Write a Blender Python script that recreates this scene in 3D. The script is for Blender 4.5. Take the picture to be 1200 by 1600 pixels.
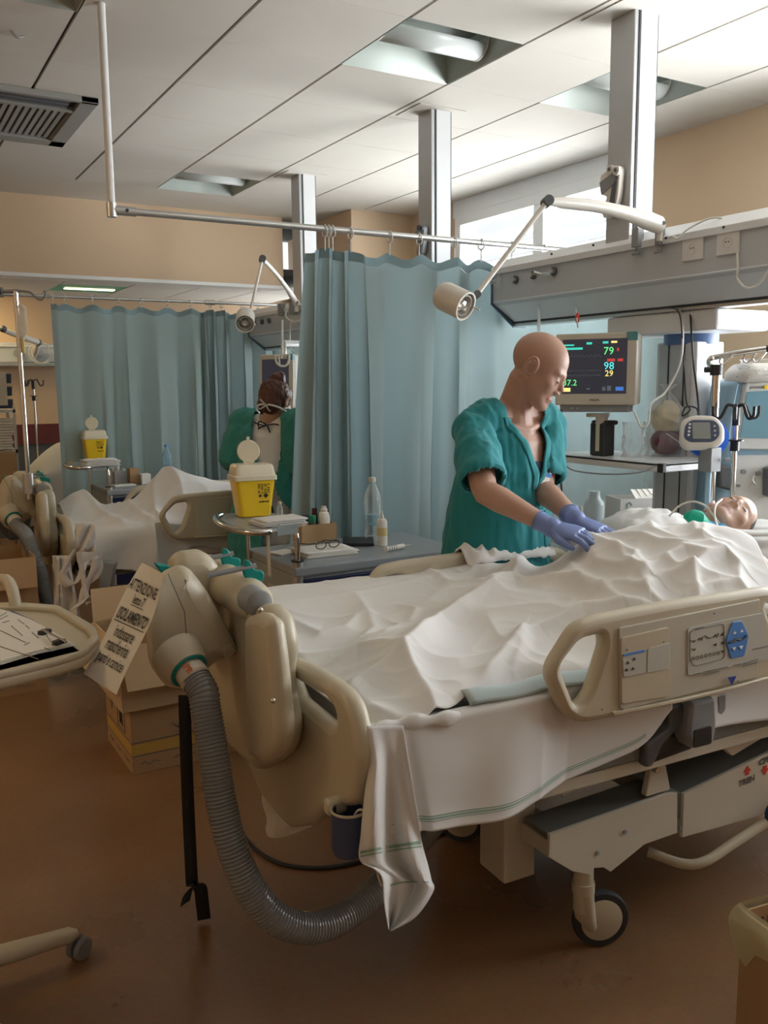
import bpy, bmesh, math, random
import numpy as np
from mathutils import Vector, Matrix, noise
random.seed(7)
for o in list(bpy.data.objects): bpy.data.objects.remove(o)
SC = bpy.context.scene
COL = SC.collection
PI = math.pi
# ------------------------------------------------------------------ camera
F = 1380.5; YAW = math.radians(30.33); PIT = math.radians(8.257); ROL = math.radians(-.534)
H = 1.5; CH = 2.983
fv = np.array([math.sin(YAW)*math.cos(PIT), math.cos(YAW)*math.cos(PIT), -math.sin(PIT)])
r0 = np.array([math.cos(YAW), -math.sin(YAW), 0.]); u0 = np.cross(r0, fv)
rv = math.cos(ROL)*r0+math.sin(ROL)*u0; uv = -math.sin(ROL)*r0+math.cos(ROL)*u0
CP = np.array([0, 0, H])
cam = bpy.data.cameras.new('camera'); co = bpy.data.objects.new('camera', cam); COL.objects.link(co)
M4 = Matrix([[rv[0], uv[0], -fv[0], 0], [rv[1], uv[1], -fv[1], 0], [rv[2], uv[2], -fv[2], H], [0, 0, 0, 1]])
co.matrix_world = M4
cam.sensor_fit = 'VERTICAL'; cam.sensor_height = 36; cam.lens = 36*F/1600; cam.clip_start = .05
SC.camera = co
# ------------------------------------------------------------------ light and exposure
SC.view_settings.view_transform = 'Standard'; SC.view_settings.look = 'None'
SC.view_settings.gamma = 1; SC.view_settings.use_curve_mapping = False
SC.view_settings.exposure = 0.2
wd = bpy.data.worlds.new('sky'); SC.world = wd; wd.use_nodes = True
wd.node_tree.nodes['Background'].inputs[0].default_value = (.9, .95, 1, 1)
wd.node_tree.nodes['Background'].inputs[1].default_value = 1.0
def area(name, loc, size, energy, color, rot):
    l = bpy.data.lights.new(name, 'AREA'); l.shape = 'RECTANGLE'; l.size, l.size_y = size
    l.energy = energy; l.color = color
    o = bpy.data.objects.new(name, l); COL.objects.link(o); o.location = loc; o.rotation_euler = rot
    return o
LAMP = 9.0
DAY = (.93, .97, 1.0)
# daylight outside the windows of the right-hand wall (area light -Z turned towards -X)
area('daylight_far_bay', (4.95, 5.1, 1.9), (2.3, 2.6), 250, DAY, (0, PI/2, 0))
area('daylight_near_bay', (4.95, 1.3, 1.9), (2.3, 3.0), 600, DAY, (0, PI/2, 0))
area('daylight_back_room', (4.95, 8.9, 1.9), (2.0, 1.6), 110, DAY, (0, PI/2, 0))

# ------------------------------------------------------------------ photo rays (only used to read sizes off the photograph)
def ray(x, y): return (x-600)/F*rv-(y-800)/F*uv+fv
def atz(x, y, h): d = ray(x, y); return CP+d*(h-H)/d[2]
def atx(x, y, v): d = ray(x, y); return CP+d*v/d[0]
def aty(x, y, v): d = ray(x, y); return CP+d*v/d[1]
def att(x, y, t): return CP+ray(x, y)*t
def atp(x, y, p, n): d = ray(x, y); return CP+d*((np.array(p)-CP)@np.array(n))/(d@np.array(n))
BO = np.array([.88, 1.97, 0]); TH = math.radians(-3)
ca = np.array([math.cos(TH), math.sin(TH), 0]); cc = np.array([-math.sin(TH), math.cos(TH), 0]); cz = np.array([0, 0, 1.])
def loc(p): p = np.array(p)-BO; return np.array([p@ca, p@cc, p[2]])
def W(x, y, z=0): return BO+ca*x+cc*y+cz*z
def by(x, y, v): return loc(atp(x, y, BO+cc*v, cc))
def bx(x, y, v): return loc(atp(x, y, BO+ca*v, ca))
def bz(x, y, v): return loc(atz(x, y, v))

# ------------------------------------------------------------------ materials
def new_mat(name):
    m = bpy.data.materials.new(name); m.use_nodes = True
    return m, m.node_tree, m.node_tree.nodes['Principled BSDF']
def mat(name, col, rough=.5, metal=0, var=0, scale=8, bump=0, bscale=60, trans=0, alpha=1, emit=None, sub=0, coat=0, stretch=None):
    m, nt, b = new_mat(name)
    N, L = nt.nodes, nt.links
    b.inputs['Base Color'].default_value = (*col, 1); b.inputs['Roughness'].default_value = rough
    b.inputs['Metallic'].default_value = metal
    if trans: b.inputs['Transmission Weight'].default_value = trans; b.inputs['IOR'].default_value = 1.35
    if alpha < 1: b.inputs['Alpha'].default_value = alpha
    if coat: b.inputs['Coat Weight'].default_value = coat; b.inputs['Coat Roughness'].default_value = .15
    if sub: b.inputs['Subsurface Weight'].default_value = sub; b.inputs['Subsurface Radius'].default_value = (.01, .004, .002); b.inputs['Subsurface Scale'].default_value = 1
    if emit: b.inputs['Emission Color'].default_value = (*emit[:3], 1); b.inputs['Emission Strength'].default_value = emit[3]
    tc = N.new('ShaderNodeTexCoord'); mp = N.new('ShaderNodeMapping'); L.new(tc.outputs['Object'], mp.inputs[0])
    if stretch: mp.inputs['Scale'].default_value = stretch
    n = N.new('ShaderNodeTexNoise'); n.inputs['Scale'].default_value = scale; n.inputs['Detail'].default_value = 5
    L.new(mp.outputs[0], n.inputs['Vector'])
    if True:
        v = max(var, .025)
        mx = N.new('ShaderNodeMix'); mx.data_type = 'RGBA'
        mx.inputs['A'].default_value = (*[c*(1-v) for c in col], 1); mx.inputs['B'].default_value = (*[min(1, c*(1+v)) for c in col], 1)
        L.new(n.outputs['Fac'], mx.inputs['Factor']); L.new(mx.outputs['Result'], b.inputs['Base Color'])
    if bump:
        n2 = N.new('ShaderNodeTexNoise'); n2.inputs['Scale'].default_value = bscale; n2.inputs['Detail'].default_value = 3
        L.new(mp.outputs[0], n2.inputs['Vector'])
        bp = N.new('ShaderNodeBump'); bp.inputs['Strength'].default_value = bump; bp.inputs['Distance'].default_value = .004
        L.new(n2.outputs['Fac'], bp.inputs['Height']); L.new(bp.outputs[0], b.inputs['Normal'])
    return m
def cloth_mat(name, col, rough=.85, transl=.3, weave=900, var=.05, tcol=None):
    m, nt, b = new_mat(name); N, L = nt.nodes, nt.links
    b.inputs['Roughness'].default_value = rough
    b.inputs['Sheen Weight'].default_value = .15
    tc = N.new('ShaderNodeTexCoord')
    n = N.new('ShaderNodeTexNoise'); n.inputs['Scale'].default_value = 6; L.new(tc.outputs['Object'], n.inputs['Vector'])
    mx = N.new('ShaderNodeMix'); mx.data_type = 'RGBA'
    mx.inputs['A'].default_value = (*[c*(1-var) for c in col], 1); mx.inputs['B'].default_value = (*[min(1, c*(1+var)) for c in col], 1)
    L.new(n.outputs['Fac'], mx.inputs['Factor']); L.new(mx.outputs['Result'], b.inputs['Base Color'])
    n2 = N.new('ShaderNodeTexNoise'); n2.inputs['Scale'].default_value = weave; L.new(tc.outputs['Object'], n2.inputs['Vector'])
    bp = N.new('ShaderNodeBump'); bp.inputs['Strength'].default_value = .12; bp.inputs['Distance'].default_value = .001
    L.new(n2.outputs['Fac'], bp.inputs['Height']); L.new(bp.outputs[0], b.inputs['Normal'])
    if transl:
        t = N.new('ShaderNodeBsdfTranslucent'); t.inputs[0].default_value = (*(tcol or col), 1)
        ms = N.new('ShaderNodeMixShader'); ms.inputs[0].default_value = transl
        out = N['Material Output']
        L.new(b.outputs[0], ms.inputs[1]); L.new(t.outputs[0], ms.inputs[2]); L.new(ms.outputs[0], out.inputs[0])
    return m
def film_mat(name, col, alpha, rough=.15):
    # thin clear plastic: partly see-through, glossy
    m, nt, b = new_mat(name); N, L = nt.nodes, nt.links
    b.inputs['Base Color'].default_value = (*col, 1); b.inputs['Roughness'].default_value = rough
    n = N.new('ShaderNodeTexNoise'); n.inputs['Scale'].default_value = 30; n.inputs['Detail'].default_value = 3
    lw = N.new('ShaderNodeLayerWeight'); lw.inputs['Blend'].default_value = .35
    ad = N.new('ShaderNodeMath'); ad.operation = 'MULTIPLY_ADD'; ad.inputs[1].default_value = .7; ad.inputs[2].default_value = alpha; ad.use_clamp = True
    L.new(lw.outputs['Facing'], ad.inputs[0]); L.new(ad.outputs[0], b.inputs['Alpha'])
    bp = N.new('ShaderNodeBump'); bp.inputs['Strength'].default_value = .4; bp.inputs['Distance'].default_value = .004
    tc = N.new('ShaderNodeTexCoord'); L.new(tc.outputs['Object'], n.inputs['Vector'])
    L.new(n.outputs['Fac'], bp.inputs['Height']); L.new(bp.outputs[0], b.inputs['Normal'])
    return m
MT = {}
MT['wall'] = mat('beige_wall_paint', (.62, .455, .30), .75, var=.03, scale=2, bump=.05)
MT['ceiling'] = mat('ceiling_board', (.66, .62, .55), .9, var=.02, bump=.15, bscale=200)
MT['grid'] = mat('ceiling_gap', (.12, .11, .10), .9)
MT['white_paint'] = mat('white_painted_trim', (.78, .78, .76), .45)
MT['frame'] = mat('window_frame_white', (.80, .82, .82), .35)
MT['blind'] = mat('blind_slat_grey', (.42, .44, .46), .5)
MT['alu'] = mat('brushed_aluminium', (.62, .62, .60), .32, .85, bump=.03, bscale=300)
MT['alu_matte'] = mat('anodised_column_grey', (.50, .51, .52), .4, .3)
MT['column_white'] = mat('column_pale_face', (.72, .73, .74), .4, .1)
MT['chrome'] = mat('chrome', (.75, .74, .72), .14, 1)
MT['dark'] = mat('dark_groove', (.03, .035, .045), .6)
MT['black'] = mat('black_plastic', (.02, .02, .022), .4)
MT['black_strap'] = mat('black_webbing', (.015, .015, .015), .8, bump=.4, bscale=500)
MT['bed'] = mat('cream_bed_plastic', (.53, .47, .345), .38, var=.04, bump=.06, bscale=250)
MT['bed_panel'] = mat('bed_panel_grey_cream', (.50, .465, .375), .42, bump=.06, bscale=400)
MT['bed_metal'] = mat('cream_painted_metal', (.60, .56, .46), .42, var=.04)
MT['deck'] = mat('grey_bed_steel', (.20, .21, .20), .5)
MT['dgrey'] = mat('dark_grey_plastic', (.10, .11, .12), .45)
MT['mgrey'] = mat('mid_grey_plastic', (.26, .27, .28), .45)
MT['teal'] = mat('teal_plastic', (.0, .24, .22), .35)
MT['rubber'] = mat('rubber_tyre', (.035, .035, .04), .7)
MT['blue'] = mat('blue_plastic', (.03, .10, .45), .4)
MT['blue_label'] = mat('blue_control_label', (.09, .25, .62), .4)
MT['lgrey_label'] = mat('pale_grey_label', (.50, .49, .43), .4)
MT['red'] = mat('red_print', (.60, .05, .03), .5)
MT['ink'] = mat('black_ink', (.02, .02, .02), .6)
MT['ink_grey'] = mat('grey_ink', (.14, .13, .12), .6)
MT['white_ink'] = mat('white_ink', (.85, .85, .85), .5)
MT['sheet'] = cloth_mat('white_bed_linen', (.80, .785, .76), transl=.10, weave=700)
MT['sheet_blue'] = cloth_mat('pale_blue_underlay', (.55, .66, .68), transl=.1)
MT['green_stripe'] = cloth_mat('green_woven_stripe', (.28, .42, .33), transl=0)
MT['curtain'] = cloth_mat('blue_green_curtain', (.29, .375, .375), transl=.38, weave=500, tcol=(.36, .50, .53))
MT['curtain_hem'] = cloth_mat('curtain_header_band', (.20, .29, .31), transl=.1)
MT['scrubs'] = cloth_mat('teal_scrub_cotton', (.012, .225, .25), transl=.03, weave=900, var=.08)
MT['scrubs_dark'] = cloth_mat('dark_vest', (.01, .03, .05), transl=0)
MT['gown_green'] = cloth_mat('green_gown_fabric', (.04, .27, .24), transl=.1, weave=900, var=.2)
MT['gown_white'] = cloth_mat('white_uniform', (.78, .79, .78), transl=0)
MT['glove'] = mat('blue_nitrile', (.16, .22, .46), .45, bump=.1, bscale=120)
MT['skin'] = mat('skin_tanned', (.44, .255, .185), .5, var=.10, scale=14, bump=.12, bscale=160, sub=.12)
MT['skin_pale'] = mat('skin_pale', (.56, .36, .27), .5, var=.08, scale=14, bump=.1, bscale=160, sub=.12)
MT['lip'] = mat('lips', (.34, .165, .125), .45)
MT['eye'] = mat('eye_dark', (.05, .035, .03), .2)
MT['hair'] = mat('auburn_hair', (.10, .032, .016), .5, var=.5, scale=40, bump=.9, bscale=120, stretch=(1, 1, .25))
MT['hair_dark'] = mat('short_dark_hair', (.05, .03, .022), .6, var=.3, scale=60, bump=.8, bscale=200)
MT['cardboard'] = mat('cardboard', (.42, .27, .14), .8, var=.06, scale=5, bump=.1)
MT['cardboard_light'] = mat('cardboard_pale', (.55, .40, .24), .8, var=.05)
MT['box_band'] = mat('box_yellow_band', (.52, .33, .08), .7)
MT['paper'] = mat('white_paper', (.80, .77, .70), .75)
MT['yellow'] = mat('yellow_sharps_plastic', (.86, .58, .02), .3, coat=.2)
MT['lid'] = mat('milky_lid_plastic', (.74, .68, .52), .35, coat=.2)
MT['cab_grey'] = mat('cabinet_blue_grey', (.33, .37, .38), .4)
MT['cab_top'] = mat('cabinet_top_grey', (.30, .33, .35), .3)
MT['navy'] = mat('navy_drawer_front', (.015, .02, .07), .35)
MT['mon'] = mat('monitor_cream_housing', (.62, .58, .50), .4)
MT['hose'] = mat('grey_hose', (.20, .21, .215), .16, coat=.8)
MT['trunk_grey'] = mat('supply_beam_grey', (.52, .545, .57), .4, .1)
MT['trunk_light'] = mat('supply_beam_pale', (.66, .69, .71), .3, .1)
MT['socket'] = mat('socket_white', (.70, .68, .66), .35)
MT['lamp'] = mat('lamp_white_plastic', (.72, .69, .63), .35)
MT['lamp_inner'] = mat('lamp_reflector', (.55, .53, .48), .25, .6)
MT['cable_white'] = mat('white_cable', (.68, .68, .64), .4)
MT['film'] = film_mat('clear_plastic_film', (.85, .87, .88), .10)
MT['film_milky'] = film_mat('milky_plastic_film', (.80, .78, .70), .45)
MT['bottle'] = film_mat('clear_bottle_plastic', (.75, .82, .84), .12, .05)
MT['dialysis'] = mat('machine_grey_white', (.62, .63, .61), .4)
MT['dialysis_blue'] = mat('machine_light_blue', (.30, .47, .60), .4)
MT['screen_teal'] = mat('display_slate', (.10, .19, .23), .15, emit=(.16, .28, .33, .35))
MT['glass'] = None
def glass_mat():
    m, nt, b = new_mat('window_glass'); N, L = nt.nodes, nt.links
    t = N.new('ShaderNodeBsdfTransparent'); g = N.new('ShaderNodeBsdfGlossy'); g.inputs['Roughness'].default_value = .02
    ms = N.new('ShaderNodeMixShader'); ms.inputs[0].default_value = .06
    L.new(t.outputs[0], ms.inputs[1]); L.new(g.outputs[0], ms.inputs[2]); L.new(ms.outputs[0], N['Material Output'].inputs[0])
    return m
MT['glass'] = glass_mat()
def floor_mat():
    m, nt, b = new_mat('brown_vinyl_floor'); N, L = nt.nodes, nt.links
    tc = N.new('ShaderNodeTexCoord')
    n = N.new('ShaderNodeTexNoise'); n.inputs['Scale'].default_value = 1.6; n.inputs['Detail'].default_value = 6
    n2 = N.new('ShaderNodeTexNoise'); n2.inputs['Scale'].default_value = 60; n2.inputs['Detail'].default_value = 2
    for q in (n, n2): L.new(tc.outputs['Object'], q.inputs['Vector'])
    r = N.new('ShaderNodeValToRGB'); r.color_ramp.elements[0].color = (.20, .105, .05, 1); r.color_ramp.elements[1].color = (.31, .17, .085, 1)
    r.color_ramp.elements[0].position = .3; r.color_ramp.elements[1].position = .75
    mx = N.new('ShaderNodeMix'); mx.data_type = 'RGBA'; mx.blend_type = 'OVERLAY'; mx.inputs['Factor'].default_value = .25
    L.new(n.outputs['Fac'], r.inputs[0]); L.new(r.outputs[0], mx.inputs['A']); L.new(n2.outputs['Color'], mx.inputs['B'])
    L.new(mx.outputs['Result'], b.inputs['Base Color'])
    rr = N.new('ShaderNodeMapRange'); rr.inputs['To Min'].default_value = .22; rr.inputs['To Max'].default_value = .36
    L.new(n.outputs['Fac'], rr.inputs['Value']); L.new(rr.outputs[0], b.inputs['Roughness'])
    bp = N.new('ShaderNodeBump'); bp.inputs['Strength'].default_value = .08; bp.inputs['Distance'].default_value = .002
    n3 = N.new('ShaderNodeTexNoise'); n3.inputs['Scale'].default_value = 14; L.new(tc.outputs['Object'], n3.inputs['Vector'])
    L.new(n3.outputs['Fac'], bp.inputs['Height']); L.new(bp.outputs[0], b.inputs['Normal'])
    return m
MT['floor'] = floor_mat()

# ------------------------------------------------------------------ mesh helpers
def V(*a): return np.array(a, float)
def frame_of(d):
    d = np.array(d, float); d = d/(np.linalg.norm(d)+1e-12)
    a = np.array([0, 0, 1.]) if abs(d[2]) < .9 else np.array([1., 0, 0])
    x = np.cross(a, d); x /= np.linalg.norm(x); return x, np.cross(d, x), d
class MB:
    def __init__(s): s.v = []; s.f = []; s.m = []
    def add(s, v, f, m=0):
        n = len(s.v); s.v += [tuple(map(float, p)) for p in v]; s.f += [tuple(i+n for i in q) for q in f]; s.m += [m]*len(f); return s
    def box(s, c, size, R=None, m=0, taper=1):
        c = np.array(c, float); x, y, z = [q/2 for q in size]
        P = [V(a*x*(taper if k < 0 else 1), b*y*(taper if k < 0 else 1), k*z) for k in (-1, 1) for b in (-1, 1) for a in (-1, 1)]
        if R is not None: P = [R@p for p in P]
        return s.add([c+p for p in P], [(0, 2, 3, 1), (4, 5, 7, 6), (0, 1, 5, 4), (2, 6, 7, 3), (0, 4, 6, 2), (1, 3, 7, 5)], m)
    def b2(s, lo, hi, m=0):
        lo = np.array(lo, float); hi = np.array(hi, float); return s.box((lo+hi)/2, hi-lo, m=m)
    def tube(s, P, r, seg=12, caps=True, m=0, closed=False, sq=1, up=None):
        P = [np.array(p, float) for p in P]; n = len(P)
        R = r if hasattr(r, '__len__') else [r]*n
        prev = None; rings = []
        for i in range(n):
            a = P[(i+1) % n] if (closed or i < n-1) else P[i]; b = P[(i-1) % n] if (closed or i > 0) else P[i]
            d = a-b; d = d/(np.linalg.norm(d)+1e-12)
            if prev is None:
                if up is not None: x = np.array(up, float)-d*(np.array(up, float)@d); x /= np.linalg.norm(x); y = np.cross(d, x)
                else: x, y, _ = frame_of(d)
            else:
                x = prev-d*(prev@d); x /= (np.linalg.norm(x)+1e-12); y = np.cross(d, x)
            prev = x
            q = sq[i] if hasattr(sq, '__len__') else sq
            rings.append([P[i]+R[i]*(math.cos(t)*x+q*math.sin(t)*y) for t in np.linspace(0, 2*PI, seg, endpoint=False)])
        v = [p for g in rings for p in g]; f = []
        for i in range(n if closed else n-1):
            for k in range(seg):
                a = i*seg+k; b = i*seg+(k+1) % seg; c = ((i+1) % n)*seg
                f.append((a, b, c+(k+1) % seg, c+k))
        if caps and not closed:
            f.append(tuple(range(seg-1, -1, -1))); f.append(tuple((n-1)*seg+k for k in range(seg)))
        return s.add(v, f, m)
    def cyl(s, p0, p1, r, seg=20, m=0, r1=None): return s.tube([p0, p1], [r, r if r1 is None else r1], seg, m=m)
    def lathe(s, prof, o=(0, 0, 0), seg=24, m=0, ax=(0, 0, 1), sx=1, sy=1):
        x, y, z = frame_of(ax); o = np.array(o, float)
        if abs(ax[2]) > .99: x, y, z = V(1, 0, 0), V(0, 1, 0), V(0, 0, 1)
        v = []; f = []
        for (r, h) in prof:
            for k in range(seg):
                t = 2*PI*k/seg; v.append(o+z*h+r*(sx*math.cos(t)*x+sy*math.sin(t)*y))
        for i in range(len(prof)-1):
            for k in range(seg):
                a = i*seg+k; b = i*seg+(k+1) % seg; f.append((a, b, b+seg, a+seg))
        f.append(tuple(range(seg-1, -1, -1))); n = (len(prof)-1)*seg; f.append(tuple(n+k for k in range(seg)))
        return s.add(v, f, m)
    def ell(s, c, r, R=None, seg=20, m=0):
        v = []; f = []; n = seg//2; c = np.array(c, float)
        for i in range(n+1):
            a = PI*i/n
            for k in range(seg):
                t = 2*PI*k/seg; p = V(r[0]*math.sin(a)*math.cos(t), r[1]*math.sin(a)*math.sin(t), r[2]*math.cos(a))
                v.append(c+(R@p if R is not None else p))
        for i in range(n):
            for k in range(seg):
                a = i*seg+k; b = i*seg+(k+1) % seg; f.append((a, a+seg, b+seg, b))
        return s.add(v, f, m)
    def prism(s, pts, d, m=0):
        # planar polygon extruded by the vector d
        n = len(pts); d = np.array(d, float); P = [np.array(p, float) for p in pts]
        v = P+[p+d for p in P]; f = [tuple(range(n-1, -1, -1)), tuple(range(n, 2*n))]
        f += [(i, (i+1) % n, (i+1) % n+n, i+n) for i in range(n)]
        return s.add(v, f, m)
    def grid(s, G, m=0, wrap=False):
        nu, nv = len(G), len(G[0]); v = [p for row in G for p in row]; f = []
        for i in range(nu-1):
            for j in range(nv if wrap else nv-1):
                k = (j+1) % nv; f.append((i*nv+j, i*nv+k, (i+1)*nv+k, (i+1)*nv+j))
        return s.add(v, f, m)
    def build(s, name, mats, parent=None, smooth=True, bevel=0, solid=0, origin=None, sub=0, bseg=2):
        me = bpy.data.meshes.new(name)
        o = bpy.data.objects.new(name, me); COL.objects.link(o)
        vv = s.v
        if parent is None and origin is None and len(vv):
            A = np.array(vv); origin = ((A[:, 0].min()+A[:, 0].max())/2, (A[:, 1].min()+A[:, 1].max())/2, A[:, 2].min())
        if origin is not None and parent is None:
            vv = [(p[0]-origin[0], p[1]-origin[1], p[2]-origin[2]) for p in vv]; o.location = origin
        me.from_pydata(vv, [], s.f)
        if not isinstance(mats, (list, tuple)): mats = [mats]
        for q in mats: me.materials.append(MT[q] if isinstance(q, str) else q)
        if len(mats) > 1: me.polygons.foreach_set('material_index', s.m)
        bm = bmesh.new(); bm.from_mesh(me); bmesh.ops.recalc_face_normals(bm, faces=bm.faces)
        bm.to_mesh(me); bm.free()
        me.polygons.foreach_set('use_smooth', [smooth]*len(me.polygons))
        if smooth:
            try: me.set_sharp_from_angle(angle=math.radians(38))
            except Exception: pass
        if parent is not None:
            o.parent = parent
            # parts are written in world coordinates when the parent is an unrotated thing
            if parent.get('_w'): pw = parent.location; o.location = (-pw[0], -pw[1], -pw[2])
        if bevel: b = o.modifiers.new('bevel', 'BEVEL'); b.width = bevel; b.segments = bseg; b.limit_method = 'ANGLE'; b.angle_limit = math.radians(35)
        if solid: b = o.modifiers.new('solid', 'SOLIDIFY'); b.thickness = solid; b.offset = 0
        if sub: b = o.modifiers.new('sub', 'SUBSURF'); b.levels = sub; b.render_levels = sub
        return o
def rotz(a): c, s = math.cos(a), math.sin(a); return np.array([[c, -s, 0], [s, c, 0], [0, 0, 1.]])
def rotx(a): c, s = math.cos(a), math.sin(a); return np.array([[1, 0, 0], [0, c, -s], [0, s, c]])
def roty(a): c, s = math.cos(a), math.sin(a); return np.array([[c, 0, s], [0, 1, 0], [-s, 0, c]])
def spline(P, n=8, closed=False):
    P = [np.array(p, float) for p in P]; m = len(P); out = []
    for i in range(m if closed else m-1):
        p0 = P[(i-1) % m] if (closed or i > 0) else 2*P[0]-P[1]; p1 = P[i]; p2 = P[(i+1) % m]
        p3 = P[(i+2) % m] if (closed or i < m-2) else 2*P[-1]-P[-2]
        for k in range(n):
            t = k/n; out.append(.5*((2*p1)+(-p0+p2)*t+(2*p0-5*p1+4*p2-p3)*t*t+(-p0+3*p1-3*p2+p3)*t**3))
    if not closed: out.append(P[-1])
    return out
def fillet(pts, r, n=5):
    # round the corners of a 2D polygon
    out = []; m = len(pts)
    for i in range(m):
        p = np.array(pts[i], float); a = np.array(pts[i-1], float)-p; b = np.array(pts[(i+1) % m], float)-p
        la, lb = np.linalg.norm(a), np.linalg.norm(b); q = min((r[i] if hasattr(r, '__len__') else r), la*.45, lb*.45)
        A = p+a/la*q; B = p+b/lb*q
        for k in range(n+1): t = k/n; out.append((1-t)**2*A+2*t*(1-t)*p+t*t*B)
    return out
def bake(o, name=None):
    dg = bpy.context.evaluated_depsgraph_get(); dg.update()
    me = bpy.data.meshes.new_from_object(o.evaluated_get(dg)); return me
def plate(name, loops, thick, bev, mats, R, o, parent=None):
    # flat plate with holes, rounded edges: 2D loops -> curve -> mesh; R has columns (u, v, n)
    cu = bpy.data.curves.new(name, 'CURVE'); cu.dimensions = '2D'; cu.fill_mode = 'BOTH'
    for L in loops:
        sp = cu.splines.new('POLY'); sp.points.add(len(L)-1); sp.use_cyclic_u = True
        for p, q in zip(sp.points, L): p.co = (q[0], q[1], 0, 1)
    cu.extrude = max(thick/2-bev, 0); cu.bevel_depth = bev; cu.bevel_resolution = 2; cu.offset = -bev
    t = bpy.data.objects.new('tmp', cu); COL.objects.link(t); me = bake(t)
    bpy.data.objects.remove(t)
    A = np.array([v.co[:] for v in me.vertices]); B = A@np.array(R).T+np.array(o)
    me.vertices.foreach_set('co', B.ravel())
    mb = MB(); mb.v = [tuple(p) for p in B]; mb.f = [tuple(p.vertices) for p in me.polygons]; mb.m = [0]*len(mb.f)
    return mb.build(name, mats, parent)
FONT_CACHE = {}
def text(s, name, size, mats, R, o, parent=None, ext=.0004, align='CENTER', bold=0, xs=1, shear=0):
    cu = bpy.data.curves.new(name, 'FONT'); cu.body = s; cu.size = size; cu.align_x = align; cu.align_y = 'CENTER'
    cu.extrude = ext; cu.offset = bold; cu.shear = shear; cu.resolution_u = 2
    t = bpy.data.objects.new('tmp', cu); COL.objects.link(t); me = bake(t); bpy.data.objects.remove(t)
    A = np.array([v.co[:] for v in me.vertices]) if len(me.vertices) else np.zeros((0, 3)); A[:, 0] *= xs
    B = A@np.array(R).T+np.array(o)
    mb = MB(); mb.v = [tuple(p) for p in B]; mb.f = [tuple(p.vertices) for p in me.polygons]; mb.m = [0]*len(mb.f)
    return mb.build(name, mats, parent, smooth=False)
def thing(name, label, cat, at, group=None, rz=0, world=True):
    o = bpy.data.objects.new(name, None); COL.objects.link(o); o.empty_display_size = .05
    o.location = tuple(map(float, at)); o.rotation_euler = (0, 0, rz)
    o['label'] = label; o['category'] = cat
    if group: o['group'] = group
    if world: o['_w'] = 1
    return o
def tag(o, label, cat, group=None, kind=None):
    o['label'] = label; o['category'] = cat
    if group: o['group'] = group
    if kind: o['kind'] = kind
    return o
def struct(o): o['kind'] = 'structure'; return o
def remesh(mb, vox, smooth=6, fac=.5):
    # fuse overlapping closed volumes into one continuous surface
    me = bpy.data.meshes.new('t'); me.from_pydata(mb.v, [], mb.f)
    bm = bmesh.new(); bm.from_mesh(me); bmesh.ops.recalc_face_normals(bm, faces=bm.faces); bm.to_mesh(me); bm.free()
    t = bpy.data.objects.new('tmp', me); COL.objects.link(t)
    m = t.modifiers.new('r', 'REMESH'); m.mode = 'VOXEL'; m.voxel_size = vox; m.adaptivity = 0
    if smooth: q = t.modifiers.new('s', 'SMOOTH'); q.iterations = smooth; q.factor = fac
    r = bake(t); bpy.data.objects.remove(t)
    A = np.empty(len(r.vertices)*3); r.vertices.foreach_get('co', A)
    Nn = np.empty(len(r.vertices)*3); r.vertices.foreach_get('normal', Nn)
    return A.reshape(-1, 3), [tuple(p.vertices) for p in r.polygons], Nn.reshape(-1, 3)
def from_arrays(A, Fc, m=None):
    mb = MB(); mb.v = [tuple(p) for p in A]; mb.f = list(Fc); mb.m = list(m) if m is not None else [0]*len(Fc); return mb
def copy_tree(o, parent=None):
    c = o.copy(); COL.objects.link(c)
    if parent is not None: c.parent = parent
    for ch in list(o.children): copy_tree(ch, c)
    return c
MT['vent'] = mat('vent_grey_metal', (.30, .30, .275), .5)
MT['lamp_refl_m'] = mat('light_reflector_tray', (.40, .44, .40), .35, .25)
MT['prism'] = mat('frosted_diffuser', (.80, .83, .80), .3, trans=.3)
# ================================================================== ROOM
XW, YB = 4.37, 7.55
GX0, GY0, GS = .866-.5985*0, 3.2816, .5985
def gx(i): return .5843*1.483+.5985*i
def gy(j): return 2.2128*1.483+.6017*j
b = MB(); b.b2((-3.2, -3.2, -.1), (XW+.2, 9.7, 0)); struct(b.build('floor', 'floor', smooth=False, origin=(0, 0, 0)))
holes = {(2, 0), (4, 0), (2, 5), (-1, 0)}
vc = (atz(60, 178, CH)[0], atz(60, 178, CH)[1])
b = MB()
for i in range(-7, 7):
    for j in range(-11, 6):
        if (i, j) in holes: continue
        x0, x1, y0, y1 = gx(i)+.008, gx(i+1)-.008, gy(j)+.0015, gy(j+1)-.0015
        x1 = min(x1, XW)
        if x1 <= x0 or y1 > 6.9+.1: continue
        b.b2((x0, y0, CH), (x1, y1, CH+.012))
b.b2((-3.2, gy(6), CH), (XW, YB, CH+.012))
b.b2((3.3, YB, CH), (XW, YB+.3, CH+.012))
cl = struct(b.build('ceiling', 'ceiling', smooth=False, origin=(0, 0, CH)))
b = MB()
for (i0, i1, j0, j1) in [(-7, -1, -11, 6), (0, 2, -11, 6), (3, 4, -11, 6), (5, 7, -11, 6), (-1, 0, -11, 0), (-1, 0, 1, 6), (2, 3, -11, 0), (2, 3, 1, 5), (4, 5, -11, 0), (4, 5, 1, 6)]:
    b.b2((gx(i0), gy(j0), CH+.014), (min(gx(i1), XW), gy(j1), CH+.02))
b.b2((-3.2, -3.2, CH+.15), (XW+.2, 9.7, CH+.2))
struct(b.build('ceiling', 'grid', smooth=False, origin=(0, 0, CH)))
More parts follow.
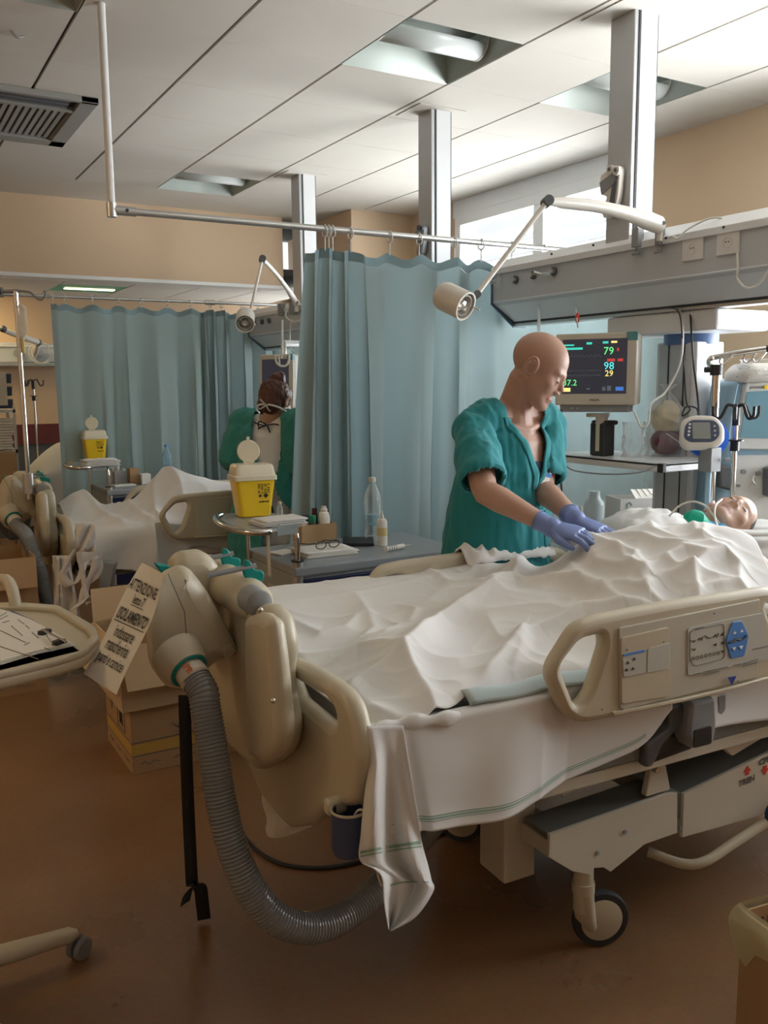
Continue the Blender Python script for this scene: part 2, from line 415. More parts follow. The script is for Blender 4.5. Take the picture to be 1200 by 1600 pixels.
# wall with windows on the right (x = XW)
def wall_x(x, th, y0, y1, wins, name, z1=CH+.15):
    b = MB(); ys = y0
    for (a, c, z0, zt) in wins:
        b.b2((x, ys, 0), (x+th, a, z1)); b.b2((x, a, 0), (x+th, c, z0)); b.b2((x, a, zt), (x+th, c, z1)); ys = c
    b.b2((x, ys, 0), (x+th, y1, z1)); return struct(b.build(name, 'wall', smooth=False, origin=(x, 0, 0)))
wins = [(-.2, 2.75, .9, 2.83), (4.16, 6.22, .9, 2.86), (8.0, 9.4, .9, 2.5)]
wall_x(XW, .2, -3.2, 9.6, wins, 'wall_right')
b = MB(); b.b2((-3.2, 9.5, 0), (XW, 9.6, 2.6)); struct(b.build('wall_far', 'wall', smooth=False))
b = MB(); b.b2((-3.3, -3.2, 0), (-3.2, 9.6, CH+.15)); struct(b.build('wall_left', 'wall', smooth=False))
b = MB(); b.b2((-3.2, -3.3, 0), (XW, -3.2, CH+.15)); struct(b.build('wall_back', 'wall', smooth=False))
b = MB(); b.b2((-3.2, YB, 2.372), (3.385, YB+.18, CH+.15)); struct(b.build('wall_bulkhead', 'wall', smooth=False))
b = MB(); b.b2((-3.2, YB-.012, 2.358), (3.395, YB+.2, 2.386)); struct(b.build('trim_1', 'white_paint', smooth=False))
b = MB(); b.b2((3.75, 6.92, 0), (XW, 7.7, CH+.1)); struct(b.build('wall_pier', 'wall', smooth=False))
# lowered ceiling of the back room
b = MB()
for i in range(-8, 12):
    for j in range(3):
        if (i, j) == (3, 1): continue
        x0 = -.2+.6*i; y0 = YB+.2+.62*j
        if x0+.6 > XW: continue
        b.b2((x0+.006, y0+.004, 2.40), (x0+.594, y0+.616, 2.41))
struct(b.build('ceiling', 'ceiling', smooth=False, origin=(0, 8.5, 2.4)))
b = MB(); b.b2((-3.2, YB+.19, 2.50), (XW, 9.6, 2.56)); struct(b.build('ceiling', 'grid', smooth=False, origin=(0, 8.5, 2.5)))
b = MB(); b.b2((-3.2, 9.485, 0), (XW, 9.5, .93)); b.b2((-3.2, 9.47, .93), (XW, 9.5, 1.13), m=1); struct(b.build('trim_2', ['dgrey', mat('maroon_bumper_rail', (.13, .025, .025), .5)], smooth=False))
for nm, y in (('baseboard_right', None),):
    b = MB(); b.b2((XW-.015, -3.2, 0), (XW, 6.9, .1)); struct(b.build(nm, 'cab_grey', smooth=False))
# windows: frame, glass and outside blind slats
def window(n, y0, y1, z0, z1, mull):
    t = thing('window_%d' % n, 'window', 'window', (XW, (y0+y1)/2, z0)); t['kind'] = 'structure'
    b = MB(); w = .075
    b.b2((XW-.03, y0, z1-w*1.1), (XW+.12, y1, z1)); b.b2((XW-.03, y0, z0), (XW+.12, y1, z0+w))
    for y in (y0, y1-w): b.b2((XW-.028, y, z0+w), (XW+.11, y+w, z1-w*1.1))
    for y in mull: b.b2((XW-.026, y-.055, z0+w), (XW+.11, y+.055, z1-w*1.1))
    b.b2((XW-.012, y0-.02, z1-.01), (XW+.0, y1+.05, CH if n < 3 else z1+.05))
    b.build('window_frame', 'frame', t, smooth=False, bevel=.004)
    b = MB(); b.b2((XW+.05, y0, z0), (XW+.056, y1, z1)); b.build('pane', 'glass', t, smooth=False)
    b = MB(); z = z0+.1; R = roty(math.radians(30))
    while z < z1-.08: b.box((XW+.19, (y0+y1)/2, z), (.085, y1-y0-.02, .006), R); z += .105
    b.build('blind', 'blind', t, smooth=False)
    return t
window(1, 4.16, 6.22, .9, 2.86, [5.17]); window(2, -.2, 2.75, .9, 2.83, [1.2]); window(3, 8.0, 9.4, .9, 2.5, [8.7])
# suspended ceiling columns
def column(y, label):
    t = thing('ceiling_column', label, 'ceiling column', (2.87, y+.07, 2.1), 'square grey service columns dropping from the ceiling')
    z0 = 2.06
    b = MB(); b.b2((2.803, y, z0), (2.937, y+.135, CH)); b.build('shaft', 'alu_matte', t, smooth=False, bevel=.004)
    b = MB(); b.b2((2.833, y-.006, z0), (2.928, y+.01, CH)); b.build('front_cover', 'column_white', t, smooth=False, bevel=.003)
    b = MB()
    for x in (2.828, 2.930): b.b2((x-.003, y-.004, z0), (x+.003, y+.004, CH-.001))
    b.build('groove', 'dark', t, smooth=False)
    b = MB(); b.b2((2.70, y-.05, CH-.004), (3.0, y+.2, CH-.001)); b.build('ceiling_plate', 'ceiling', t, smooth=False)
    return t
column(2.757, 'pale grey square service column nearest the beige right wall, above the two wall sockets')
column(4.24, 'pale grey square service column rising behind the right part of the near blue curtain')
column(5.945, 'smallest grey square service column, left of the near curtain top, behind the hanging rod')
# recessed ceiling lights (off): housing, curved prism tray, end cap
def fixture(i, j, label):
    x0, x1, y0, y1 = gx(i), gx(i+1), gy(j), gy(j+1); xm, ym = (x0+x1)/2, (y0+y1)/2
    t = thing('ceiling_light', label, 'ceiling light', (xm, ym, CH), 'recessed ceiling lights')
    b = MB(); d = .13
    for a, c in (((x0, y0), (x1, y0)), ((x1, y0), (x1, y1)), ((x1, y1), (x0, y1)), ((x0, y1), (x0, y0))):
        ia = (a[0]*.86+xm*.14, a[1]*.86+ym*.14); ic = (c[0]*.86+xm*.14, c[1]*.86+ym*.14)
        b.add([(a[0], a[1], CH+.001), (c[0], c[1], CH+.001), (ic[0], ic[1], CH+d), (ia[0], ia[1], CH+d)], [(0, 1, 2, 3)])
    q = .93; xa, xb, ya, yb = x0*q+xm*(1-q)*1, x1*q+xm*(1-q), y0*q+ym*(1-q), y1*q+ym*(1-q)
    b.b2((x0+.03, y0+.03, CH+d), (x1-.03, y1-.03, CH+d+.004))
    b.build('housing', 'lamp_refl_m', t, smooth=False, solid=.002)
    b = MB(); G = []
    for a in np.linspace(-1.15, 1.15, 13): G.append([(x, ym+.085*math.sin(a), CH+.075-.085*math.cos(a)+.03) for x in (x0+.03, x1-.03)])
    b.grid(G); b.build('diffuser', 'prism', t, solid=.003)
    b = MB()
    for x in (x0+.028, x1-.036):
        P = [(x, ym+.088*math.sin(a), CH+.105-.088*math.cos(a)) for a in np.linspace(-1.5, 1.5, 15)]
        b.prism(P, (.008, 0, 0))
    b.build('end_cap', 'lamp', t, smooth=False)
fixture(2, 0, 'switched-off recessed ceiling light with curved diffuser, centre top, between the two nearest columns')
fixture(4, 0, 'switched-off recessed ceiling light half hidden behind the column by the right wall')
fixture(2, 5, 'small switched-off recessed ceiling light above the far bulkhead wall')
fixture(-1, 0, 'recessed ceiling light cut off in the upper left corner of the photo')
# lit light of the back room (green tinted)
t = thing('ceiling_light', 'greenish recessed light of the back room seen over the left curtain rod', 'ceiling light', (1.9, 8.68, 2.4))
x0 = -.2+.6*3; y0 = YB+.2+.62
b = MB(); b.b2((x0-.05, y0-.05, 2.405), (x0+.65, y0+.66, 2.42)); b.build('housing', mat('green_tinted_tray', (.04, .42, .28), .4), t, smooth=False)
b = MB(); b.b2((x0+.1, y0+.30, 2.395), (x0+.55, y0+.38, 2.404)); b.build('tube', mat('lit_tube', (.9, .8, .5), .4, emit=(1, .85, .5, 2.5)), t, smooth=False)
# air vent
v0 = atz(0, 130, CH); t = thing('ceiling_vent', 'grey square air vent with louvres in the ceiling at upper left', 'air vent', (.87, 5.4, CH-.03))
X0, X1, Y0, Y1 = .28, 1.19, 4.93, 5.9
b = MB()
b.b2((X0, Y0, CH-.03), (X1, Y0+.03, CH)); b.b2((X0, Y1-.12, CH-.03), (X1, Y1, CH)); b.b2((X0, Y0+.03, CH-.03), (X0+.04, Y1, CH)); b.b2((X1-.09, Y0, CH-.03), (X1, Y1, CH))
b.b2((X0, Y0+.2, CH-.028), (X1, Y0+.24, CH-.002))
b.build('frame', 'vent', t, smooth=False, bevel=.004)
b = MB(); x = X0+.05
while x < X1-.1: b.b2((x, Y0+.26, CH-.02), (x+.022, Y1-.14, CH-.004)); x += .036
b.build('louvre', 'vent', t, smooth=False)
b = MB(); b.b2((X0+.01, Y0+.02, CH-.003), (X1-.01, Y1-.02, CH)); b.build('backing', 'dark', t, smooth=False)
b = MB()
for k in range(3): b.b2((X0+.04, Y0+.045+k*.05, CH-.024), (X1-.13, Y0+.07+k*.05, CH-.004))
b.build('slot', 'dgrey', t, smooth=False)
# small ceiling hook stain
b = MB(); q = atz(18, 48, CH); b.tube(spline([q, q+V(.02, 0, -.02), q+V(.05, .01, -.012)], 4), .006, 8); tag(b.build('ceiling_hook', 'vent'), 'tiny brown hook stuck in the ceiling tile above the air vent', 'hook')
# warm ceiling lamp of the corridor side, behind and left of the photographer
t = thing('ceiling_light', 'lit warm ceiling panel of the corridor side', 'ceiling light', (-1.9, 3.6, CH))
b = MB(); b.b2((-2.2, 3.0, CH-.02), (-1.6, 4.2, CH-.002)); b.build('panel', mat('lit_warm_panel', (.9, .8, .6), .5, emit=(1, .72, .38, LAMP)), t, smooth=False)

t = thing('ceiling_light', 'lit fluorescent ceiling panel of the back room', 'ceiling light', (.75, 8.95, 2.37))
b = MB(); b.b2((.55, 8.75, 2.37), (.98, 9.2, 2.385)); b.build('panel', mat('lit_back_panel', (.9, .8, .6), .5, emit=(1, .78, .42, 14)), t, smooth=False)
# ================================================================== CURTAINS AND RODS
def curtain(name, label, y0, segs, ztop, zbot, ringx, rodz, seed, hooks=None, lean=0):
    # segs: list of (x, amplitude, wavelength) knots along the rod
    t = thing(name, label, 'curtain', ((segs[0][0]+segs[-1][0])/2, y0, zbot), 'blue-green bed curtains')
    rnd = random.Random(seed)
    xs = []; ys = []; ph = rnd.random()*6; x = segs[0][0]
    def at(x):
        for a, c in zip(segs, segs[1:]):
            if x <= c[0]: k = (x-a[0])/(c[0]-a[0]); return a[1]*(1-k)+c[1]*k, a[2]*(1-k)+c[2]*k
        return segs[-1][1], segs[-1][2]
    pts = []
    while x < segs[-1][0]:
        amp, wl = at(x); dx = wl/18; ph += 2*PI*dx/wl*(1+.35*math.sin(x*9+seed)); pts.append((x, amp, ph, wl)); x += dx
    NZ = 40; G = []
    for iz in range(NZ+1):
        k = iz/NZ; z = ztop+(zbot-ztop)*k; row = []
        for (x, amp, p, wl) in pts:
            a = amp*(.55+.6*min(1, k*3))*(1+.25*math.sin(3*x+2*k))
            yy = y0+a*math.sin(p+.35*math.sin(2.2*k*PI+x*4)*k)+.35*a*math.sin(2.3*p+1.7+k*1.5)*(.3+k)+.010*math.sin(7*x+3*k)
            xx = x+.35*a*math.sin(2*p+k)+lean*k*(1 if x < segs[0][0]+.25 else 0)*(1-(x-segs[0][0])/.25 if x < segs[0][0]+.25 else 0)
            zz = z
            if iz < 6:
                d = min(abs(x-r) for r in ringx); zz -= .030*min(1, d/.07)**1.4*(1-iz/6)
            row.append((xx, yy, zz))
        G.append(row)
    b = MB(); b.grid(G[1:]); b.build('fabric', 'curtain', t)
    b = MB(); b.grid([[(p[0], p[1]-.001, p[2]) for p in G[0]], [(p[0], p[1]-.001, p[2]) for p in G[1]]]); b.build('header_band', 'curtain_hem', t)
    for r in ringx:
        b = MB(); b.tube([(r+.004*math.sin(a*2), y0+.023*math.cos(a), rodz-.008+.026*math.sin(a)) for a in np.linspace(0, 2*PI, 18, endpoint=False)], .0032, 6, closed=True)
        b.tube([(r, y0, rodz-.034), (r, y0, ztop-.012)], .003, 6); b.build('ring', 'cable_white', t)
    return t
Y1c, RZ1 = 3.75, 2.205
rx = lambda L, y: [float(aty(p, 390, y)[0]) for p in L]
curtain('bed_curtain', 'largest blue-green curtain, gathered at its left edge, hanging behind the man in scrubs', Y1c,
        [(1.80, .035, .09), (2.02, .04, .11), (2.12, .035, .22), (2.6, .026, .27), (3.2, .014, .34), (4.3, .012, .4)], 2.122, .32,
        rx([508, 514, 520, 548, 609, 655, 710, 752, 800, 850], Y1c)+[3.55, 3.8, 4.05, 4.28], RZ1, 3, lean=-.10)
Y2c, RZ2 = 6.93, 2.155
curtain('bed_curtain', 'faded green-blue curtain at the left, hanging across the second bay behind the sharps bin', Y2c,
        [(1.25, .02, .12), (1.36, .035, .24), (1.9, .03, .25), (2.42, .03, .2)], 2.105, .30,
        rx([77, 97, 139, 180, 217, 258, 294], Y2c), RZ2, 11)
curtain('bed_curtain', 'darker narrow-pleated curtain right of the left curtain, running behind the nurse in the gown', Y2c+.03,
        [(2.40, .05, .10), (2.72, .05, .13), (3.1, .03, .22), (3.7, .02, .3)], 2.10, .30,
        rx([327, 345, 377, 402, 428], Y2c), RZ2, 5)
def rod(name, label, x0, x1, y, z, drop, r=.0145):
    t = thing(name, label, 'curtain rod', ((x0+x1)/2, y, z))
    b = MB(); b.cyl((x0, y, z), (x1, y, z), r, 16); b.build('rail', 'alu', t)
    if drop:
        b = MB(); b.cyl((x0-.012, y, z-.02), (x0-.012, y, CH), r*1.05, 16); b.build('hanger', 'white_paint', t)
        b = MB(); b.cyl((x0-.012, y, z-.028), (x0-.012, y, z+.028), r*1.35, 18); b.cyl((x0-.02, y, z), (x0+.085, y, z), r*1.3, 18); b.build('elbow', 'alu', t)
        b = MB(); b.cyl((x0+.045, y-r*1.2, z), (x0+.045, y-r*1.5, z), .007, 10); b.build('screw', 'dark', t)
    return t
rod('curtain_rod', 'long grey curtain rod hung from the ceiling by a white tube, carrying the largest curtain', .945, XW, Y1c, RZ1, True)
t = rod('curtain_rod', 'thin white curtain rod of the second bay, carrying the left curtains', .88, 3.75, Y2c, RZ2, False, .012)
b = MB(); b.cyl((2.42, Y2c, RZ2), (2.50, Y2c, RZ2), .02, 14); b.build('joint', 'alu', t); b = MB(); b.cyl((.86, Y2c, RZ2), (.93, Y2c, RZ2), .022, 14); b.build('end_knob', 'alu', t)

# ================================================================== SUPPLY BEAMS
def on(px, py, X=2.786): return atx(px, py, X)
def beam(dy, label, detail):
    ya, yb = .55+dy, 3.66+dy
    if not detail: ya = 4.2
    t = thing('supply_beam', label, 'medical supply beam', (2.87, (ya+yb)/2, 1.785), 'horizontal supply beams carried by the columns')
    P = [(2.79, 2.06), (2.83, 2.095), (3.0, 2.095), (3.0, 1.80), (2.94, 1.80), (2.79, 1.895)]
    b = MB(); b.prism([(x, ya, z) for x, z in P], (0, yb-ya, 0)); b.build('housing', 'trunk_grey', t, smooth=False, bevel=.003)
    b = MB(); b.prism([(x, ya+.01, z) for x, z in [(2.784, 1.90), (2.789, 1.905), (2.935, 1.812), (2.93, 1.80)]], (0, yb-ya-.02, 0)); b.build('sloping_panel', 'trunk_light', t, smooth=False)
    b = MB(); b.prism([(x, ya, z) for x, z in [(2.775, 2.035), (2.775, 2.062), (2.83, 2.108), (2.845, 2.108), (2.845, 2.09), (2.79, 2.045), (2.79, 2.035)]], (0, yb-ya, 0)); b.build('top_lip', 'column_white', t, smooth=False, bevel=.002)
    b = MB(); b.b2((2.925, ya, 1.785), (3.0, yb, 1.80)); b.build('lower_rail', 'alu', t, smooth=False, bevel=.002)
    b = MB(); b.prism([(x, yb, z) for x, z in [(2.782, 2.05), (2.83, 2.10), (3.004, 2.10), (3.004, 1.78), (2.925, 1.78), (2.782, 1.89)]], (0, .008, 0)); b.build('end_cap', mat('end_cap_slate_blue', (.10, .17, .25), .4), t, smooth=False)
    b = MB(); b.b2((2.918, ya, 1.800), (2.926, yb, 1.812)); b.build('dark_strip', 'dark', t, smooth=False)
    def local(px, py): q = on(px, py); return q
    if detail:
        outs = [(806, 437), (834, 430), (866, 424)]
        for px, py in outs:
            q = on(px, py); b = MB(); b.cyl((2.789, q[1], q[2]), (2.778, q[1], q[2]), .019, 18); o = b.build('gas_outlet', 'dgrey', t)
            b = MB(); b.cyl((2.782, q[1], q[2]), (2.765, q[1], q[2]), .011, 12); b.build('ring', 'alu', o)
        q = on(850, 429); b = MB(); b.cyl((2.765, q[1], q[2]), (2.765, q[1]-.07, q[2]-.004), .006, 10); b.cyl((2.765, q[1], q[2]), (2.74, q[1]+.02, q[2]+.01), .008, 10); b.build('gas_plug', 'alu', t)
        q = on(782, 440); b = MB(); b.cyl((2.77, q[1], q[2]+.06), (2.77, q[1], q[2]-.03), .012, 10); b.cyl((2.77, q[1]+.03, q[2]), (2.72, q[1]+.02, q[2]), .012, 10); b.build('flow_meter', 'bottle', t)
        for px, py in ((1083, 388), (1138, 378)):
            q = on(px, py); b = MB(); b.b2((2.781, q[1]-.05, q[2]-.045), (2.79, q[1]+.05, q[2]+.045)); o = b.build('socket', 'socket', t, smooth=False, bevel=.003)
            b = MB(); b.lathe([(.021, 0), (.021, .004), (.017, .004), (.016, -.004)], (2.782, q[1], q[2]), 20, ax=(-1, 0, 0)); b.build('rim', 'lamp', o)
            b = MB(); b.cyl((2.7805, q[1]-.006, q[2]), (2.779, q[1]-.006, q[2]), .0025, 8); b.cyl((2.7805, q[1]+.006, q[2]), (2.779, q[1]+.006, q[2]), .0025, 8); b.build('hole', 'dark', o)
        for px, py in ((1103, 431), (1158, 421)):
            q = on(px, py, 2.83); b = MB(); b.cyl((2.822, q[1], q[2]+.012), (2.812, q[1], q[2]+.005), .014, 14); o = b.build('latch', 'trunk_light', t)
            b = MB(); b.box((2.811, q[1], q[2]+.006), (.006, .014, .006)); b.build('latch_slot', 'dark', o)
        # clamp blocks gripping the beam edge
        for px, py, w in ((1000, 375, .035), (1035, 372, .022)):
            q = on(px, py); b = MB(); b.b2((2.755, q[1]-w/2, q[2]-.03), (2.79, q[1]+w/2, q[2]+.045)); b.cyl((2.765, q[1], q[2]+.045), (2.765, q[1], q[2]+.06), .007, 10); b.cyl((2.765, q[1], q[2]-.03), (2.765, q[1], q[2]-.055), .005, 8); b.cyl((2.765, q[1]-.02, q[2]-.055), (2.765, q[1]+.02, q[2]-.055), .006, 8)
            b.build('clamp', 'mgrey', t, smooth=False, bevel=.002)
        for px, py in ((1041, 372), (1131, 355), (927, 383), (862, 397)):
            q = on(px, py, 2.775); b = MB(); b.cyl((2.777, q[1], q[2]), (2.772, q[1], q[2]), .005, 8); b.build('screw', 'dark', t)
    else:
        for px, py in ((398, 505), (410, 503), (421, 501)):
            q = on(px, py); b = MB(); b.cyl((2.789, q[1], q[2]), (2.772, q[1], q[2]), .02, 16); b.build('gas_outlet', 'dgrey', t)
        q = on(487, 487); b = MB(); b.b2((2.781, q[1]-.05, q[2]-.045), (2.79, q[1]+.05, q[2]+.045)); b.build('socket', 'socket', t, smooth=False, bevel=.003)
        for px, py in ((443, 485), (461, 483)):
            q = on(px, py); b = MB(); b.b2((2.75, q[1]-.03, q[2]-.04), (2.79, q[1]+.03, q[2]+.05)); b.build('clamp', 'mgrey', t, smooth=False, bevel=.003)
    return t
beam(0, 'long grey horizontal supply beam above the monitor, with two white sockets', True)
beam(3.27, 'smaller grey supply beam of the second bay, above the nurse in the green gown', False)
def cable(name, label, P, r=.004, m='cable_white', cat='cable', group=None, n=8):
    b = MB(); b.tube(spline(P, n), r, 8); o = b.build(name, m); tag(o, label, cat, group); return o
cable('cable', 'white lamp cable arching over the top of the supply beam', [on(1045, 372, 2.76), on(1052, 370, 2.74), on(1060, 372, 2.74), on(1075, 358, 2.76), on(1110, 341, 2.80), on(1135, 343, 2.83), on(1145, 350, 2.85)], .0035)
cable('cable', 'white cable looping below the right wall socket', [on(1152, 395, 2.775), on(1153, 420, 2.76), on(1152, 435, 2.76), on(1165, 449, 2.76), on(1182, 446, 2.76), on(1200, 424, 2.76), on(1215, 400, 2.77)], .0045)
# swivelling bracket heads on the columns
def bracket(px, py, sc, col, label):
    c = atx(px, py, 2.795); t = thing('column_bracket', label, 'bracket', (2.77, c[1], c[2]-.08*sc))
    R = np.array([[0, 0, -1.], [1, 0, 0], [0, 1, 0]])  # u -> +Y, v -> Z, n -> -X  (u mirrored below)
    def L(P): return [(-(x)*sc, y*sc) for x, y in P]
    Rr = np.array([[0, 0, -1.], [1., 0, 0], [0, 1., 0]])
    plate('body', [fillet(L([(-.058, .075), (.03, .10), (.058, .085), (.05, -.02), (.03, -.1), (-.03, -.105), (-.045, -.07), (-.01, -.02), (-.055, .0)]), .015)], .03, .004, 'lamp' if col else 'mgrey', Rr, (2.78, c[1], c[2]), t)
    plate('dark_inlay', [L([(-.055, .045), (.045, .075), (.04, .03), (-.04, -.008)])], .004, .001, 'mgrey', Rr, (2.762, c[1], c[2]), t)
    plate('dark_inlay', [L([(.05, .05), (.02, .02), (-.0, -.085), (.03, -.08)])], .004, .001, 'dgrey', Rr, (2.762, c[1], c[2]), t)
    for u, v in ((.012, .083), (.048, .072)):
        b = MB(); b.lathe([(.019*sc, 0), (.019*sc, .012), (.012*sc, .014), (.011*sc, .008), (.006*sc, .008), (.005*sc, .016), (0.0005, .016)], (2.764, c[1]-u*sc, c[2]+v*sc), 18, ax=(-1, 0, 0)); o = b.build('knob', 'lamp' if col else 'dgrey', t)
        b = MB(); b.cyl((2.7499, c[1]-u*sc, c[2]+v*sc), (2.747, c[1]-u*sc, c[2]+v*sc), .006*sc, 12); b.build('knob_centre', 'dgrey', o)
bracket(960, 300, 1.0, True, 'white and grey swivel bracket with two round knobs on the column nearest the right wall')
bracket(662, 376, .8, False, 'dark swivel bracket on the column behind the near curtain')
# ================================================================== EXAMINATION LAMPS
def norm_(v): v = np.array(v, float); return v/np.linalg.norm(v)
def lamp(label, base, elbow, tip, headc, aim, s=1, thick=1, beamx=True):
    base, elbow, tip, headc, aim = map(lambda q: np.array(q, float), (base, elbow, tip, headc, aim)); aim = aim/np.linalg.norm(aim)
    t = thing('examination_lamp', label, 'lamp', base-V(0, 0, .05), 'white jointed examination lamps clamped to the beams')
    up = V(0, 0, 1)
    b = MB(); b.cyl(base-V(0, 0, .06), base+V(0, 0, .0), .012*s, 14); b.ell(base, (.022*s, .022*s, .022*s)); b.build('pivot', 'lamp', t)
    d = elbow-base; P = [base+d*k+V(0, 0, .02*s)*math.sin(k*PI) for k in np.linspace(0, 1, 9)]
    b = MB(); b.tube(P, [.026*s*thick, .027*s*thick, .022*s*thick, .019*s*thick, .017*s*thick, .016*s*thick, .016*s*thick, .015*s*thick, .012*s], 14, sq=.7, up=up); b.build('arm', 'lamp', t)
    b = MB(); b.tube([elbow, tip], .0075*s*max(1, thick*.9), 12); b.build('arm', 'lamp', t)
    x, y, z = frame_of(np.cross(d, tip-elbow))
    z = norm_(-fv*.95+rv*.2)
    for jp, jl, jr in ((elbow, .020, .018), (tip, .016, .013), (base, .030, .008)): b = MB(); b.cyl(jp-z*jl*s, jp+z*jl*s, jr*s, 18); b.build('joint', 'dgrey', t)
    R0 = .048*s
    b = MB(); b.lathe([(.02*s, -.075*s), (.042*s, -.07*s), (R0, -.055*s), (R0, .035*s), (R0*1.02, .04*s), (R0*.9, .04*s), (R0*.86, .01*s), (.001, .005*s)], headc, 28, ax=aim); hd = b.build('lamp_head', 'lamp', t)
    b = MB(); b.lathe([(R0*.72, .0), (R0*.75, .034*s), (R0*.68, .034*s), (R0*.5, .012*s), (.001, .01*s)], headc, 24, ax=aim); b.lathe([(R0*.42, .01*s), (R0*.3, .03*s), (.001, .034*s)], headc, 20, ax=aim); b.build('reflector', 'lamp_inner', hd)
    b = MB(); b.tube([headc-aim*.02*s, (headc-aim*.01*s+tip)/2+V(0, 0, .0), tip], .011*s, 10); b.build('yoke', 'lamp', t)
    b = MB(); b.cyl(headc+aim*.03*s+frame_of(aim)[0]*R0, headc+aim*.06*s+frame_of(aim)[0]*R0*1.1, .003*s, 8); b.build('lever', 'cable_white', t)
    return t
lamp('large white jointed lamp clamped to the near supply beam, round head before the curtain', on(1031, 352, 2.74), att(855, 315, 3.05), att(744, 461, 2.98), att(714, 472, 2.92), V(.12, -.80, -.45)+rv*.25, 1, 1.35)
lamp('smaller white lamp folded in an upside-down V on the beam above the gowned nurse', on(463, 474, 2.75), aty(410, 405, 5.55), aty(389, 495, 5.45), aty(383, 501, 5.4), V(-.35, -.75, -.45), 1.25, .8)
t = thing('trapeze_handle', 'white triangular pull handle hanging from the second supply beam', 'pull handle', att(441, 570, 5.0))
q = lambda px, py: att(px, py, 5.3)
b = MB(); b.cyl(q(441, 500), q(441, 553), .006, 10); b.tube([q(441, 500), q(440, 560)], .006, 8); b.build('strap', 'cable_white', t)
b = MB(); b.tube(spline([q(430, 556), q(432, 566), q(437, 571), (q(441, 572)), q(447, 571), q(451, 564), q(452, 554)], 4), .007, 8); b.tube([q(430, 556), q(452, 554)], .006, 8); b.tube([q(436, 556), q(437, 571)], .005, 8); b.build('grip', 'lamp', t)
cable('cable', 'white cable hanging in loops below the second supply beam', [on(452, 480, 2.76), on(446, 492, 2.7), on(452, 500, 2.7), on(462, 503, 2.7), on(475, 498, 2.7), on(486, 490, 2.75)], .006)
cable('cable', 'thin white cable hanging down from the second beam to its monitor', [on(456, 500, 2.7), on(453, 520, 2.7), on(455, 545, 2.72), on(468, 558, 2.75)], .005)
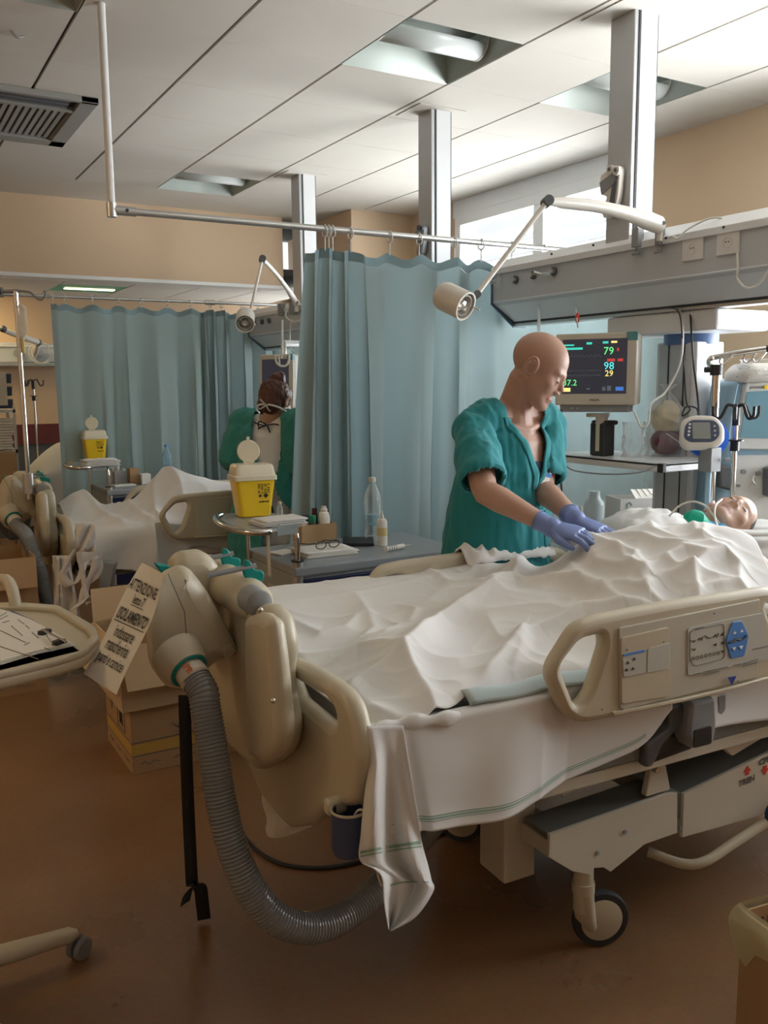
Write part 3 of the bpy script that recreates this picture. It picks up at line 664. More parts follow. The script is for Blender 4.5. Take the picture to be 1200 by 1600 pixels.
# ================================================================== HOSPITAL BEDS
def bed(origin, label, dz, near=True):
    t = thing('hospital_bed', label, 'hospital bed', origin, 'cream hospital beds with air mattress pumps', TH, world=False)
    YZ = np.array([[0, 0, -1.], [1, 0, 0], [0, 1, 0]])     # (u,v) -> (y,z), normal -x
    XZ = np.array([[1., 0, 0], [0, 0, -1.], [0, 1, 0]])    # (u,v) -> (x,z), normal -y
    up = lambda q: (q[0], q[1]+dz)
    # footboard with two carrying handles
    fb = lambda L: [tuple(bx(px, py, -.04)[1:]) for px, py in L]
    outer = fb([(441, 1019), (490, 1040), (540, 1071), (560, 1098), (572, 1150), (577, 1184), (568, 1256), (520, 1262), (492, 1289)])
    half = outer+[(0., .42)]
    full = [(0, outer[0][1])]+[p for p in outer]+[(-.1, .425)]+[(.1, .425)]+[(-p[0], p[1]) for p in outer[::-1]]
    hole = fb([(458, 1052), (474, 1088), (528, 1133), (539, 1130), (537, 1108), (522, 1088)])
    fl = [fillet([up(p) for p in full], .03, 4), fillet([up(p) for p in hole], .012, 4), fillet([up((-p[0], p[1])) for p in hole], .012, 4)]
    plate('footboard', fl, .045, .018, 'bed', YZ, (-.04, 0, 0), t)
    # mattress and deck
    b = MB(); b.b2((.0, -.43, .60+dz), (1.98, .43, .78+dz)); b.build('mattress', 'sheet', t, bevel=.05, bseg=4)
    b = MB(); b.b2((-.01, -.43, .555+dz), (2.0, .43, .60+dz)); b.build('deck', 'deck', t, smooth=False, bevel=.006)
    # side rails
    O = [(.407, .864), (.458, .758), (.505, .724), (.61, .720), (1.18, .728), (1.27, .76), (1.32, .86), (1.24, .95), (1.11, .974), (.779, .977), (.553, .972), (.489, .963)]
    h1 = [by(px, py, -.5)[[0, 2]] for px, py in [(941, 990), (907, 999), (874, 1042), (900, 1106), (919, 1085), (943, 1010)]]
    h2 = [(1.10, .935), (1.19, .915), (1.25, .86), (1.22, .79), (1.17, .80)]
    for sgn, name, zo in ((-1, 'side_rail', 0), (1, 'side_rail', -.045)):
        Y = sgn*.485
        r = plate(name, [fillet([up((p[0], p[1]+zo)) for p in O], .035, 5), fillet([up((p[0], p[1]+zo)) for p in h1], .02, 4), fillet([up((p[0], p[1]+zo)) for p in h2], .02, 4)], .042, .017, 'bed', XZ, (0, Y, 0), t)
        if sgn < 0: near_rail = r
        # head-end rail, largely outside the photograph
        O2 = [(1.42, .80), (1.50, .72), (1.95, .72), (2.0, .80), (1.98, 1.02), (1.85, 1.06), (1.50, 1.03), (1.43, .95)]
        if sgn < 0: plate('side_rail', [fillet([up((p[0]+(.0), p[1]+zo-.02)) for p in O2], .05, 5)], .042, .017, 'bed', XZ, (0, Y, 0), t)
    rp = lambda L: [tuple(up(by(px, py, -.508)[[0, 2]])) for px, py in L]
    YO = -.508
    plate('trim_bead', [rp([(956, 1112), (1070, 1089), (1130, 1075), (1200, 1056), (1200, 1061), (1131, 1081), (1071, 1095), (957, 1118)])], .012, .003, 'bed', XZ, (0, YO, 0), near_rail)
    plate('rail_panel', [fillet(rp([(966, 981), (1186, 936), (1186, 941), (1183, 1058), (968, 1110)]), .01)], .006, .002, 'bed_panel', XZ, (0, YO, 0), near_rail)
    if near:
        plate('access_panel', [fillet(rp([(968, 996), (1043, 979), (1045, 1087), (969, 1099)]), .008)], .004, .001, 'bed', XZ, (0, YO-.004, 0), near_rail)
        plate('nurse_label', [fillet(rp([(969, 1021), (1006, 1014), (1005, 1050), (971, 1057)]), .006)], .002, .0006, 'lgrey_label', XZ, (0, YO-.007, 0), near_rail)
        plate('nurse_label', [fillet(rp([(1009, 1012), (1043, 1003), (1042, 1044), (1008, 1050)]), .006)], .002, .0006, 'lgrey_label', XZ, (0, YO-.0065, 0), near_rail)
        plate('blue_line', [rp([(970, 1021), (1004, 1013.5), (1004, 1017), (970, 1024.5)])], .002, .0004, 'blue_label', XZ, (0, YO-.008, 0), near_rail)
        plate('control_label', [fillet(rp([(1072, 981), (1130, 968), (1190, 957), (1197, 1030), (1072, 1055)]), .008)], .003, .0008, 'lgrey_label', XZ, (0, YO-.004, 0), near_rail)
        P = rp([(1075, 985), (1128, 973), (1129, 1028), (1082, 1040), (1075, 1030)])
        b = MB(); b.tube([(x, YO-.0065, z) for x, z in fillet(P, .012)], .0008, 6, closed=True); b.build('key_outline', 'ink_grey', near_rail)
        plate('hexagon_pad', [fillet(rp([(1141, 971), (1155, 969), (1166, 992), (1159, 1024), (1138, 1028), (1130, 1000)]), .006)], .005, .0015, 'blue_label', XZ, (0, YO-.006, 0), near_rail)
        def tri(cx, cy, r, d, m, nm='arrow_mark'):
            P = rp([(cx-r, cy+d*r*.8), (cx+r, cy+d*r*.8-r*.35), (cx, cy-d*r)]); plate(nm, [P], .002, .0003, m, XZ, (0, YO-.0095, 0), near_rail)
        for px, py, d in ((1143, 987, 1), (1154, 984.5, 1), (1142, 1013, -1), (1153, 1011, -1)): tri(px, py, 2.8, d, 'white_ink')
        b = MB(); b.tube([(x, YO-.0095, z) for x, z in rp([(1134, 1003), (1140, 1001), (1146, 997), (1150, 999), (1156, 997), (1161, 992)])], .0028, 6); b.build('figure_mark', 'ink', near_rail)
        tri(1139, 1062, 6.5, -1, mat('dark_blue_mark', (.03, .05, .30), .5))
        b = MB()
        for cx, cy, w, a in ((1079, 1000, 4, 0), (1091, 997, 4, 1), (1103, 994, 5, -1), (1115, 992, 4, 1.4), (1080, 1013, 3.2, 0), (1125, 990, 2, 1), (1125, 1003, 2, .5), (1114, 1006, 2, .5), (1125, 1016, 2.4, 0)):
            P = rp([(cx-w, cy+a*2), (cx, cy-a), (cx+w*.6, cy+2.5), (cx+w, cy-a*2-1)]); b.tube([(x, YO-.0065, z) for x, z in P], .0011, 6)
        for k in range(7): P = rp([(1080+k*6.5, 1028-k*1.5)])[0]; b.tube([(P[0]+.0045*math.cos(a), YO-.0065, P[1]+.0045*math.sin(a)) for a in np.linspace(0, 2*PI, 10, endpoint=False)], .0006, 5, closed=True)
        for cx, cy in ((977, 1034), (987, 1028), (975, 1045), (985, 1043)): P = rp([(cx-2, cy+2), (cx+2, cy+1), (cx, cy-2)]); b.tube([(x, YO-.009, z) for x, z in P], .001, 5, closed=True)
        b.build('key_icons', 'ink', near_rail)
        b = MB()
        for k, (x0, y0, x1, y1) in enumerate([(1080, 1053, 1093, 1050), (1096, 1049, 1134, 1041), (1096, 1053, 1120, 1048), (1142, 1039, 1155, 1036), (1157, 1036, 1181, 1029), (1157, 1040, 1180, 1034), (1083, 982, 1096, 979), (1172, 1014, 1198, 1008)]):
            P = rp([(x0, y0), (x1, y1)]); b.tube([(P[0][0], YO-.0065, P[0][1]), (P[1][0], YO-.0065, P[1][1])], .0011, 5)
        b.build('fine_print', 'ink_grey', near_rail)
        b = MB()
        for px, py in ((977, 1014), (1034, 1002), (1113, 958), (1150, 1063), (938, 1107), (970, 1107)): q = rp([(px, py)])[0]; b.cyl((q[0], YO-.005, q[1]), (q[0], YO-.008, q[1]), .0022, 8)
        b.build('screw', 'mgrey', near_rail)
    # grey rail linkage under the near rail
    rq = lambda L, y: [tuple(up(by(px, py, y)[[0, 2]])) for px, py in L]
    for Y in (-.44, .44):
        plate('rail_arm', [fillet(rq([(1040, 1103), (1072, 1096), (1062, 1128), (1030, 1160), (1014, 1195), (1002, 1197), (1004, 1160), (1040, 1133)], -.44), .01)], .03, .008, 'dgrey', XZ, (0, Y, 0), t)
        plate('rail_block', [fillet(rq([(1072, 1096), (1110, 1086), (1112, 1130), (1106, 1160), (1075, 1168), (1066, 1150)], -.46), .012)], .06, .01, 'mgrey', XZ, (0, Y*1.02, 0), t)
        plate('rail_arm', [fillet(rq([(1116, 1085), (1131, 1081), (1130, 1108), (1112, 1130), (1110, 1122), (1118, 1106)], -.44), .008)], .02, .005, 'mgrey', XZ, (0, Y, 0), t)
    if near:
        plate('recess', [fillet(rq([(1077, 1138), (1104, 1130), (1104, 1158), (1076, 1165)], -.485), .006)], .004, .001, 'black', XZ, (0, -.5, 0), t)
        plate('latch_plate', [rq([(1000, 1172), (1060, 1120), (1074, 1120), (1076, 1168), (1015, 1190)], -.42)], .02, .002, 'black', XZ, (0, -.42, 0), t)
    # upper frame rail
    for Y in (-.40, .40):
        b = MB(); b.b2((.35, Y-.02, .515+dz), (1.95, Y+.02, .55+dz)); b.build('frame_rail', 'bed_metal', t, smooth=False, bevel=.005)
    # scissor links and lift column
    b = MB(); b.b2((.50, -.22, .18), (.60, -.10, .54+dz)); b.build('lift_column', 'bed_metal', t, smooth=False, bevel=.006); b = MB(); b.b2((.50, .10, .18), (.60, .22, .54+dz)); b.build('lift_column', 'bed_metal', t, smooth=False, bevel=.006)
    for Y in (-.34, .34):
        plate('scissor_link', [fillet(rq([(1014, 1196), (1036, 1190), (1044, 1232), (1004, 1244)], -.34), .01)], .02, .004, 'bed_metal', XZ, (0, Y, 0), t)
        plate('scissor_link', [fillet(rq([(1118, 1158), (1190, 1130), (1196, 1142), (1190, 1150), (1140, 1180)], -.36), .006)], .02, .004, 'bed_metal', XZ, (0, Y*1.06, 0), t)
    q = by(1026, 1203, -.36); b = MB(); b.cyl((q[0], -.352, q[2]+dz), (q[0], -.366, q[2]+dz), .009, 12); b.build('bolt', 'chrome', t)
    b = MB(); b.tube([(.62, -.30, .44), (.78, -.30, .50), (.84, -.30, .53)], .008, 8); b.tube([(.86, -.33, .47), (.98, -.33, .50), (1.05, -.33, .55), (1.16, -.33, .47)], .008, 8); b.build('wire_guide', 'bed_metal', t)
    # base: foot beam, body cover
    PA = [tuple(by(px, py, -.35)[[0, 2]]) for px, py in [(857, 1303), (1042, 1238), (1056, 1238), (1056, 1300), (1005, 1318), (952, 1361), (941, 1354), (926, 1355), (922, 1366), (892, 1360), (855, 1338)]]
    for Y in (-.35, .35):
        plate('base_arm', [PA], .012, .002, 'bed_metal', XZ, (0, Y, 0), t)
    b = MB(); b.b2((PA[0][0]+.01, -.34, .30), (PA[0][0]+.10, .34, .345)); b.build('cross_beam', 'bed_metal', t, smooth=False, bevel=.006)
    b = MB(); b.prism([(PA[0][0]+.004, -.345, PA[0][1]-.004), (PA[1][0], -.345, PA[1][1]-.004), (PA[1][0], -.345, PA[1][1]-.012), (PA[0][0]+.004, -.345, PA[0][1]-.012)], (0, .10, 0)); b.build('base_top', 'deck', t, smooth=False)
    PB = [(1.0, .250), (1.0, .378), (1.36, .432), (2.0, .46), (2.0, .22), (1.36, .235)]
    plate('base_cover', [PB], .012, .002, 'bed_metal', XZ, (0, -.35, 0), t)
    plate('base_cover', [PB], .012, .002, 'bed_metal', XZ, (0, .35, 0), t)
    b = MB(); b.prism([(x, -.345, z) for x, z in [(.93, .40), (1.0, .376), (1.36, .430), (2.0, .458), (2.0, .40), (1.0, .30)]], (0, .69, 0)); b.build('base_body', 'deck', t, smooth=False)
    for y0 in (-.1, .1):
        b = MB(); b.tube([(.97, y0-.1, .40), (1.12, y0-.16, .44)], .006, 6); b.build('seam', 'dark', t)
    if near:
        for px, py in ((933, 1333), (976, 1300), (1063, 1293)): q = by(px, py, -.357); b = MB(); b.cyl((q[0], -.355, q[2]), (q[0], -.36, q[2]), .006, 10); b.build('bolt', 'mgrey', t)
        q = by(1167, 1213, -.36); RR = XZ@np.array([[math.cos(.0), -math.sin(.0), 0], [math.sin(.0), math.cos(.0), 0], [0, 0, 1.]])
        tilt = lambda a: XZ@rotz(a)
        text('TREN', 'tren_print', .026, 'ink_grey', tilt(.10), (q[0]+.004, -.358, q[2]-.016), t, bold=.0006)
        text('CPR', 'cpr_print', .026, 'ink_grey', tilt(.10), (q[0]+.075, -.358, q[2]+.030), t, bold=.0006)
        for ox, oz, s in ((.004, .012, 1), (.078, .004, -1)):
            P = [(-.016, 0), (0, s*.018), (.016, 0), (.007, 0), (.007, -s*.01), (-.007, -s*.01), (-.007, 0)]
            plate('arrow_print', [[(q[0]+ox+x, q[2]+oz+z) for x, z in P]], .002, .0003, 'red', XZ, (0, -.357, 0), t)
    # foot pedal bar and pedals
    b = MB(); b.tube(spline([(.93, -.30, .20), (.985, -.37, .185), (1.04, -.40, .19), (1.15, -.40, .215), (1.30, -.40, .25)], 6), .014, 12); b.build('pedal_bar', 'bed', t)
    b = MB(); b.lathe([(.001, -.012), (.036, -.012), (.042, 0), (.036, .012), (.001, .014)], (1.315, -.415, .262), 24, ax=(-.35, -.85, .4)); b.build('brake_pedal', mat('navy_pedal', (.02, .05, .16), .5), t)
    b = MB(); b.lathe([(.001, -.012), (.036, -.012), (.042, 0), (.036, .012), (.001, .014)], (1.40, -.40, .26), 24, ax=(-.35, -.85, .4)); b.build('steer_pedal', 'red', t)
    # casters
    for k, (cx, cy, a) in enumerate(((.735, -.33, 2.6), (.70, .31, 2.0), (1.9, -.33, 2.4), (1.9, .33, 2.0))):
        ax = V(math.cos(a+1.6), -abs(math.sin(a+1.6))-.6, 0); ax /= np.linalg.norm(ax); tr = np.cross(V(0, 0, 1), ax)
        c = V(cx, cy, .078)
        b = MB(); b.cyl((cx-.06, cy, .12), (cx-.06, cy, .30), .026, 20); b.lathe([(.03, 0), (.03, .03)], (cx-.06, cy, .17), 20)
        b.tube([(cx-.06, cy, .18), (cx-.052, cy, .10), (cx-.03, cy, .06)], [.03, .032, .018], 16, sq=.8); b.build('caster_fork', 'bed', t)
        b = MB(); b.lathe([(.06, -.014), (.074, -.014), (.078, -.006), (.078, .006), (.074, .014), (.06, .014)], c, 36, ax=ax); w = b.build('caster_wheel', 'rubber', t)
        b = MB(); b.lathe([(.001, -.019), (.05, -.018), (.062, -.012), (.062, .012), (.05, .018), (.001, .019)], c, 36, ax=ax); b.build('wheel_disc', 'bed', w)
    # headboard
    b = MB(); b.b2((2.0, -.45, .60), (2.05, .45, .93)); b.build('headboard', 'bed', t, bevel=.02, bseg=3)
    return t
bed1 = bed(tuple(BO), 'cream hospital bed in the foreground, its near side rail with a blue hexagon control pad', 0)
B2 = BO+V(.05, 3.17, 0)
bed2 = bed(tuple(B2), 'cream hospital bed of the second bay, beyond the notice paper, below the left curtain', -.05, near=False)

# ---------------------------------------------------------------- air mattress pump hung on a footboard
def hose_mesh(P, r, pitch=.0085, seg=18):
    P = spline(P, 14); L = [0]
    for a, c in zip(P, P[1:]): L.append(L[-1]+np.linalg.norm(c-a))
    n = int(L[-1]/pitch)*5; s = np.linspace(0, L[-1], n); A = np.array(P)
    Q = np.stack([np.interp(s, L, A[:, k]) for k in range(3)], 1)
    R = [r*(1-.09*(.5-.5*math.cos(2*PI*q/pitch))**2) for q in s]
    b = MB(); b.tube(list(Q), R, seg, caps=True); return b
def pump(origin, label, dz, hose, full):
    t = thing('mattress_pump', label, 'air mattress pump', origin, 'cream air mattress pumps hung on the footboards', TH, world=False)
    XZ = np.array([[1., 0, 0], [0, 0, -1.], [0, 1, 0]]); YZ = np.array([[0, 0, -1.], [1, 0, 0], [0, 1, 0]])
    up = lambda q: (q[0], q[1]+dz)
    Z = V(0, 0, dz)
    # front rounded housing
    A = [(262, 902), (287, 890), (302, 892), (330, 928), (379, 1018), (372, 1026), (330, 1045), (318, 1070), (292, 1083), (265, 1080), (246, 1055), (240, 1035), (238, 990), (244, 945)]
    P = fillet([up(by(x, y, .02)[[0, 2]]) for x, y in A], .02, 4)
    plate('housing', [P], .12, .045, 'bed', XZ, (0, .07, 0), t)
    A2 = [(285, 905), (300, 893), (335, 889), (356, 905), (384, 985), (384, 1016), (310, 1060), (272, 1035), (266, 960)]
    P = fillet([up(by(x, y, .02)[[0, 2]]) for x, y in A2], .02, 4)
    plate('rear_shell', [P], .10, .03, 'bed', XZ, (0.025, .22, .012), t)
    b = MB(); b.tube([V(*[by(x, y, .0)[0], -.0012, by(x, y, .0)[2]])+Z for x, y in ((262, 896), (288, 955), (292, 1000))], .0012, 5); b.build('seam', 'ink_grey', t)
    # casing against the footboard
    C = [(392, 942), (428, 944), (441, 962), (451, 1015), (444, 1057), (458, 1140), (450, 1177), (415, 1203), (372, 1167), (345, 1120), (330, 1040), (340, 960), (365, 930)]
    P = fillet([up(bx(x, y, -.10)[1:]) for x, y in C], .03, 4)
    plate('casing', [P], .065, .026, 'bed', YZ, (-.098, 0, 0), t)
    R3 = [(391, 962), (412, 956), (428, 968), (436, 1030), (447, 1150), (440, 1178), (418, 1196), (398, 1180), (392, 1060)]
    P = fillet([up(bx(x, y, -.14)[1:]) for x, y in R3], .02, 4)
    plate('casing_ridge', [P], .05, .024, 'bed', YZ, (-.135, 0, 0), t)
    # horizontal roll with grey end caps
    b = MB(); b.lathe([(.036, -.0), (.046, .02), (.05, .06), (.052, .25), (.05, .42), (.03, .45)], V(-.105, -.06, .985)+Z, 28, ax=(0, 1, 0)); b.build('roll', 'bed', t)
    b = MB(); b.lathe([(.001, -.036), (.022, -.036), (.031, -.032), (.034, .03)], V(-.118, -.075, .998)+Z, 24, ax=(0, 1, 0)); b.build('end_cap', 'mgrey', t)
    # hanger rods and teal hooks
    for y, x0, x1 in ((.02, -.20, -.10), (.20, -.20, -.10)):
        b = MB(); b.cyl(V(x0, y, 1.05)+Z, V(x1+.02, y, 1.062)+Z, .0068, 12); b.build('hanger_rod', 'mgrey', t)
        Pq = [(-.10, 1.01), (-.072, 1.015), (-.06, 1.03), (-.062, 1.048), (-.085, 1.052), (-.095, 1.076), (-.108, 1.08), (-.115, 1.05)]
        plate('hook', [fillet([up(p) for p in Pq], .008)], .012, .003, 'teal', XZ, (0, y, 0), t)
    plate('teal_edge', [fillet([up(by(x, y, .2)[[0, 2]]) for x, y in [(240, 879), (262, 882), (278, 895), (262, 905), (250, 893)]], .008)], .03, .004, 'teal', XZ, (0, .2, 0), t)
    # hose port
    c = by(291, 1042, -.02)+Z; ax = V(.25, -.85, -.45); ax /= np.linalg.norm(ax)
    b = MB(); b.lathe([(.062, -.05), (.06, -.02), (.052, .0), (.048, .012), (.001, .014)], c, 30, ax=ax); b.build('port_boss', 'bed', t)
    b = MB(); b.lathe([(.046, .0), (.046, .016), (.040, .018), (.038, .010)], c, 30, ax=ax); b.build('port_ring', 'teal', t)
    b = MB(); b.lathe([(.036, .0), (.037, .045), (.033, .05), (.001, .05)], c, 28, ax=ax); col = b.build('hose_collar', 'lid2', t)
    if full:
        x, y, z = frame_of(ax); 
        nn = loc(CP)-(c+ax*.025); nn = nn-ax*(nn@ax)*.9; nn /= np.linalg.norm(nn); uu_ = np.cross(V(0, 0, 1), nn); uu_ /= np.linalg.norm(uu_)
        text('CPR', 'cpr_print', .022, mat('orange_print', (.75, .18, .05), .5), np.stack([uu_, np.cross(nn, uu_), nn], 1)@rotz(-.75), c+ax*.026+nn*.040, t, bold=.0004)
        for px, py in ((427, 1095), (407, 953)):
            q = bx(px, py, -.165); b = MB(); b.ell(q+Z, (.006, .006, .006), seg=10); b.build('screw', 'chrome', t)
        plate('name_plate', [[up(by(x, y, -.01)[[0, 2]]) for x, y in [(284, 897), (296, 894), (300, 903), (290, 907)]]], .002, .0005, mat('brown_label', (.16, .06, .04), .6), XZ, (0, -.001, 0), t) if False else None
    H0 = [c+ax*.045, c+ax*.08+V(0, 0, -.01)]+[q for q in hose]
    hose_mesh(H0, .036).build('hose', 'hose', t)
    return t
MT['lid2'] = mat('cream_hose_collar', (.66, .60, .50), .35)
hp = [loc(att(x, y, t)) for x, y, t in [(322, 1110, 2.02), (334, 1180, 2.0), (345, 1250, 1.99), (362, 1320, 1.98), (392, 1390, 1.98), (436, 1438, 2.0), (490, 1450, 2.05), (545, 1428, 2.12), (590, 1388, 2.2), (640, 1330, 2.35), (690, 1270, 2.5)]]
pump1 = pump(tuple(BO), 'big cream air mattress pump on the near footboard, its ribbed grey hose sweeping down', 0, hp, True)
hp2 = [loc(att(x, y, t))-V(*(loc(B2)[:2]), 0) for x, y, t in [(40, 835, 4.55), (52, 865, 4.5), (62, 890, 4.5), (70, 925, 4.5), (78, 950, 4.5), (92, 975, 4.55)]]
pump2 = pump(tuple(B2), 'cream air mattress pump of the second bed, below the thin steel pole at left', -.05, hp2, False)
# ---------------------------------------------------------------- notice sheet taped to the pump
NA = [(222, 879, 2.12), (178, 962, 2.08), (130, 1052, 2.04)]; NB = [(257, 897, 1.97), (229, 985, 1.95), (183, 1086, 1.93)]
ea = spline([att(*q) for q in NA], 12); eb = spline([att(*q) for q in NB], 12)
def nsurf(u, v, off=0):
    k = v*24; i = min(23, max(0, int(k))); f = k-i
    A = ea[i]*(1-f)+ea[i+1]*f; Bq = eb[i]*(1-f)+eb[i+1]*f; n = np.cross(Bq-A, ea[min(24, i+1)]-ea[max(0, i-1)]); n /= np.linalg.norm(n)
    if n@(CP-A) < 0: n = -n
    return A*(1-u)+Bq*u+n*(.004*math.sin(u*3+v*6)+off)
b = MB(); b.grid([[nsurf(u, v) for u in np.linspace(0, 1, 70)] for v in np.linspace(0, 1, 110)])
ns = thing('notice_sheet', 'tall white paper notice with black Italian lettering, taped to the side of the near pump', 'paper notice', nsurf(.5, 1))
b.build('paper', 'paper', ns)
def ntext(s, v, size, italic=0, under=False, bold=.0, xs=1, u0=.5):
    cu = bpy.data.curves.new('t', 'FONT'); cu.body = s; cu.size = size; cu.align_x = 'CENTER'; cu.align_y = 'CENTER'; cu.shear = italic; cu.offset = bold; cu.resolution_u = 3
    tt = bpy.data.objects.new('tmp', cu); COL.objects.link(tt); me = bake(tt); bpy.data.objects.remove(tt)
    bm = bmesh.new(); bm.from_mesh(me); bmesh.ops.subdivide_edges(bm, edges=[e for e in bm.edges if e.calc_length() > .03], cuts=2); bm.to_mesh(me); bm.free()
    wmax = max(abs(p.co.x) for p in me.vertices); xs = min(xs, .44/wmax)
    mb = MB(); mb.v = [tuple(nsurf(min(.98, max(.02, u0+p.co.x*xs)), v-p.co.y*.92, .003)) for p in me.vertices]; mb.f = [tuple(p.vertices) for p in me.polygons]; mb.m = [0]*len(mb.f)
    if under:
        w = max(abs(p.co.x) for p in me.vertices)*xs
        mb.grid([[nsurf(min(.98, max(.02, u0+x)), v+y, .0015) for x in np.linspace(-w, w, 10)] for y in (size*.40, size*.45)])
    mb.build('lettering', 'ink', ns, smooth=False)
ntext('ATTENZIONE', .20, .155, bold=.0015)
ntext('letto 7', .31, .12, .2, True, bold=.002)
ntext('ISOLAMENTO', .46, .15, .3, True, bold=.003)
ntext('indossare', .60, .15, bold=.0015)
ntext('mascherina', .71, .15, bold=.0015)
ntext('guanti e camice', .82, .13, bold=.001)
# straps, cable, pot and plastic under the foot end
b = MB(); q = [att(288, 1086, 2.49), att(291, 1180, 2.46), att(295, 1280, 2.46), att(300, 1382, 2.46)]
def ribbon(P, w, dirs=None, th=.0015, n=8):
    P = spline(P, n); b = MB(); G = [[], []]
    wd = np.array(dirs if dirs is not None else rv, float)
    b.grid([[p-wd*w/2 for p in P], [p+wd*w/2 for p in P]]); return b
st = thing('black_strap', 'long black webbing strap with a plastic buckle hanging from the near pump to the floor', 'strap', att(318, 1436, 2.49))
ribbon(q, .034).build('webbing', 'black_strap', st, solid=.003)
ribbon([att(300, 1382, 2.46), att(312, 1385, 2.45), att(316, 1410, 2.46), att(319, 1436, 2.49)], .036, rv+uv*.2).build('webbing', 'black_strap', st, solid=.004)
ribbon([att(303, 1384, 2.45), att(294, 1395, 2.45), att(289, 1412, 2.44)], .026, rv+uv*.7).build('webbing', 'black_strap', st, solid=.003)
b = MB(); b.tube([att(299, 1379, 2.45), att(303, 1389, 2.45)], .010, 8, sq=.5); b.build('buckle', 'black', st)
ribbon([att(300, 1090, 2.45), att(312, 1150, 2.47), att(330, 1215, 2.5)], .014).build('webbing', 'black_strap', st, solid=.003)
cable('cable', 'black cable curving along the floor under the foot of the near bed', [atz(380, 1305, .02), atz(400, 1328, .01), atz(440, 1350, .008), atz(500, 1356, .008), atz(560, 1346, .008), atz(620, 1325, .008), atz(690, 1303, .008), atz(760, 1285, .008)], .0065, 'black')
t = thing('blue_pot', 'small dark blue cup-shaped holder hanging at the bottom corner of the near footboard', 'holder', W(-.03, -.33, .44))
c = bx(545, 1297, -.06); cw = W(*c)
b = MB(); b.lathe([(.026, -.052), (.033, -.048), (.037, -.03), (.036, .045), (.033, .045), (.031, -.03), (.001, -.035)], cw, 26); b.build('cup', mat('dark_blue_cup', (.05, .07, .15), .4), t)
b = MB(); b.tube([cw+V(.036*math.cos(a), .036*math.sin(a), .046) for a in np.linspace(0, 2*PI, 24, endpoint=False)], .003, 6, closed=True); b.build('rim', 'bed', t)
b = MB(); b.tube(spline([cw+V(0, -.01, .02), cw+V(.01, -.03, .055), cw+V(.03, -.05, .03), cw+V(.035, -.055, -.07), cw+V(.045, -.055, -.11)], 6), .0025, 6); b.build('cord', 'cable_white', t)
b = MB(); b.b2(cw+V(-.03, .03, .02), cw+V(.02, .06, .055)); b.build('mount', 'bed_metal', t, bevel=.008)
P = [bx(x, y, .03) for x, y in [(412, 1200), (411, 1270), (414, 1295), (424, 1308), (440, 1310), (495, 1290), (480, 1255), (450, 1230)]]
G = []; top = [(412, 1195), (440, 1222), (470, 1250), (492, 1275)]; bot = [(413, 1296), (430, 1309), (458, 1303), (492, 1290)]
ta = spline([W(*bx(x, y, .03)) for x, y in top], 6); tb = spline([W(*bx(x, y, .02)) for x, y in bot], 6)
b = MB(); b.grid([[a*(1-k)+c*k+ca*.008*math.sin(9*k+i*.5) for i, (a, c) in enumerate(zip(ta, tb))] for k in np.linspace(0, 1, 10)])
tag(b.build('plastic_sheet', 'film_milky'), 'milky plastic sheet hanging below the near footboard', 'plastic sheet')
# ================================================================== BED LINEN
def ridge_field(X, Y, ridges):
    Hh = np.zeros_like(X)
    for (P, amp, w, w2) in ridges:
        best = np.full(X.shape, 9.); sg = np.zeros_like(X); A = np.zeros_like(X); acc = 0; tot = sum(np.linalg.norm(np.subtract(b, a)) for a, b in zip(P, P[1:]))+1e-9
        for a, b in zip(P, P[1:]):
            a = np.array(a); b = np.array(b); d = b-a; L = np.linalg.norm(d)+1e-9
            t = np.clip(((X-a[0])*d[0]+(Y-a[1])*d[1])/L**2, 0, 1); px = X-a[0]-t*d[0]; py = Y-a[1]-t*d[1]; q = np.sqrt(px*px+py*py)
            m = q < best; best = np.where(m, q, best); sg = np.where(m, d[0]*py-d[1]*px, sg)
            s = (acc+t*L)/tot; A = np.where(m, np.sin(np.clip(s*.86+.07, 0, 1)*PI)**.45, A); acc += L
        ww = np.where(sg > 0, w, w2)
        Hh += 1.0*amp*A*np.exp(-(np.sqrt(best**2+.006**2)-.006)/(ww*.74))
    return Hh
def wrinkle(X, Y, s=0):
    out = np.zeros(X.size); xf, yf = X.ravel(), Y.ravel()
    for i in range(out.size):
        x, y = xf[i], yf[i]
        wx = x+.10*noise.noise((x*3, y*3, s+5)); wy = y+.10*noise.noise((x*3, y*3, s+9))
        a = 1-abs(noise.noise((wx*4.2, wy*5.5, s)))*2.2; b = 1-abs(noise.noise((wx*9, wy*12, s+3)))*2.2; c = noise.noise((wx*3, wy*3, s+7))
        out[i] = .55*a*abs(a)+.22*b*abs(b)*max(0, c+.45)+.5*c
    return out.reshape(X.shape)
def sstep(a, b, x): t = np.clip((x-a)/(b-a), 0, 1); return t*t*(3-2*t)
def h0(x, y):
    h = .805+0*x
    h = h+.075*sstep(.05, .48, y)*(1-sstep(.85, 1.1, x))
    h = h+.232*np.exp(-np.abs((x-1.21)/.30)**2.8-np.abs((y-.03)/np.where(y < .03, .36, .27))**2.1)
    h = h+.085*np.exp(-((x-.68)/.22)**2-((y+.02)/.26)**2)
    h = h+.05*np.exp(-((x-.25)/.15)**2-((y+.12)/.2)**2)
    h = h+.075*sstep(.62, .95, x)*sstep(.10, -.30, y)
    h = h+.05*np.exp(-((x-1.36)/.14)**2-((y+.20)/.12)**2)
    return h
def onsheet(px, py, add=.02):
    for t in np.arange(1.4, 4.2, .004):
        q = loc(att(px, py, t))
        if q[1] > -.47 and q[2] < float(h0(q[0], q[1]))+add: break
    return tuple(q[:2])
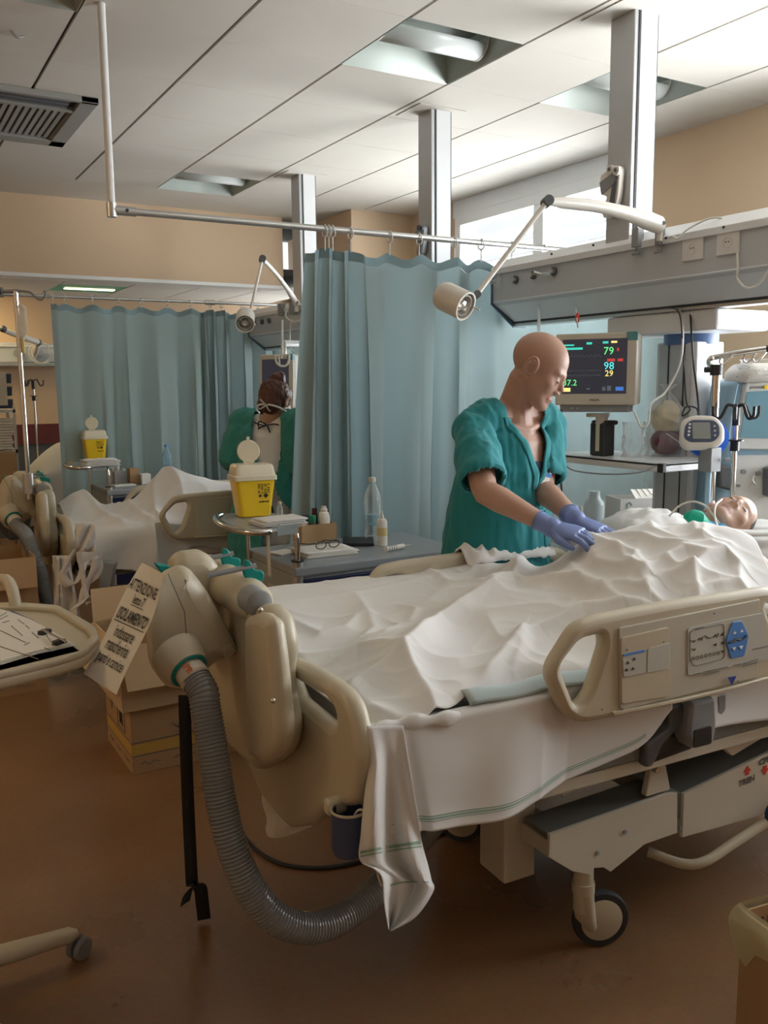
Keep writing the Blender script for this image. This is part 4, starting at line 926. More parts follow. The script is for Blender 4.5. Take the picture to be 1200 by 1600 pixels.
RAW = [
 ([(683, 1116), (655, 1070), (633, 1033), (655, 1000), (687, 973), (733, 940), (770, 922)], .050, .075, .035),
 ([(633, 1033), (595, 1052), (560, 1067), (520, 1090)], .030, .05, .03),
 ([(683, 1116), (720, 1087), (765, 1045), (813, 1000), (818, 985)], .035, .05, .02),
 ([(633, 1033), (600, 1010), (560, 1008), (520, 1030)], .018, .04, .03),
 ([(770, 922), (800, 907), (840, 880), (868, 860), (905, 848)], .035, .05, .04),
 ([(700, 905), (753, 907), (800, 893), (840, 868)], .024, .03, .04),
 ([(700, 905), (680, 890), (660, 880)], .012, .03, .02),
 ([(740, 930), (800, 912), (867, 907), (927, 915), (967, 944)], .034, .05, .03),
 ([(813, 996), (840, 980), (867, 972), (907, 953), (1000, 948)], .035, .03, .05),
 ([(818, 992), (814, 1020), (800, 1040)], .02, .02, .03),
 ([(560, 925), (575, 950), (585, 975), (570, 985)], .015, .02, .03),
 ([(585, 945), (620, 940), (650, 950), (640, 965)], .012, .015, .02),
 ([(600, 960), (625, 972), (600, 985)], .010, .012, .02),
 ([(450, 960), (500, 985), (540, 975), (560, 955)], .018, .04, .03),
 ([(430, 1000), (470, 1020), (520, 1010)], .015, .03, .03),
 ([(867, 862), (895, 850), (924, 848), (956, 858), (990, 868), (1008, 896), (1013, 922)], .030, .028, .05),
 ([(914, 854), (930, 880), (970, 890), (1006, 900)], .026, .045, .018),
 ([(893, 862), (887, 885), (907, 913), (940, 930)], .022, .03, .03),
 ([(1006, 898), (1030, 880), (1067, 858), (1100, 865)], .026, .03, .025),
 ([(1013, 922), (1040, 900), (1085, 893), (1140, 905)], .022, .02, .03),
 ([(1155, 880), (1133, 860), (1104, 872), (1083, 892), (1087, 915), (1092, 930)], .026, .015, .03),
 ([(1155, 880), (1156, 910), (1172, 925)], .02, .02, .02),
 ([(948, 826), (990, 816), (1020, 824), (1060, 836), (1090, 832)], .020, .018, .03),
 ([(1040, 812), (1087, 826), (1115, 842), (1140, 846)], .018, .02, .02),
 ([(940, 838), (980, 834), (1030, 842), (1075, 850), (1110, 850)], .020, .02, .03),
 ([(960, 850), (975, 880), (1000, 905), (1010, 930)], .014, .02, .02),
 ([(1040, 872), (1060, 885), (1085, 892)], .012, .015, .02),
 ([(1080, 930), (1110, 915), (1150, 912)], .014, .02, .02),
 ([(930, 930), (960, 915), (1000, 925), (1040, 945)], .018, .03, .02),
 ([(450, 1060), (500, 1085), (560, 1100), (640, 1108)], .014, .03, .02),
]
RID = [([onsheet(*p) for p in P], a, w, w2) for P, a, w, w2 in RAW]
def yedge(x): return -.462+.075*sstep(.16, .34, x)*(1-sstep(.42, .62, x))
def topsheet():
    NU, NV = 400, 270
    U = np.linspace(0, 1, NU)[:, None]; Vv = np.linspace(0, 1, NV)[None, :]
    yn0 = .50-.965*Vv
    xe = 1.50+.55*np.minimum(0, yn0)-.15*np.maximum(0, yn0)
    X = -.012+U*(xe+.012); Yn = .505-(.505-(yedge(X)))*Vv
    Y = Yn
    Z = h0(X, Y)+ridge_field(X, Y, RID)
    wr = wrinkle(X, Y, 1.)
    Z = Z+.016*wr*(.55+.45*sstep(.0, .3, X))
    # drops over the edges
    near = np.clip((Vv-.93)/.07, 0, 1)+0*X
    Z = Z-.030*near**2-.006*near
    Y = Y-.006*np.sin(X*23)*near
    foot = np.clip((.035-X)/.045, 0, 1); Z = Z-.045*foot**2
    Z = np.maximum(Z, .795+.0*X)
    # far edge lies over the folded far rail
    b = MB(); b.v = [tuple(W(x, y, z)) for x, y, z in zip(X.ravel(), Y.ravel(), Z.ravel())]
    ii = np.arange(NU*NV).reshape(NU, NV)
    q = np.stack([ii[:-1, :-1], ii[:-1, 1:], ii[1:, 1:], ii[1:, :-1]], -1).reshape(-1, 4)
    b.f = [tuple(map(int, r)) for r in q]; b.m = [0]*len(b.f)
    return b, X, Y, Z
sb, SX, SY, SZ = topsheet()
bs = thing('bed_sheet', 'crumpled white top sheet covering the patient on the near bed', 'bed sheet', W(.7, 0, .8), world=True)
sb.build('sheet_top', 'sheet', bs, solid=.003)
# rolled hem along the near edge
hp_ = []
for x in np.linspace(.0, .20, 14): hp_.append(W(x, -.466+.004*math.sin(x*30), .793+.004*math.sin(x*22)))
b = MB(); b.tube(hp_, [.010+.003*math.sin(i*1.3) for i in range(len(hp_))], 12, sq=1.5, up=(0, 1, 0)); b.build('rolled_hem', 'sheet', bs)
# crumpled corner of the sheet thrown over the far rail
G = []
for v in np.linspace(0, 1, 26):
    row = []
    for u in np.linspace(0, 1, 40):
        x = .80+.36*u; y = .545-.13*v
        n = noise.noise((x*14, y*14, 4)); n2 = abs(noise.noise((x*24, y*22, 8)))
        z = .905+.055*math.sin(v*PI)**.6*math.sin((.1+.86*u)*PI)**.5+.03*n*math.sin(v*PI)-.03*n2
        row.append(W(x, y+.02*n, z))
    G.append(row)
b = MB(); b.grid(G); b.build('sheet_corner', 'sheet', bs, solid=.003)
# hanging side of the draw sheet with a woven green stripe
dr = thing('draw_sheet', 'flat white draw sheet with a green stripe, hanging down the near side of the bed', 'bed sheet', W(.4, -.46, .56))
hemx = [by(px, py, -.465) for px, py in [(575, 1300), (655, 1292), (700, 1285), (760, 1272), (830, 1250), (900, 1220), (960, 1195), (1010, 1168), (1030, 1140), (1050, 1100)]]
HX = [h[0] for h in hemx]; HZ = [h[2] for h in hemx]
def dsurf(x, k, off=0):
    zt = .800; zb = float(np.mean([np.interp(x+d_, HX, HZ) for d_ in (-.04, -.02, 0, .02, .04)])); z = zt+(zb-zt)*k
    tuck = 1 if x < .42 else max(0, 1-(x-.42)/.1)
    fold = (.012*math.sin(11*x+2.2*k)+.006*math.sin(27*x+1+k*2)+.010*math.exp(-((x-.07-.02*k)/.012)**2)+.006*noise.noise((x*5, k*3, 2)))*k**.6
    y = -.452-.016*tuck-(.022*tuck)*k+fold*(.35+.65*tuck)-off
    if k < .06: y += .02*(1-k/.06)**2
    return W(x+.012*k*math.sin(9*x), y, z)
b = MB(); b.grid([[dsurf(x, k) for x in np.linspace(-.01, HX[-1], 170)] for k in np.linspace(0, 1, 50)]); b.build('hanging_panel', 'sheet', dr, solid=.0015)
for a, c in ((.865, .875), (.885, .900), (.91, .917)):
    b = MB(); b.grid([[dsurf(x, k, .0018) for x in np.linspace(.0, HX[-3], 150)] for k in (a, c)]); b.build('stripe', 'green_stripe', dr)
b = MB(); b.grid([[W(x, -.463+.008*math.sin(x*13)+.012*math.sin(k*3), .745-.135*k-.03*math.sin((x-.95)*3)) for x in np.linspace(.97, 1.9, 60)] for k in np.linspace(0, 1, 16)]); b.build('hanging_panel', 'sheet', dr, solid=.002)
# corner of the sheet hanging off the foot end
Lp = [(573, 1134), (577, 1185), (570, 1240), (564, 1300), (562, 1343), (585, 1358), (597, 1372), (600, 1410), (607, 1452)]
Rp = [(630, 1134), (640, 1200), (652, 1270), (660, 1320), (668, 1350), (674, 1375), (677, 1392), (650, 1432), (611, 1455)]
def lerp_path(P, k):
    k = k*(len(P)-1); i = min(len(P)-2, int(k)); f = k-i; return np.array(P[i])*(1-f)+np.array(P[i+1])*f
Ls = spline(Lp, 8); Rs = spline(Rp, 8)
def csurf(u, v, off=0):
    a = lerp_path(Ls, v); c = lerp_path(Rs, v); p = a*(1-u)+c*u
    y = -.506-.020*math.sin(u*7+v*2)*min(1, v*4)-.014*math.sin(u*13-v*5)*min(1, v*3)-off-.02*v
    if v > .55: y -= .02*math.sin((v-.55)*7)*(1-u)
    return W(*by(p[0], p[1], y))
cs = thing('sheet_corner', 'white sheet corner with a green stripe trailing off the foot end towards the floor', 'bed sheet', csurf(.5, 1))
b = MB(); b.grid([[csurf(u, v) for u in np.linspace(0, 1, 30)] for v in np.linspace(0, 1, 80)]); b.build('cloth', 'sheet', cs, solid=.0015)
for va, vb, s in ((.455, .47, -.10), (.478, .487, -.10), (.80, .815, -.16)):
    b = MB(); b.grid([[csurf(u, v+s*u, .002) for u in np.linspace(.02, .98, 24)] for v in (va, vb)]); b.build('stripe', 'green_stripe', cs)
G = [[W(x, -.455+.06*k, .800+.018*math.sin(k*PI)+.004*math.sin(x*30)) for x in np.linspace(.24, .95, 50)] for k in np.linspace(0, 1, 12)]
b = MB(); b.grid(G); tag(b.build('underlay', 'sheet_blue', solid=.012), 'pale blue underlay edge showing between the two sheets near the rail', 'bed underlay')
# pillow and linen behind the patient
def pillow(name, label, c, s, seed, m='sheet', cat='pillow', R=None):
    b = MB(); v = []; f = []; N = 28
    for i in range(N+1):
        for j in range(N+1):
            u, w = 2*i/N-1, 2*j/N-1
            e = max(0, (1-abs(u)**3.2)*(1-abs(w)**3.2))**.42
            n = .18*noise.noise((u*2.5, w*2.5, seed))+.08*noise.noise((u*6, w*6, seed))
            v.append((u, w, e*(1+n)))
    top = [V(p[0]*s[0], p[1]*s[1], p[2]*s[2]) for p in v]; bot = [V(p[0]*s[0], p[1]*s[1], -p[2]*s[2]*.8) for p in v]
    T = (lambda p: W(*(np.array(c)+(R@p if R is not None else p))))
    g = [[T(top[i*(N+1)+j]) for j in range(N+1)] for i in range(N+1)]; b.grid(g)
    g = [[T(bot[i*(N+1)+j]) for j in range(N+1)] for i in range(N+1)]; b.grid(g)
    o = b.build(name, m); tag(o, label, cat); return o
pillow('pillow', 'white pillow under the head of the lying patient', (1.74, .03, .905), (.24, .36, .085), 3, R=roty(-.15))
pillow('folded_blanket', 'pale folded linen heaped between the patient and the white box', (1.52, .36, .955), (.16, .11, .085), 6, 'sheet', 'linen')
# ---------------------------------------------------------------- sheet of the second bed
def W2(x, y, z): return B2+ca*x+cc*y+V(0, 0, z)
def h2(x, y):
    h = .765+0*x
    h = h+.12*np.exp(-((x-.10)/.13)**2-((y-.12)/.2)**2)
    h = h+.17*np.exp(-((x-.62)/.2)**2-((y-.05)/.22)**2)+.13*np.exp(-((x-.95)/.3)**2-((y)/.24)**2)
    return h
R2 = [([(.12, .2), (.16, 0), (.2, -.2), (.24, -.42)], .035, .05, .04), ([(.3, .3), (.34, .1), (.36, -.1), (.40, -.43)], .03, .05, .05), ([(.62, .15), (.5, 0), (.45, -.25), (.44, -.44)], .04, .06, .04),
      ([(.62, .15), (.64, -.05), (.62, -.3), (.58, -.44)], .03, .05, .05), ([(.3, -.05), (.5, .1), (.7, .12), (1., .1)], .03, .05, .06), ([(.0, -.3), (.15, -.35), (.3, -.42)], .02, .04, .04)]
NU, NV = 160, 130
U = np.linspace(0, 1, NU)[:, None]; Vv = np.linspace(0, 1, NV)[None, :]
X = -.01+1.45*U+0*Vv; S = .50-1.32*Vv+0*X          # arc length across, beyond -.47 it hangs down
Yc = np.maximum(S, -.47); over = np.maximum(0, -.47-S)
Z = h2(X, Yc)+ridge_field(X, Yc, R2)+.016*wrinkle(X, S, 5.)
lim = .16+.13*np.exp(-((X-.42)/.16)**2)+.05*np.sin(X*9); over2 = np.minimum(over, lim)
Z = Z*(1-0)-over2*.97*np.ones_like(X)
edge = np.exp(-np.abs(S+.47)/.05)*.02; Z -= edge
Yd = Yc-.035*np.tanh(over2*18)-.02*np.sin(X*17+over2*6)*np.clip(over2*8, 0, 1)
Yd = np.where(X > .40, np.maximum(Yd, -.456+.004*np.sin(X*20)), Yd)
b = MB(); b.v = [tuple(W2(x, y, z)) for x, y, z in zip(X.ravel(), Yd.ravel(), Z.ravel())]
ii = np.arange(NU*NV).reshape(NU, NV); q = np.stack([ii[:-1, :-1], ii[:-1, 1:], ii[1:, 1:], ii[1:, :-1]], -1).reshape(-1, 4)
b.f = [tuple(map(int, r)) for r in q]; b.m = [0]*len(b.f)
tag(b.build('bed_sheet', 'sheet'), 'rumpled white sheet humped over the second bed, hanging over its near side', 'bed sheet')
# white ties and cloth hanging off the foot end of the second bed
tt = thing('gown_ties', 'white gown with long tie ribbons hanging from the second bed near the big pump', 'hanging gown', att(130, 958, 4.2))
T4 = 4.25
for P, w in (([(120, 855), (105, 880), (98, 900), (112, 915), (125, 900), (132, 880)], .05), ([(122, 862), (128, 890), (133, 920), (138, 945)], .03), ([(152, 872), (145, 895), (134, 915), (128, 945)], .06), ([(118, 950), (130, 938), (150, 932), (170, 930), (172, 945)], .09), ([(145, 872), (155, 885), (150, 905), (140, 912)], .05)):
    ribbon([att(x, y, T4+.02*i) for i, (x, y) in enumerate(P)], w, rv*.8+uv*.5).build('ribbon', 'sheet', tt, solid=.002)
G = [[att(x+6*math.sin(j*.9), y, T4+.12+.03*math.sin(j*1.3+i*.4)) for j, x in enumerate(np.linspace(82+i*.2, 112+i*1.2, 14))] for i, y in enumerate(np.linspace(868, 965, 16))]
b = MB(); b.grid(G); b.build('cloth', 'sheet', tt, solid=.002)
G = [[att(x, y, T4-.08+.02*math.sin(j*1.1+i)) for j, x in enumerate(np.linspace(118, 149, 10))] for i, y in enumerate(np.linspace(818, 862, 8))]
b = MB(); b.grid(G); b.build('cloth', 'sheet', tt, solid=.004)
b = MB(); b.prism([att(*q, 4.5) for q in [(158, 878), (178, 882), (170, 925), (154, 930)]], V(.03, .05, 0)); tag(b.build('grey_post', 'mgrey'), 'grey lift post under the foot of the second bed', 'bed post')
# ================================================================== PEOPLE
from mathutils.bvhtree import BVHTree
def norm(v): v = np.array(v, float); return v/np.linalg.norm(v)
def head_surface(nu=150, nv=110):
    # local frame: +Y face, +Z crown, +X the figure's left; origin mid-head, unit metres
    def smin(a, b, k): h = np.clip(.5+.5*(b-a)/k, 0, 1); return b*(1-h)+a*h-k*h*(1-h)
    def ell(p, c, r):
        q = (p-np.array(c))/np.array(r); k0 = np.linalg.norm(q, axis=-1); k1 = np.linalg.norm(q/np.array(r), axis=-1); return k0*(k0-1)/np.maximum(k1, 1e-6)
    def sph(p, c, r): return np.linalg.norm(p-np.array(c), axis=-1)-r
    def cap(p, a, b, ra, rb):
        a = np.array(a); b = np.array(b); d = b-a; t = np.clip(((p-a)@d)/(d@d), 0, 1)
        return np.linalg.norm(p-a-t[..., None]*d, axis=-1)-(ra+(rb-ra)*t)
    def sdf(p):
        q = p.copy(); q[..., 0] = np.abs(q[..., 0])
        d = ell(q, (0, -.014, .034), (.075, .098, .086))
        d = smin(d, ell(q, (0, .030, -.040), (.055, .060, .072)), .035)
        d = smin(d, cap(q, (.047, -.005, -.045), (.018, .066, -.098), .016, .014), .03)
        d = smin(d, sph(q, (0, .078, -.100), .016), .022)
        d = smin(d, cap(q, (.006, .084, .022), (.040, .066, .024), .009, .008), .016)
        d = smin(d, sph(q, (.044, .055, -.022), .017), .024)
        d = -smin(-d, sph(q, (.032, .096, -.002), .0165), .012)
        d = smin(d, sph(q, (.031, .0725, -.004), .0135), .005)
        d = smin(d, cap(q, (0, .084, .014), (0, .110, -.030), .0065, .0095), .012)
        d = smin(d, sph(q, (.0115, .096, -.036), .0075), .008)
        d = smin(d, cap(q, (0, .0915, -.0655), (.020, .083, -.068), .0058, .003), .006)
        d = smin(d, cap(q, (0, .090, -.0775), (.017, .083, -.0745), .0062, .003), .006)
        d = -smin(-d, cap(q, (0, .100, -.0712), (.026, .085, -.0712), .0026, .0018), .004)
        d = -smin(-d, cap(q, (.017, .097, -.044), (.036, .078, -.072), .003, .003), .010)
        return d
    th = np.linspace(0, PI, nv); ph = np.linspace(0, 2*PI, nu, endpoint=False)
    T, Pp = np.meshgrid(th, ph, indexing='ij'); D = np.stack([np.sin(T)*np.sin(Pp), np.sin(T)*np.cos(Pp), np.cos(T)], -1)
    c0 = np.array([0, .012, -.012]); r = np.zeros(T.shape); step = .16/80; rr = np.full(T.shape, .015); done = np.zeros(T.shape, bool)
    last = rr.copy()
    for _ in range(90):
        s = sdf(c0+D*rr[..., None]); out = (s > 0) & ~done; last = np.where(out, rr, last); done |= out; rr = np.where(done, rr, rr+.002)
    lo = last-.002; hi = last.copy()
    for _ in range(12): m = (lo+hi)/2; s = sdf(c0+D*m[..., None]); lo = np.where(s > 0, lo, m); hi = np.where(s > 0, m, hi)
    return c0+D*hi[..., None]
HS = head_surface()
def head_mb(mb, T, sc=1.0):
    G = [[T(p*sc) for p in row] for row in HS]; mb.grid(G, wrap=True)
    for s in (-1, 1):   # ears: rim, lobe and inner bowl
        c = V(s*.077, -.014, -.004)
        mb.ell(T(c*sc), (.008*sc, .018*sc, .031*sc), R=T.R@rotz(s*.35)@rotx(-.15), seg=14)
        P = [T((c+V(s*(.012+.006*math.sin(a)), -.019*math.cos(a)-.002, .033*math.sin(a)))*sc) for a in np.linspace(-1.2, 3.6, 14)]
        mb.tube(P, .0062*sc, 8)
class Frm:
    def __init__(s, o, X, Y, Z): s.o = np.array(o, float); s.R = np.stack([norm(X), norm(Y), norm(Z)], 1)
    def __call__(s, p): return s.o+s.R@np.array(p, float)
def head_frame(o, face, crown):
    f = norm(face); z = norm(np.array(crown)-f*(np.array(crown)@f)); x = np.cross(f, z); return Frm(o, x, f, z)
def hand_mesh(wrist, d, n, thumb_side, curl, sc=1.0, inflate=0, fore=None, spread=.05, vox=.0028, tcurl=.3):
    # d: finger direction, n: back-of-hand normal, thumb_side: +-1 along cross(n, d)
    d = norm(d); n = norm(np.array(n)-d*(np.array(n)@d)); s = np.cross(n, d)*thumb_side; w = np.array(wrist, float); b = MB(); g = inflate
    b.tube([w-d*.03*sc, w, w+d*.03*sc, w+d*.065*sc-n*.002, w+d*.095*sc-n*.004], [(.027+g)*sc, (.028+g)*sc, (.036+g)*sc, (.042+g)*sc, (.041+g)*sc], 18, sq=[.8, .72, .45, .36, .30], up=s)
    b.ell(w+d*.04*sc+s*.022*sc-n*.008*sc, (.02*sc, .02*sc, .016*sc))
    tips = []
    if fore is not None: b.ell(w, (.0325, .0325, .0325)); b.tube([w-fore*.05, w-fore*.02, w+fore*.004], [.0355, .0325, .0295], 20, sq=.90)
    for k, (off, L, r) in enumerate(((.030, .074, .0092), (.0105, .083, .0095), (-.009, .077, .0090), (-.028, .060, .0080))):
        p = w+d*(.088-.006*abs(k-1))*sc+s*off*sc-n*.004*sc; dr = norm(d+s*spread*(1.5-k)); cu = curl[k]; P = [p-dr*.02*sc]; P.append(p); a = cu[0]
        for seg, c in zip((.45, .30, .25), cu):
            a = c if seg == .45 else a+c
            v = dr*math.cos(a)-n*math.sin(a); P.append(P[-1]+v*L*seg*sc)
        b.tube(P, [(r+g)*sc, (r*1.05+g)*sc, (r*.98+g)*sc, (r*.9+g)*sc, (r*.72+g)*sc], 12); b.ell(P[-1], ((r*.74+g)*sc,)*3, seg=10); tips.append(P[-1])
    p = w+d*.022*sc+s*.026*sc-n*.006*sc; v1 = norm(d*.72+s*.62-n*.25); v2 = norm(d*.95+s*(.35-tcurl)-n*.3)
    P = [p, p+v1*.034*sc, p+v1*.034*sc+v2*.030*sc, p+v1*.034*sc+v2*.052*sc]
    b.tube(P, [(.015+g)*sc, (.012+g)*sc, (.0105+g)*sc, (.008+g)*sc], 12); b.ell(P[-1], ((.0082+g)*sc,)*3, seg=10)
    return remesh(b, vox, 4, .5)
def torso_clear(A, F_, fn):
    keep = []
    for f in F_:
        c = sum(A[i] for i in f)/len(f)
        if not fn(c): keep.append(f)
    used = sorted({i for f in keep for i in f}); mp = {o: i for i, o in enumerate(used)}
    return A[used], [tuple(mp[i] for i in f) for f in keep]
def cloth_relief(A, N, amp, freq, seed, ax=None, anis=(1, 1, .3)):
    out = A.copy()
    for i, (p, n) in enumerate(zip(A, N)):
        q = ((p[0])*freq*anis[0], p[1]*freq*anis[1], p[2]*freq*anis[2])
        a = 1-2.2*abs(noise.noise((q[0]+seed, q[1], q[2]))); c = noise.noise((q[0]*2.3, q[1]*2.3+seed, q[2]*2.3))
        out[i] = p+n*amp*(a*.7+c*.5)+n*amp*.25
    return out
# ------------------------------------------------------------------ the man in teal scrubs
FW = norm(V(.16, -.987, 0)); LF = norm(V(.987, .16, 0)); UPV = V(0, 0, 1)
pel = att(776, 850, 3.2); pel[2] = .98
HC = att(842, 577, 3.04)
shR = att(738, 667, 3.02); shL = att(855, 660, 3.22); mid = (shR+shL)/2
elR = att(757, 768, 2.86); wrR = att(862, 824, 2.755)
elL = att(846, 764, 3.12); wrL = att(900, 812, 2.86)
neck0 = mid+V(0, 0, .01)+FW*.0; chest = pel*.38+mid*.62+FW*.015
print('man', pel, HC, shR, shL, np.linalg.norm(shR-shL), np.linalg.norm(elR-shR), np.linalg.norm(wrR-elR), np.linalg.norm(elL-shL), np.linalg.norm(wrL-elL), 'wr local', loc(wrR), loc(wrL))
man = thing('person', 'standing bald man in teal scrubs and blue gloves, leaning over the near bed', 'person', (pel[0], pel[1], 0))
face_dir = rv*.93-V(fv[0], fv[1], 0)*.30+V(0, 0, -.60); crown = V(0, 0, 1)+rv*.5-V(fv[0], fv[1], 0)*.12
HF = head_frame(HC, face_dir, crown)
def body_core(b, g=0, arms=True):
    P = [pel-UPV*.12, pel, pel*.7+mid*.3, chest, pel*.15+mid*.85+FW*.01, mid+UPV*.015]
    b.tube(P, [.160+g, .165+g, .155+g, .170+g, .155+g, .085+g], 26, sq=[.72, .72, .72, .74, .66, .70], up=LF)
    for s in (shR, shL): b.ell(s-UPV*.012, (.052+g, .052+g, .052+g)); b.tube([mid+UPV*.035, s*.6+mid*.4+UPV*.022, s+UPV*.0], [.060+g*.5, .056+g*.5, .050+g*.7], 14)
b = MB(); body_core(b)
nb = mid+UPV*.0+FW*.005; nt = HC+HF.R@V(0, -.022, -.055)
b.tube([nb-UPV*.02, nb*.55+nt*.45-FW*.012, nt, HC+HF.R@V(0, -.02, .0)], [.078, .058, .056, .05], 20)
for s in (1, -1): b.tube([nt+HF.R@V(s*.045, -.015, .015), nb+LF*(-s)*.02*0+FW*.055-UPV*.01], [.014, .011], 10)
b.tube([nb+FW*.05+LF*.10-UPV*.0, nb+FW*.072-UPV*.02, nb+FW*.05-LF*.10], .014, 10)
head_mb(b, HF, 1.01)
for sh, el, wr in ((shR, elR, wrR), (shL, elL, wrL)):
    P = [sh, sh*.5+el*.5, el*.93+sh*.07, el, el*.75+wr*.25, el*.3+wr*.7, wr+norm(wr-el)*.02]
    b.tube(P, [.058, .050, .043, .042, .044, .033, .027], 18, sq=[1, 1, 1, 1, .95, .88, .82])
Ab, Fb, Nb = remesh(b, .0042, 3, .4)
fm = []
Hi = HF.R.T; lipm = 0
for f in Fb:
    c = Hi@((sum(Ab[i] for i in f)/len(f))-HC)/1.01
    m = 0
    if c[1] > .080 and abs(c[0]) < .025 and -.083 < c[2] < -.061: m = 1
    if abs(c[2]+.0045) < .0022 and c[1] > .078 and .021 < abs(c[0]) < .042: m = 2
    if abs(abs(c[0])-.032) < .015 and abs(c[2]-.0185-.004*(1-abs((abs(c[0])-.030)/.015))) < .003 and c[1] > .06: m = 3
    fm.append(m)
MT['brow'] = mat('eyebrow_skin', (.27, .15, .10), .6, bump=.3, bscale=400)
from_arrays(Ab, Fb, fm).build('body', ['skin', 'lip', 'eye', 'brow'], man)
# scrub top: torso shell and sleeves fused, then cut open at the V neck
b = MB(); body_core(b, .009)
hipc = pel-UPV*.20
b.tube([hipc, pel-UPV*.05, pel*.75+mid*.25, pel*.45+mid*.55], [.215, .205, .190, .178], 28, sq=[.82, .80, .78, .74], up=LF)
for sh, el, k in ((shR, elR, .80), (shL, elL, .80)):
    e = sh*(1-k)+el*k; b.tube([sh+UPV*.0, sh*.6+e*.4, e, e+norm(e-sh)*.004], [.057, .064, .074, .075], 22)
As, Fs, Ns = remesh(b, .0065, 8, .5)
As = cloth_relief(As, Ns, .011, 11, 3.1, anis=(1.2, 1.2, .35)); As = cloth_relief(As, Ns, .0042, 26, 8.1, anis=(1.3, 1.3, .22))
def tl(p): q = np.array(p)-mid; return q@LF, q@FW, q@UPV
VB = -.195; VT = .03; VW = .088
def in_v(c):
    u, f, z = tl(c); return f > .0 and z > VB and abs(u) < VW*min(1.0, (z-VB)/(VT-VB)*.98)
def neckhole(c):
    u, f, z = tl(c); return z > .020 and (u*u+(f+.0)**2) < .078**2
As2, Fs2 = torso_clear(As, Fs, lambda c: in_v(c) or neckhole(c) or False)
# openings at the sleeves and hem
def sleeve_end(c):
    for sh, el, k in ((shR, elR, .80), (shL, elL, .80)):
        d = norm(el-sh); e = sh*(1-k)+el*k; q = c-e
        if .03 > q@d > .001 and np.linalg.norm(q-d*(q@d)) < .068: return True
    return c[2] < hipc[2]+.003
As2, Fs2 = torso_clear(As2, Fs2, sleeve_end)
from_arrays(As2, Fs2).build('scrub_top', 'scrubs', man, solid=.003)
for sh, el, k in ((shR, elR, .80), (shL, elL, .80)):
    dd = norm(el-sh); e = sh*(1-k)+el*k; fx, fy, _ = frame_of(dd); b = MB()
    P = [e-dd*.004+(.0735+.002*math.sin(3*a))*(math.cos(a)*fx+math.sin(a)*fy) for a in np.linspace(0, 2*PI, 40, endpoint=False)]
    b.tube(P, .0055, 8, closed=True); b.build('sleeve_hem', 'scrubs', man)
bv = BVHTree.FromPolygons([tuple(p) for p in As], Fs)
def front_hit(u, z, off=.003):
    o = mid+LF*u+UPV*z+FW*.6; h = bv.ray_cast(Vector(o), Vector(-FW)); return (np.array(h[0])+FW*off) if h[0] is not None else mid+LF*u+UPV*z+FW*.1
for s in (-1, 1):
    rows = []
    for k in np.linspace(-.06, 1, 26):
        z = VB+(VT-VB)*k; u = s*VW*max(0, k)*.98; rows.append([front_hit(u+s*w, z-(.012 if k < .05 else 0), .004) for w in (-.004, .006, .016, .024)])
    b = MB(); b.grid(rows); b.build('neck_band', 'scrubs', man, solid=.004)
b = MB(); rows = [[mid+V(0, 0, .035+.012*k)+LF*.083*math.sin(a)*(1-.1*k)-FW*(.055*math.cos(a)*(1-.1*k)) for k in (0, 1)] for a in np.linspace(-1.75, 1.75, 24)]
b.grid(rows); b.build('neck_band', 'scrubs', man, solid=.005)
b = MB(); rows = [[front_hit(u*w, VB+.012+.06*w*1.0, -.006) for u in (-.035, -.018, 0, .018, .035)] for w in np.linspace(.05, 1, 8)]
b.grid(rows); b.build('vest', 'scrubs_dark', man)
# chest pocket edge, badge and pen: placed on the cloth
def cam_hit(bvh, x, y, off=.003):
    d = norm(ray(x, y)); h = bvh.ray_cast(Vector(CP), Vector(d)); 
    return (np.array(h[0])-d*off, np.array(h[1])) if h[0] is not None else (None, None)
bh, bn = cam_hit(bv, 852, 748, .006)
if bh is not None:
    n = norm(bn) if bn@fv < 0 else norm(-bn); xx = norm(np.cross(UPV, n)); zz = np.cross(n, xx); Rq = np.stack([xx, zz, n], 1)@rotz(-.25)
    plate('badge', [fillet([(-.017, -.024), (.017, -.024), (.017, .024), (-.017, .024)], .003)], .003, .0008, 'paper', Rq, bh+n*.004, man)
    plate('badge_stripe', [[(-.017, .008), (.017, .008), (.017, .022), (-.017, .022)]], .001, .0002, 'blue_label', Rq, bh+n*.0062, man)
    plate('badge_clip', [fillet([(-.004, .022), (.004, .022), (.004, .040), (-.004, .040)], .002)], .003, .0008, 'black', Rq, bh+n*.006, man)
rows = []
for k in np.linspace(0, 1, 12):
    row = []
    for w in np.linspace(0, 1, 8):
        row.append(front_hit(.05+.10*w, -.30-.13*k, .004))
    rows.append(row)
b = MB(); b.grid(rows); b.build('pocket', 'scrubs', man, solid=.003)
# gloves
dR = norm(att(934, 838, 2.66)-wrR); dL = norm(att(948, 828, 2.80)-wrL)
nR = norm(UPV+V(-fv[0], -fv[1], 0)*.35); cu = [(.25, .35, .25), (.22, .35, .25), (.25, .35, .25), (.3, .4, .3)]
for w, d, n, ts, el in ((wrR, dR, nR, -1, elR), (wrL, dL, UPV+FW*.2, 1, elL)):
    A, Fc, Nn = hand_mesh(w, d, n, ts, cu, 1.0, .0012, fore=norm(w-el))
    from_arrays(A, Fc).build('glove', 'glove', man)
    dd = norm(w-el); b = MB(); b.tube([w-dd*.053+norm(np.cross(dd, V(0, 0, 1)))*0+.0355*(math.cos(a)*frame_of(dd)[0]+.90*math.sin(a)*frame_of(dd)[1]) for a in np.linspace(0, 2*PI, 28, endpoint=False)], .0016, 6, closed=True)
    b.build('glove_cuff', 'glove', man, solid=.001)
